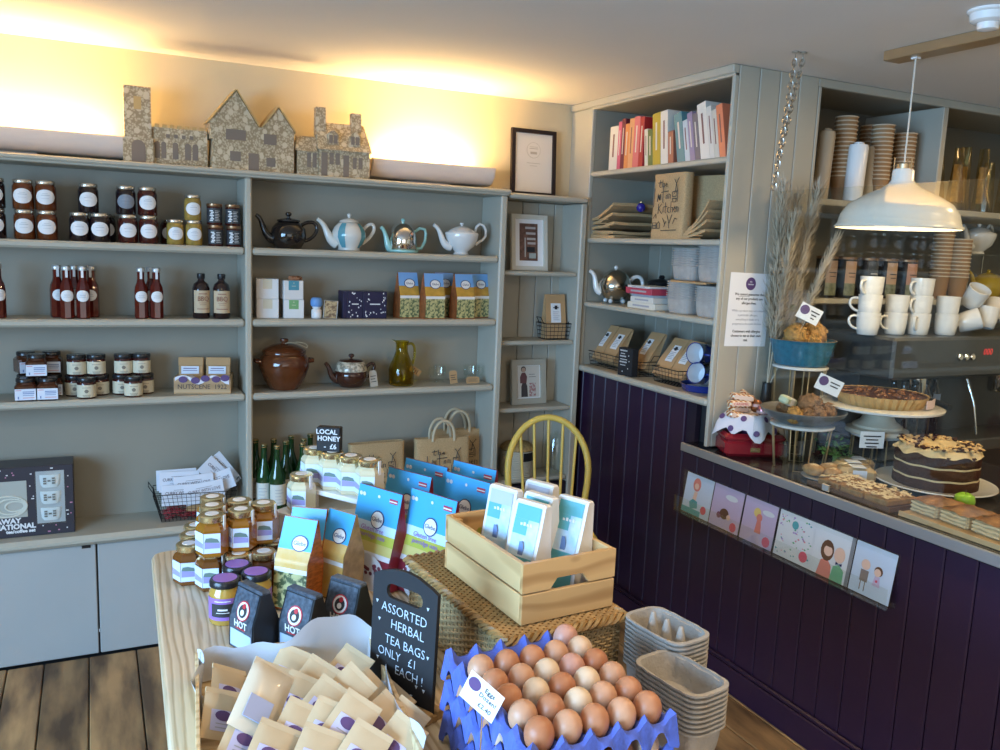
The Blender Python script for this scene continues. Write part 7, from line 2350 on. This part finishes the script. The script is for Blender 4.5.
for s, x, z, sz in (('ASSORTED', .002, .178, .026), ('HERBAL', .012, .150, .026), ('TEA BAGS', .008, .118, .025), ('ONLY   £1', -.010, .092, .024), ('EACH !', .022, .066, .025)):
    text(s, sz, CHB, cs, (x, -.0048, z), (PI / 2, .02, 0), name='chalk_lettering', bold=-.0003, sx=.92)
for x, z in ((-.068, .185), (.06, .205), (-.06, .152), (.066, .115), (-.06, .076), (.06, .05), (.042, .052), (.03, .03), (.038, .024)):
    MB().prism([(x - .003, z + .003), (x + .003, z + .003), (x, z - .003)], -.0052, -.004).build('chalk_heart', CHB, cs)
ft = MB()
ft.box(-.088, .088, -.022, -.0045, 0, .020, b=.002)
ft.box(-.088, .088, .0045, .022, 0, .020, b=.002)
ft.box(-.088, .088, -.005, .005, 0, .0118)
ft.build('wooden_foot', mat('oak_foot', (.34, .21, .09), .5, noise=.3, nscale=30, stretch=(.2, 1, 1)), cs)

# ---------------------------------------------------------------- tray of herbal tea bags
VEN = wood('chip_veneer', (.66, .50, .28), (.52, .36, .17), rings=12, axis='X', dist=2, knots=False)
tt = thing('veneer_tray', 'pale wooden veneer punnet tray holding herbal tea bags', 'tray', (.30, 1.34, ZT), -.10)
q = MB()
tx, ty, th = .165, .24, .06
MB().box(-tx, tx, -ty, ty, 0, .004).build('bottom', VEN, tt)
for a in ((-tx, -tx + .003, -ty, ty), (tx - .003, tx, -ty, ty), (-tx, tx, -ty, -ty + .003), (-tx, tx, ty - .003, ty)):
    MB().box(a[0], a[1], a[2], a[3], .004, th).build('side_strip', VEN, tt)
for sx in (-1, 1):
    MB().box(sx * tx - .0035, sx * tx + .0035, -ty - .003, ty + .003, th - .016, th + .004, b=.001).build('rim_strip', VEN, tt)
MB().box(-tx, tx, ty - .002, ty + .004, th - .016, th + .004, b=.001).build('rim_strip', VEN, tt)
ln = thing('paper_liner', 'translucent white greaseproof paper lining the tea bag tray', 'paper', (.30, 1.34, ZT), -.10)
LINM = mat('greaseproof', (.62, .64, .68), .35, trans=.15)
MB().grid(lambda u, v: (-.16 + .33 * u, .225 + .012 * math.sin(u * 9) - .02 * v, .01 + (.072 + .045 * max(0, math.sin((u - .35) * 4.2)) ** 2) * v + .006 * math.sin(u * 23) * v), 26, 6).build('back_sheet', LINM, ln, smooth=60)
MB().grid(lambda u, v: (-.158 + .012 * math.sin(u * 7) * v - .006 * v, .22 - .14 * u, .012 + .07 * v * (1 - .3 * u) + .005 * math.sin(u * 19) * v), 14, 5).build('left_sheet', LINM, ln, smooth=60)
MB().grid(lambda u, v: (.157 + .010 * math.sin(u * 8) * v + .006 * v, .22 - .40 * u, .012 + .066 * v + .008 * math.sin(u * 15) * v), 20, 5).build('right_sheet', LINM, ln, smooth=60)
TEAK = mat('tea_pouch_kraft', (.56, .42, .25), .65, noise=.1, nscale=20, bump=.15, bscale=40)
TEAL_ = mat('tea_label', (.50, .48, .66), .5)
teag = 'kraft herbal tea pouches in the veneer tray'
tp_ = thing('tea_pouch', 'x', 'tea bag', (0, 0, -5), 0, teag)
def tpf(side):
    def f(u, v):
        e = 1 - max(abs(2 * u - 1) ** 3, abs(2 * v - 1) ** 4)
        return (-.034 + .068 * u, side * .008 * e * (1 - .75 * v), .092 * v - .046)
    return f
m = MB().grid(tpf(-1), 8, 10)
m2 = MB().grid(tpf(1), 8, 10)
m2.f = [f[::-1] for f in m2.f]
m.join(m2)
m.build('pouch', TEAK, tp_, smooth=50)
def lab(u, v, off):
    uu = .5 + (u - .5) * .62
    vv = .14 + .42 * v
    p = tpf(-1)(uu, vv)
    return (p[0], p[1] - off, p[2])
MB().grid(lambda u, v: lab(u, v, .0006), 6, 6).build('label', TEAL_, tp_, smooth=60)
q = MB()
cv = []
for i in range(16):
    a = 2 * PI * i / 16
    cv.append(lab(.5 + .34 * math.cos(a), .72 + .26 * math.sin(a), .0012))
q.add(cv + [lab(.5, .72, .0013)], [(i, (i + 1) % 16, 16) for i in range(16)])
q.build('oval_logo', PLUM, tp_)
q = MB()
for k in range(2):
    q.add([lab(.2, .12 + .18 * k, .0010), lab(.8, .12 + .18 * k, .0010), lab(.8, .17 + .18 * k, .0010), lab(.2, .17 + .18 * k, .0010)], [(0, 1, 2, 3)])
q.build('label_print', GREYINK, tp_)
MB().box(-.034, .034, -.0016, .0016, 0.037, .0465).build('heat_seal', TEAK, tp_)
teas = [((0.4, 1.422, 0.815), (-1.0, .3, -.9), 'near the back right corner, logo up'), ((0.336, 1.41, 0.81), (-.95, .35, -.8), 'second row back, beside the paper liner'), ((0.408, 1.35, 0.8), (-1.05, .5, -1.0), 'right side of the tray, under the chalkboard'),
        ((0.377, 1.338, 0.82), (-.95, .55, -.9), 'centre of the tray, seal upward'), ((0.333, 1.323, 0.815), (-1.0, .4, -.8), 'middle row left of centre'), ((0.302, 1.385, 0.8), (-.9, .3, -.6), 'left of centre behind the pale pouch'),
        ((0.445, 1.251, 0.79), (-1.0, .35, -1.0), 'front right corner by the chalkboard foot'), ((0.417, 1.264, 0.8), (-1.1, .6, -.9), 'front right, lying on its side'), ((0.361, 1.25, 0.82), (-1.0, .45, -.7), 'front centre, half buried'),
        ((0.324, 1.264, 0.81), (-1.0, .3, -.6), 'front centre left, logo turned down'), ((0.279, 1.276, 0.81), (-.95, .4, -.5), 'front left of centre'), ((0.272, 1.442, 0.795), (-.9, .4, -.3), 'left side under the pale pouch'),
        ((0.201, 1.48, 0.79), (-1.0, .5, .1), 'back left corner against the rim'), ((0.18, 1.4, 0.79), (-1.0, .4, .0), 'left edge of the tray'), ((0.202, 1.3, 0.8), (-1.0, .5, -.3), 'front left, leaning on the rim'),
        ((0.313, 1.506, 0.79), (-.8, .3, -.6), 'back centre, mostly hidden'), ((0.452, 1.343, 0.775), (-1.15, .3, -1.1), 'far right against the tray rim'),
        ((0.232, 1.247, 0.8), (-1.0, .4, -.4), 'cut off at the bottom edge, left'), ((0.294, 1.21, 0.8), (-1.0, .3, -.5), 'cut off at the bottom edge, centre'), ((0.361, 1.189, 0.8), (-1.0, .4, -.7), 'cut off at the bottom edge, right'), ((0.422, 1.199, 0.795), (-.95, .3, -1.0), 'low at the right front of the tray')]
for k, (p, r, w) in enumerate(teas):
    lb = 'kraft tea pouch ' + w
    if k == 0:
        tp_.location, tp_.rotation_euler = p, r
        tp_['label'] = lb
    else:
        dup(tp_, p, None, lb, teag, rot=r)
clp = thing('clear_pouch', 'pale glossy tea pouch lying on top at the left of the tray', 'tea bag', (0.237, 1.345, 0.835), 0, None, rot=(-.95, .62, -.2))
m = MB().grid(lambda u, v: (-.04 + .08 * u, -.012 * (1 - max(abs(2 * u - 1) ** 3, abs(2 * v - 1) ** 4)), .125 * v - .0625), 8, 10)
m2 = MB().grid(lambda u, v: (-.04 + .08 * u, .010 * (1 - max(abs(2 * u - 1) ** 3, abs(2 * v - 1) ** 4)), .125 * v - .0625), 8, 10)
m.join(m2)
m.build('pouch', mat('pale_pouch', (.64, .56, .42), .25, coat=.4), clp, smooth=50)
MB().box(-.026, .018, -.0145, -.0125, -.045, -.005).build('label', mat('blue_film_label', (.36, .42, .62), .3), clp)
MB().box(-.04, .04, -.002, .002, .0495, .0635).build('heat_seal', MATS['pale_pouch'], clp)

# ---------------------------------------------------------------- wicker hamper
WIC = mat('wicker_light', (.50, .36, .18), .6, noise=.35, nscale=60, rand=.1)
WICD = mat('wicker_gold', (.40, .23, .08), .5, noise=.4, nscale=50)
hm_ = thing('wicker_hamper', 'low woven wicker hamper with a lid under the wooden crate', 'hamper', (.780, 1.518, ZT), .07)
hx_, hy_, hz_ = .128, .218, .135
MB().box(-hx_ + .006, hx_ - .006, -hy_ + .006, hy_ - .006, .004, hz_).build('shadow_core', mat('wicker_shadow', (.12, .075, .035), .9), hm_)  # dark body between the strands; the weave's shade is put into its colour
def weave(a, b, n, height, z0, rows, mat_, name, amp=.0034, sw=.0026):
    """rows of willow going in and out of upright stakes along the wall a-b"""
    A, B = Vector(a), Vector(b)
    d = (B - A)
    L_ = d.length
    d.normalize()
    nn = Vector((d.y, -d.x, 0))
    q = MB()
    for r in range(rows):
        z = z0 + height * (r + .5) / rows
        pts = []
        for i in range(n * 2 + 1):
            ph = (1 if (i // 1) % 2 == 0 else -1) * (1 if r % 2 == 0 else -1) if i % 2 == 0 else 0
            s = math.sin((i * .5 + r) * PI)
            s = math.cos((i / 2 + r) * PI) if i % 2 == 0 else 0
            pts.append(A + d * (L_ * i / (n * 2)) + nn * (amp * s) + Vector((0, 0, z)))
        q.tube(pts, sw, n=5)
    o = q.build(name, mat_, hm_, smooth=60)
    tag(o, kind='stuff')
    q = MB()
    for i in range(n + 1):
        p = A + d * (L_ * i / n)
        q.tube([p + Vector((0, 0, z0)), p + Vector((0, 0, z0 + height))], .0028, n=5)
    tag(q.build(name + '_stakes', mat_, hm_), kind='stuff')
for a, b, n in (((-hx_, hy_, 0), (-hx_, -hy_, 0), 26), ((-hx_, -hy_, 0), (hx_, -hy_, 0), 20), ((hx_, -hy_, 0), (hx_, hy_, 0), 26), ((hx_, hy_, 0), (-hx_, hy_, 0), 20)):
    weave(a, b, n, hz_ - .022, .012, 17, WIC, 'woven_side')
def braid(path, r, name, m_, tw=90.0):
    """two strands twisted round each other"""
    P = [Vector(p) for p in path]
    q = MB()
    dense = []
    for i in range(len(P) - 1):
        nst = max(2, int((P[i + 1] - P[i]).length / .006))
        for j in range(nst):
            dense.append(P[i].lerp(P[i + 1], j / nst))
    dense.append(P[-1])
    for ph in (0, PI * 2 / 3, PI * 4 / 3):
        pts = []
        s = 0
        for i, p in enumerate(dense):
            if i:
                s += (p - dense[i - 1]).length
            t = (dense[min(i + 1, len(dense) - 1)] - dense[max(i - 1, 0)]).normalized()
            sd = t.cross(Vector((0, 0, 1)))
            pts.append(p + sd * (r * math.cos(s * tw + ph)) + Vector((0, 0, r * math.sin(s * tw + ph))))
        q.tube(pts, r * .75, n=5)
    tag(q.build(name, m_, hm_, smooth=60), kind='stuff')
braid([(-hx_, hy_, .008), (-hx_, -hy_, .008), (hx_, -hy_, .008), (hx_, hy_, .008), (-hx_, hy_, .008)], .005, 'base_braid', WIC)
lx_, ly_ = hx_ + .008, hy_ + .008
braid([(-lx_, ly_, hz_ + .004), (-lx_, -ly_, hz_ + .004), (lx_, -ly_, hz_ + .004), (lx_, ly_, hz_ + .004), (-lx_, ly_, hz_ + .004)], .0065, 'lid_braid', WICD, 120)
q = MB()
for r in range(62):
    y = -ly_ + .008 + (2 * ly_ - .016) * r / 61
    pts = [(-lx_ + 2 * lx_ * i / 28, y, hz_ + .008 + 0.0022 * math.cos((i + r) * PI)) for i in range(29)]
    q.tube(pts, .0042, n=5)
tag(q.build('woven_lid', WICD, hm_, smooth=60), kind='stuff')
MB().box(-lx_ + .005, lx_ - .005, -ly_ + .005, ly_ - .005, hz_ - .002, hz_ + .006).build('lid_shadow_sheet', MATS['wicker_shadow'], hm_)  # dark sheet under the lid strands, shade painted the same way

# ---------------------------------------------------------------- wooden crate with white pouches
CRW = wood('crate_pine', (.56, .34, .14), (.38, .205, .075), rings=6, axis='X', dist=9, rough=.4, rand=.12, stretch=.22, bands='Z')
CRWY = wood('crate_pine_side', (.64, .43, .20), (.47, .29, .125), rings=6, axis='Y', dist=9, rough=.4, rand=.1, stretch=.22, bands='Z')
cr = thing('wooden_crate', 'small slatted pine crate with a hand hole on the wicker hamper', 'crate', (.706, 1.327, .8975), .075)
cw_, cd_, chh = .216, .305, .123
for k in range(2):
    z0, z1 = .002 + k * (chh / 2 + .001), (k + 1) * chh / 2 - .001
    for x in (0, cw_ - .010):
        MB().box(x, x + .010, .0, cd_, z0, z1, b=.0012).build('side_slat', CRWY, cr)
    for y in (-.0095, cd_ + .0005):
        if k == 1:
            mid = cw_ / 2
            poly = [(0, z0), (mid - .045, z0), (mid - .030, z0 + .02), (mid + .030, z0 + .02), (mid + .045, z0), (cw_, z0), (cw_, z1), (0, z1)]
            MB().prism([(0, z0), (mid - .045, z0), (mid - .030, z0 + .02), (mid - .030, z1), (0, z1)], y, y + .009).prism([(mid - .030, z0 + .02), (mid + .030, z0 + .02), (mid + .030, z1), (mid - .030, z1)], y, y + .009).prism([(mid + .030, z0 + .02), (mid + .045, z0), (cw_, z0), (cw_, z1), (mid + .030, z1)], y, y + .009).build('end_slat', CRW, cr)
        else:
            MB().box(0, cw_, y, y + .009, z0, z1, b=.0012).build('end_slat', CRW, cr)
for x in (.010, cw_ - .028):
    for y in (.001, cd_ - .019):
        MB().box(x, x + .018, y, y + .018, .003, chh - .008).build('corner_post', CRW, cr)
for k in range(4):
    MB().box(.011, cw_ - .011, .004 + k * .076, .070 + k * .076, .003, .009).build('bottom_slat', CRW, cr)
WPK = mat('white_pouch', (.70, .70, .70), .35)
TEALG = mat('pouch_teal', (.10, .36, .40), .35)
AQUA = mat('pouch_aqua', (.30, .52, .66), .35, noise=.5, nscale=30, col2=(.62, .70, .78))
wpg = 'white teal-fronted pouches in the wooden crate'
def wpouch(label, x, y, z, rz, lean, front=True):
    c, s = math.cos(.075), math.sin(.075)
    t = thing('white_pouch', label, 'pouch', (.706 + c * x - s * y, 1.327 + s * x + c * y, .907 + z), 0, wpg, rot=(lean, 0, rz))
    w_, d_, h_ = .078, .055, .192
    patch, spot, sec = pouch(t, w_, d_, h_, WPK, taper=.45, topd=.02, wt=w_ * .96)
    patch('top_print', .84, .985, -.8, .8, TEALG if front else mat('pouch_grey', (.42, .44, .52), .4), off=.0018)
    patch('sea_print', .46, .84, -.8, .8, AQUA, off=.0018)
    patch('teal_corner', .68, .84, -.8, .1, TEALG, off=.0024)
    patch('lower_print', .06, .46, -.8, .8, TEALG if front else AQUA, off=.0018)
    a, b = sec(.8)
    q = MB()
    for k in range(4):
        q.box(-.014 + k * .008, -.009 + k * .008, -b - .0034, -b - .0026, h_ * .775, h_ * .80 + .002 * (k % 2))
    q.build('script_print', PACKW, t)
    a, b = sec(.5)
    MB().prism([(-.006, h_ * .48), (.006, h_ * .48), (.007, h_ * .56), (.003, h_ * .62), (-.004, h_ * .62)], -b - .0032, -b - .0022).build('figure_print', INK if 'figure' in label else mat('pouch_ink', (.14, .22, .42), .5), t)
    MB().box(-w_ * .48, w_ * .48, -.011, .011, h_ - .003, h_ + .005, b=.003).build('folded_top', WPK, t, smooth=30)
    return t
wpouch('white pouch with teal print at the front left of the crate', .062, .085, .0, -1.15, -.12)
wpouch('white pouch with teal print at the front right of the crate', .155, .075, .0, -1.15, -.14)
wpouch('white pouch with a small figure in the middle of the crate', .115, .125, .0, -1.2, -.05)
wpouch('white pouch with a pale grey top at the back left of the crate', .075, .20, .0, -1.15, -.05, False)
wpouch('white pouch with a pale grey top at the back right of the crate', .165, .20, .0, -1.15, -.05, False)

# ---------------------------------------------------------------- eggs
TRAYB = mat('blue_pulp', (.085, .13, .48), .85, noise=.15, nscale=60, bump=.3, bscale=150)
PXe, PYe = .0468, .0495
EX0, EY0 = .556, .966
RIM = .903
def tray_mesh():
    nx, ny, k = 5, 6, 8
    m = MB()
    def f(u, v):
        x, y = u * nx - .5, v * ny - .5
        c = (1 - math.cos(2 * PI * x)) / 2
        d = (1 - math.cos(2 * PI * y)) / 2
        z = -.030 + .032 * max(c, d) + .020 * (c * d) ** 3
        return (x * PXe, y * PYe, z)
    m.grid(f, nx * k, ny * k)
    W = nx * k + 1
    Hn = ny * k + 1
    ring = [i for i in range(W)] + [j * W + W - 1 for j in range(1, Hn)] + [(Hn - 1) * W + i for i in range(W - 2, -1, -1)] + [j * W for j in range(Hn - 2, 0, -1)]
    cx, cy = 2 * PXe, 2.5 * PYe
    o = len(m.v)
    n = len(ring)
    for lv, (out, dz) in enumerate(((.007, 0), (.013, 1), (.012, 1.15))):
        for i in ring:
            x, y, z = m.v[i]
            ex, ey = abs(x - cx) > 2.5 * PXe - 1e-4, abs(y - cy) > 3 * PYe - 1e-4
            ox = (out if x > cx else -out) if ex else 0
            oy = (out if y > cy else -out) if ey else 0
            al = y / PYe if ex and not ey else x / PXe
            wv = 1.0 if (ex and ey) else ((1 - math.cos(2 * PI * al)) / 2) ** 1.5
            m.v.append((x + ox, y + oy, z * (.8 if lv == 0 else .3) - .002 - dz * (.004 + .034 * wv)))
    prev = ring
    for lv in range(3):
        cur = [o + lv * n + i for i in range(n)]
        for i in range(n):
            j = (i + 1) % n
            m.f.append((prev[i], cur[i], cur[j], prev[j]))
        prev = cur
    return m.mesh('egg_tray', TRAYB, 40)
TRM = tray_mesh()
for k, lb in enumerate(('top blue pulp egg tray of the stack, full of eggs', 'middle blue pulp egg tray of the stack', 'bottom blue pulp egg tray of the stack')):
    t = thing('egg_tray', lb, 'egg tray', (EX0, EY0, RIM - k * .056), 0, 'stacked blue egg trays')
    o = bpy.data.objects.new('tray_shell', TRM)
    COL.objects.link(o)
    o.parent = t
egg_prof = []
for i in range(13):
    a = -PI / 2 + PI * i / 12
    egg_prof.append((0.0222 * math.cos(a) * (1 + .08 * math.sin(a)), .0275 * math.sin(a)))
egg_prof[0] = (0.0005, egg_prof[0][1])
egg_prof[-1] = (0.0005, egg_prof[-1][1])
EGGC = [('brown', (.46, .20, .10)), ('tan', (.54, .29, .17)), ('pale', (.62, .42, .27)), ('cream', (.66, .50, .34)), ('russet', (.42, .165, .075)), ('pinkish', (.52, .27, .20))]
EGGM = {n: MB().lathe(egg_prof, n=20, cap=False).mesh('eggshell', mat('egg_' + n, c, .42, noise=.1, nscale=90, rand=.06), 180) for n, c in EGGC}
ROWN = ['front', 'second', 'third', 'fourth', 'fifth', 'rear']
COLN = ['leftmost', 'second from left', 'middle', 'second from right', 'rightmost']
pattern = ['russet tan brown tan brown', 'tan brown cream tan brown', 'brown cream russet cream tan', 'brown tan cream pinkish russet', 'tan brown brown tan pale', 'x x x x pinkish']
ge = random.Random(9)
for r in range(6):
    for c, kd in enumerate(pattern[r].split()):
        if kd == 'x':
            continue
        e = bpy.data.objects.new('egg', EGGM[kd])
        COL.objects.link(e)
        e.location = (EX0 + c * PXe + ge.uniform(-.001, .001), EY0 + r * PYe + ge.uniform(-.001, .001), RIM + .012)
        e.rotation_euler = (ge.uniform(-.12, .12), ge.uniform(-.12, .12), ge.uniform(0, 6))
        tag(e, '%s egg, %s in the %s row of the top tray' % (kd, COLN[c], ROWN[r]), 'egg', 'eggs in the top blue tray')
for k in (1, 2):
    for r in range(6):
        for c in range(5):
            if r != 0 and c != 0 and c != 4:
                continue
            if (c == 4 and r > 3):
                continue
            kd = ge.choice(('brown', 'tan', 'pale', 'russet'))
            e = bpy.data.objects.new('egg', EGGM[kd])
            COL.objects.link(e)
            e.location = (EX0 + c * PXe, EY0 + r * PYe, RIM - k * .056 + .006)
            tag(e, '%s egg, %s in the %s row of the %s tray' % (kd, COLN[c], ROWN[r], 'middle' if k == 1 else 'bottom'), 'egg', 'eggs in the lower blue trays')
# egg price card on a clip stand
ec = thing('egg_price_card', 'white price card on a metal clip stand beside the blue egg trays', 'card', (.505, 1.05, ZT), 0, None, rot=(0, 0, -1.0))
MB().box(-.02, .02, -.018, .018, 0, .035, b=.002).build('clip_base', mat('clip_steel', (.16, .22, .26), .3, metal=.7), ec)
MB().tube([(0, 0, .035), (0, 0, .18)], .0016, n=6).build('stem', CHROME, ec)
cd = MB().box(-.032, .032, -.0012, -.0004, -.026, .026).build('card', PAPER, ec, (.0, -.002, .192), (0, .42, 0))
MB().lathe([(.011, 0), (.011, .0005)], n=20).build('round_logo', PLUM, cd, (-.018, -.0014, .010), UP)
text('Eggs', .011, INK, cd, (.010, -.0018, .014))
text('Dozen!', .011, INK, cd, (.011, -.0018, .002))
text('£2.40', .011, INK, cd, (.012, -.0018, -.014))
# egg boxes on the table
teg = 'egg boxes nested on the table'
carton_stack(11, (.972, 1.222, ZT + .001), PI / 2 + .14, 'rear table stack', teg, dz=.0088)
carton_stack(9, (.905, 1.088, ZT + .001), PI / 2 + .14, 'front table stack', teg, dz=.0088, cones=False)
# ---------------------------------------------------------------- yellow chair
YEL = mat('yellow_paint', (.62, .46, .10), .4)
yc = thing('yellow_chair', 'yellow hoop-back wooden chair between the table and the niche', 'chair', (1.655, 2.85, 0), -.36)
yc.scale = (1, 1, .975)
hoop = []
for i in range(21):
    a = PI * i / 20
    hoop.append((.172 * math.cos(a) if True else 0, .19 + .06 * math.sin(a), .70 + .215 * math.sin(a)))
hoop = [(.150, .175, .455), (.160, .18, .55), (.170, .185, .64)] + hoop + [(-.170, .185, .64), (-.160, .18, .55), (-.150, .175, .455)]
MB().tube(hoop, .0142, n=10).build('hoop_back', YEL, yc, smooth=60)
for x in (-.115, -.06, 0, .06, .115):
    zt = .70 + .215 * math.sqrt(max(0, 1 - (x * 1.05 / .172) ** 2))
    MB().tube([(x * .75, .172, .452), (x * .9, .18, .58), (x * 1.05, .19 + .06 * (zt - .7) / .215, zt)], .0062, n=8).build('spindle', YEL, yc, smooth=60)
MB().grid(lambda u, v: (.2 * (2 * u - 1) * (1 - .06 * v), -.2 + .4 * v, .445 - .012 * math.sin(PI * u) * math.sin(PI * v)), 10, 10).box(-.2, .2, -.2, .2, .415, .432, b=.01).build('seat', YEL, yc, smooth=40)
for sx in (-1, 1):
    for sy in (-1, 1):
        MB().tube([(sx * .15, sy * .15, .42), (sx * .165, sy * .165, .25), (sx * .19, sy * .19, 0)], [.014, .019, .012], n=10).build('leg', YEL, yc, smooth=60)
    MB().tube([(sx * .172, -.172, .18), (sx * .172, .172, .18)], .009, n=8).build('stretcher', YEL, yc, smooth=60)
MB().tube([(-.172, 0, .18), (.172, 0, .18)], .009, n=8).build('stretcher', YEL, yc, smooth=60)
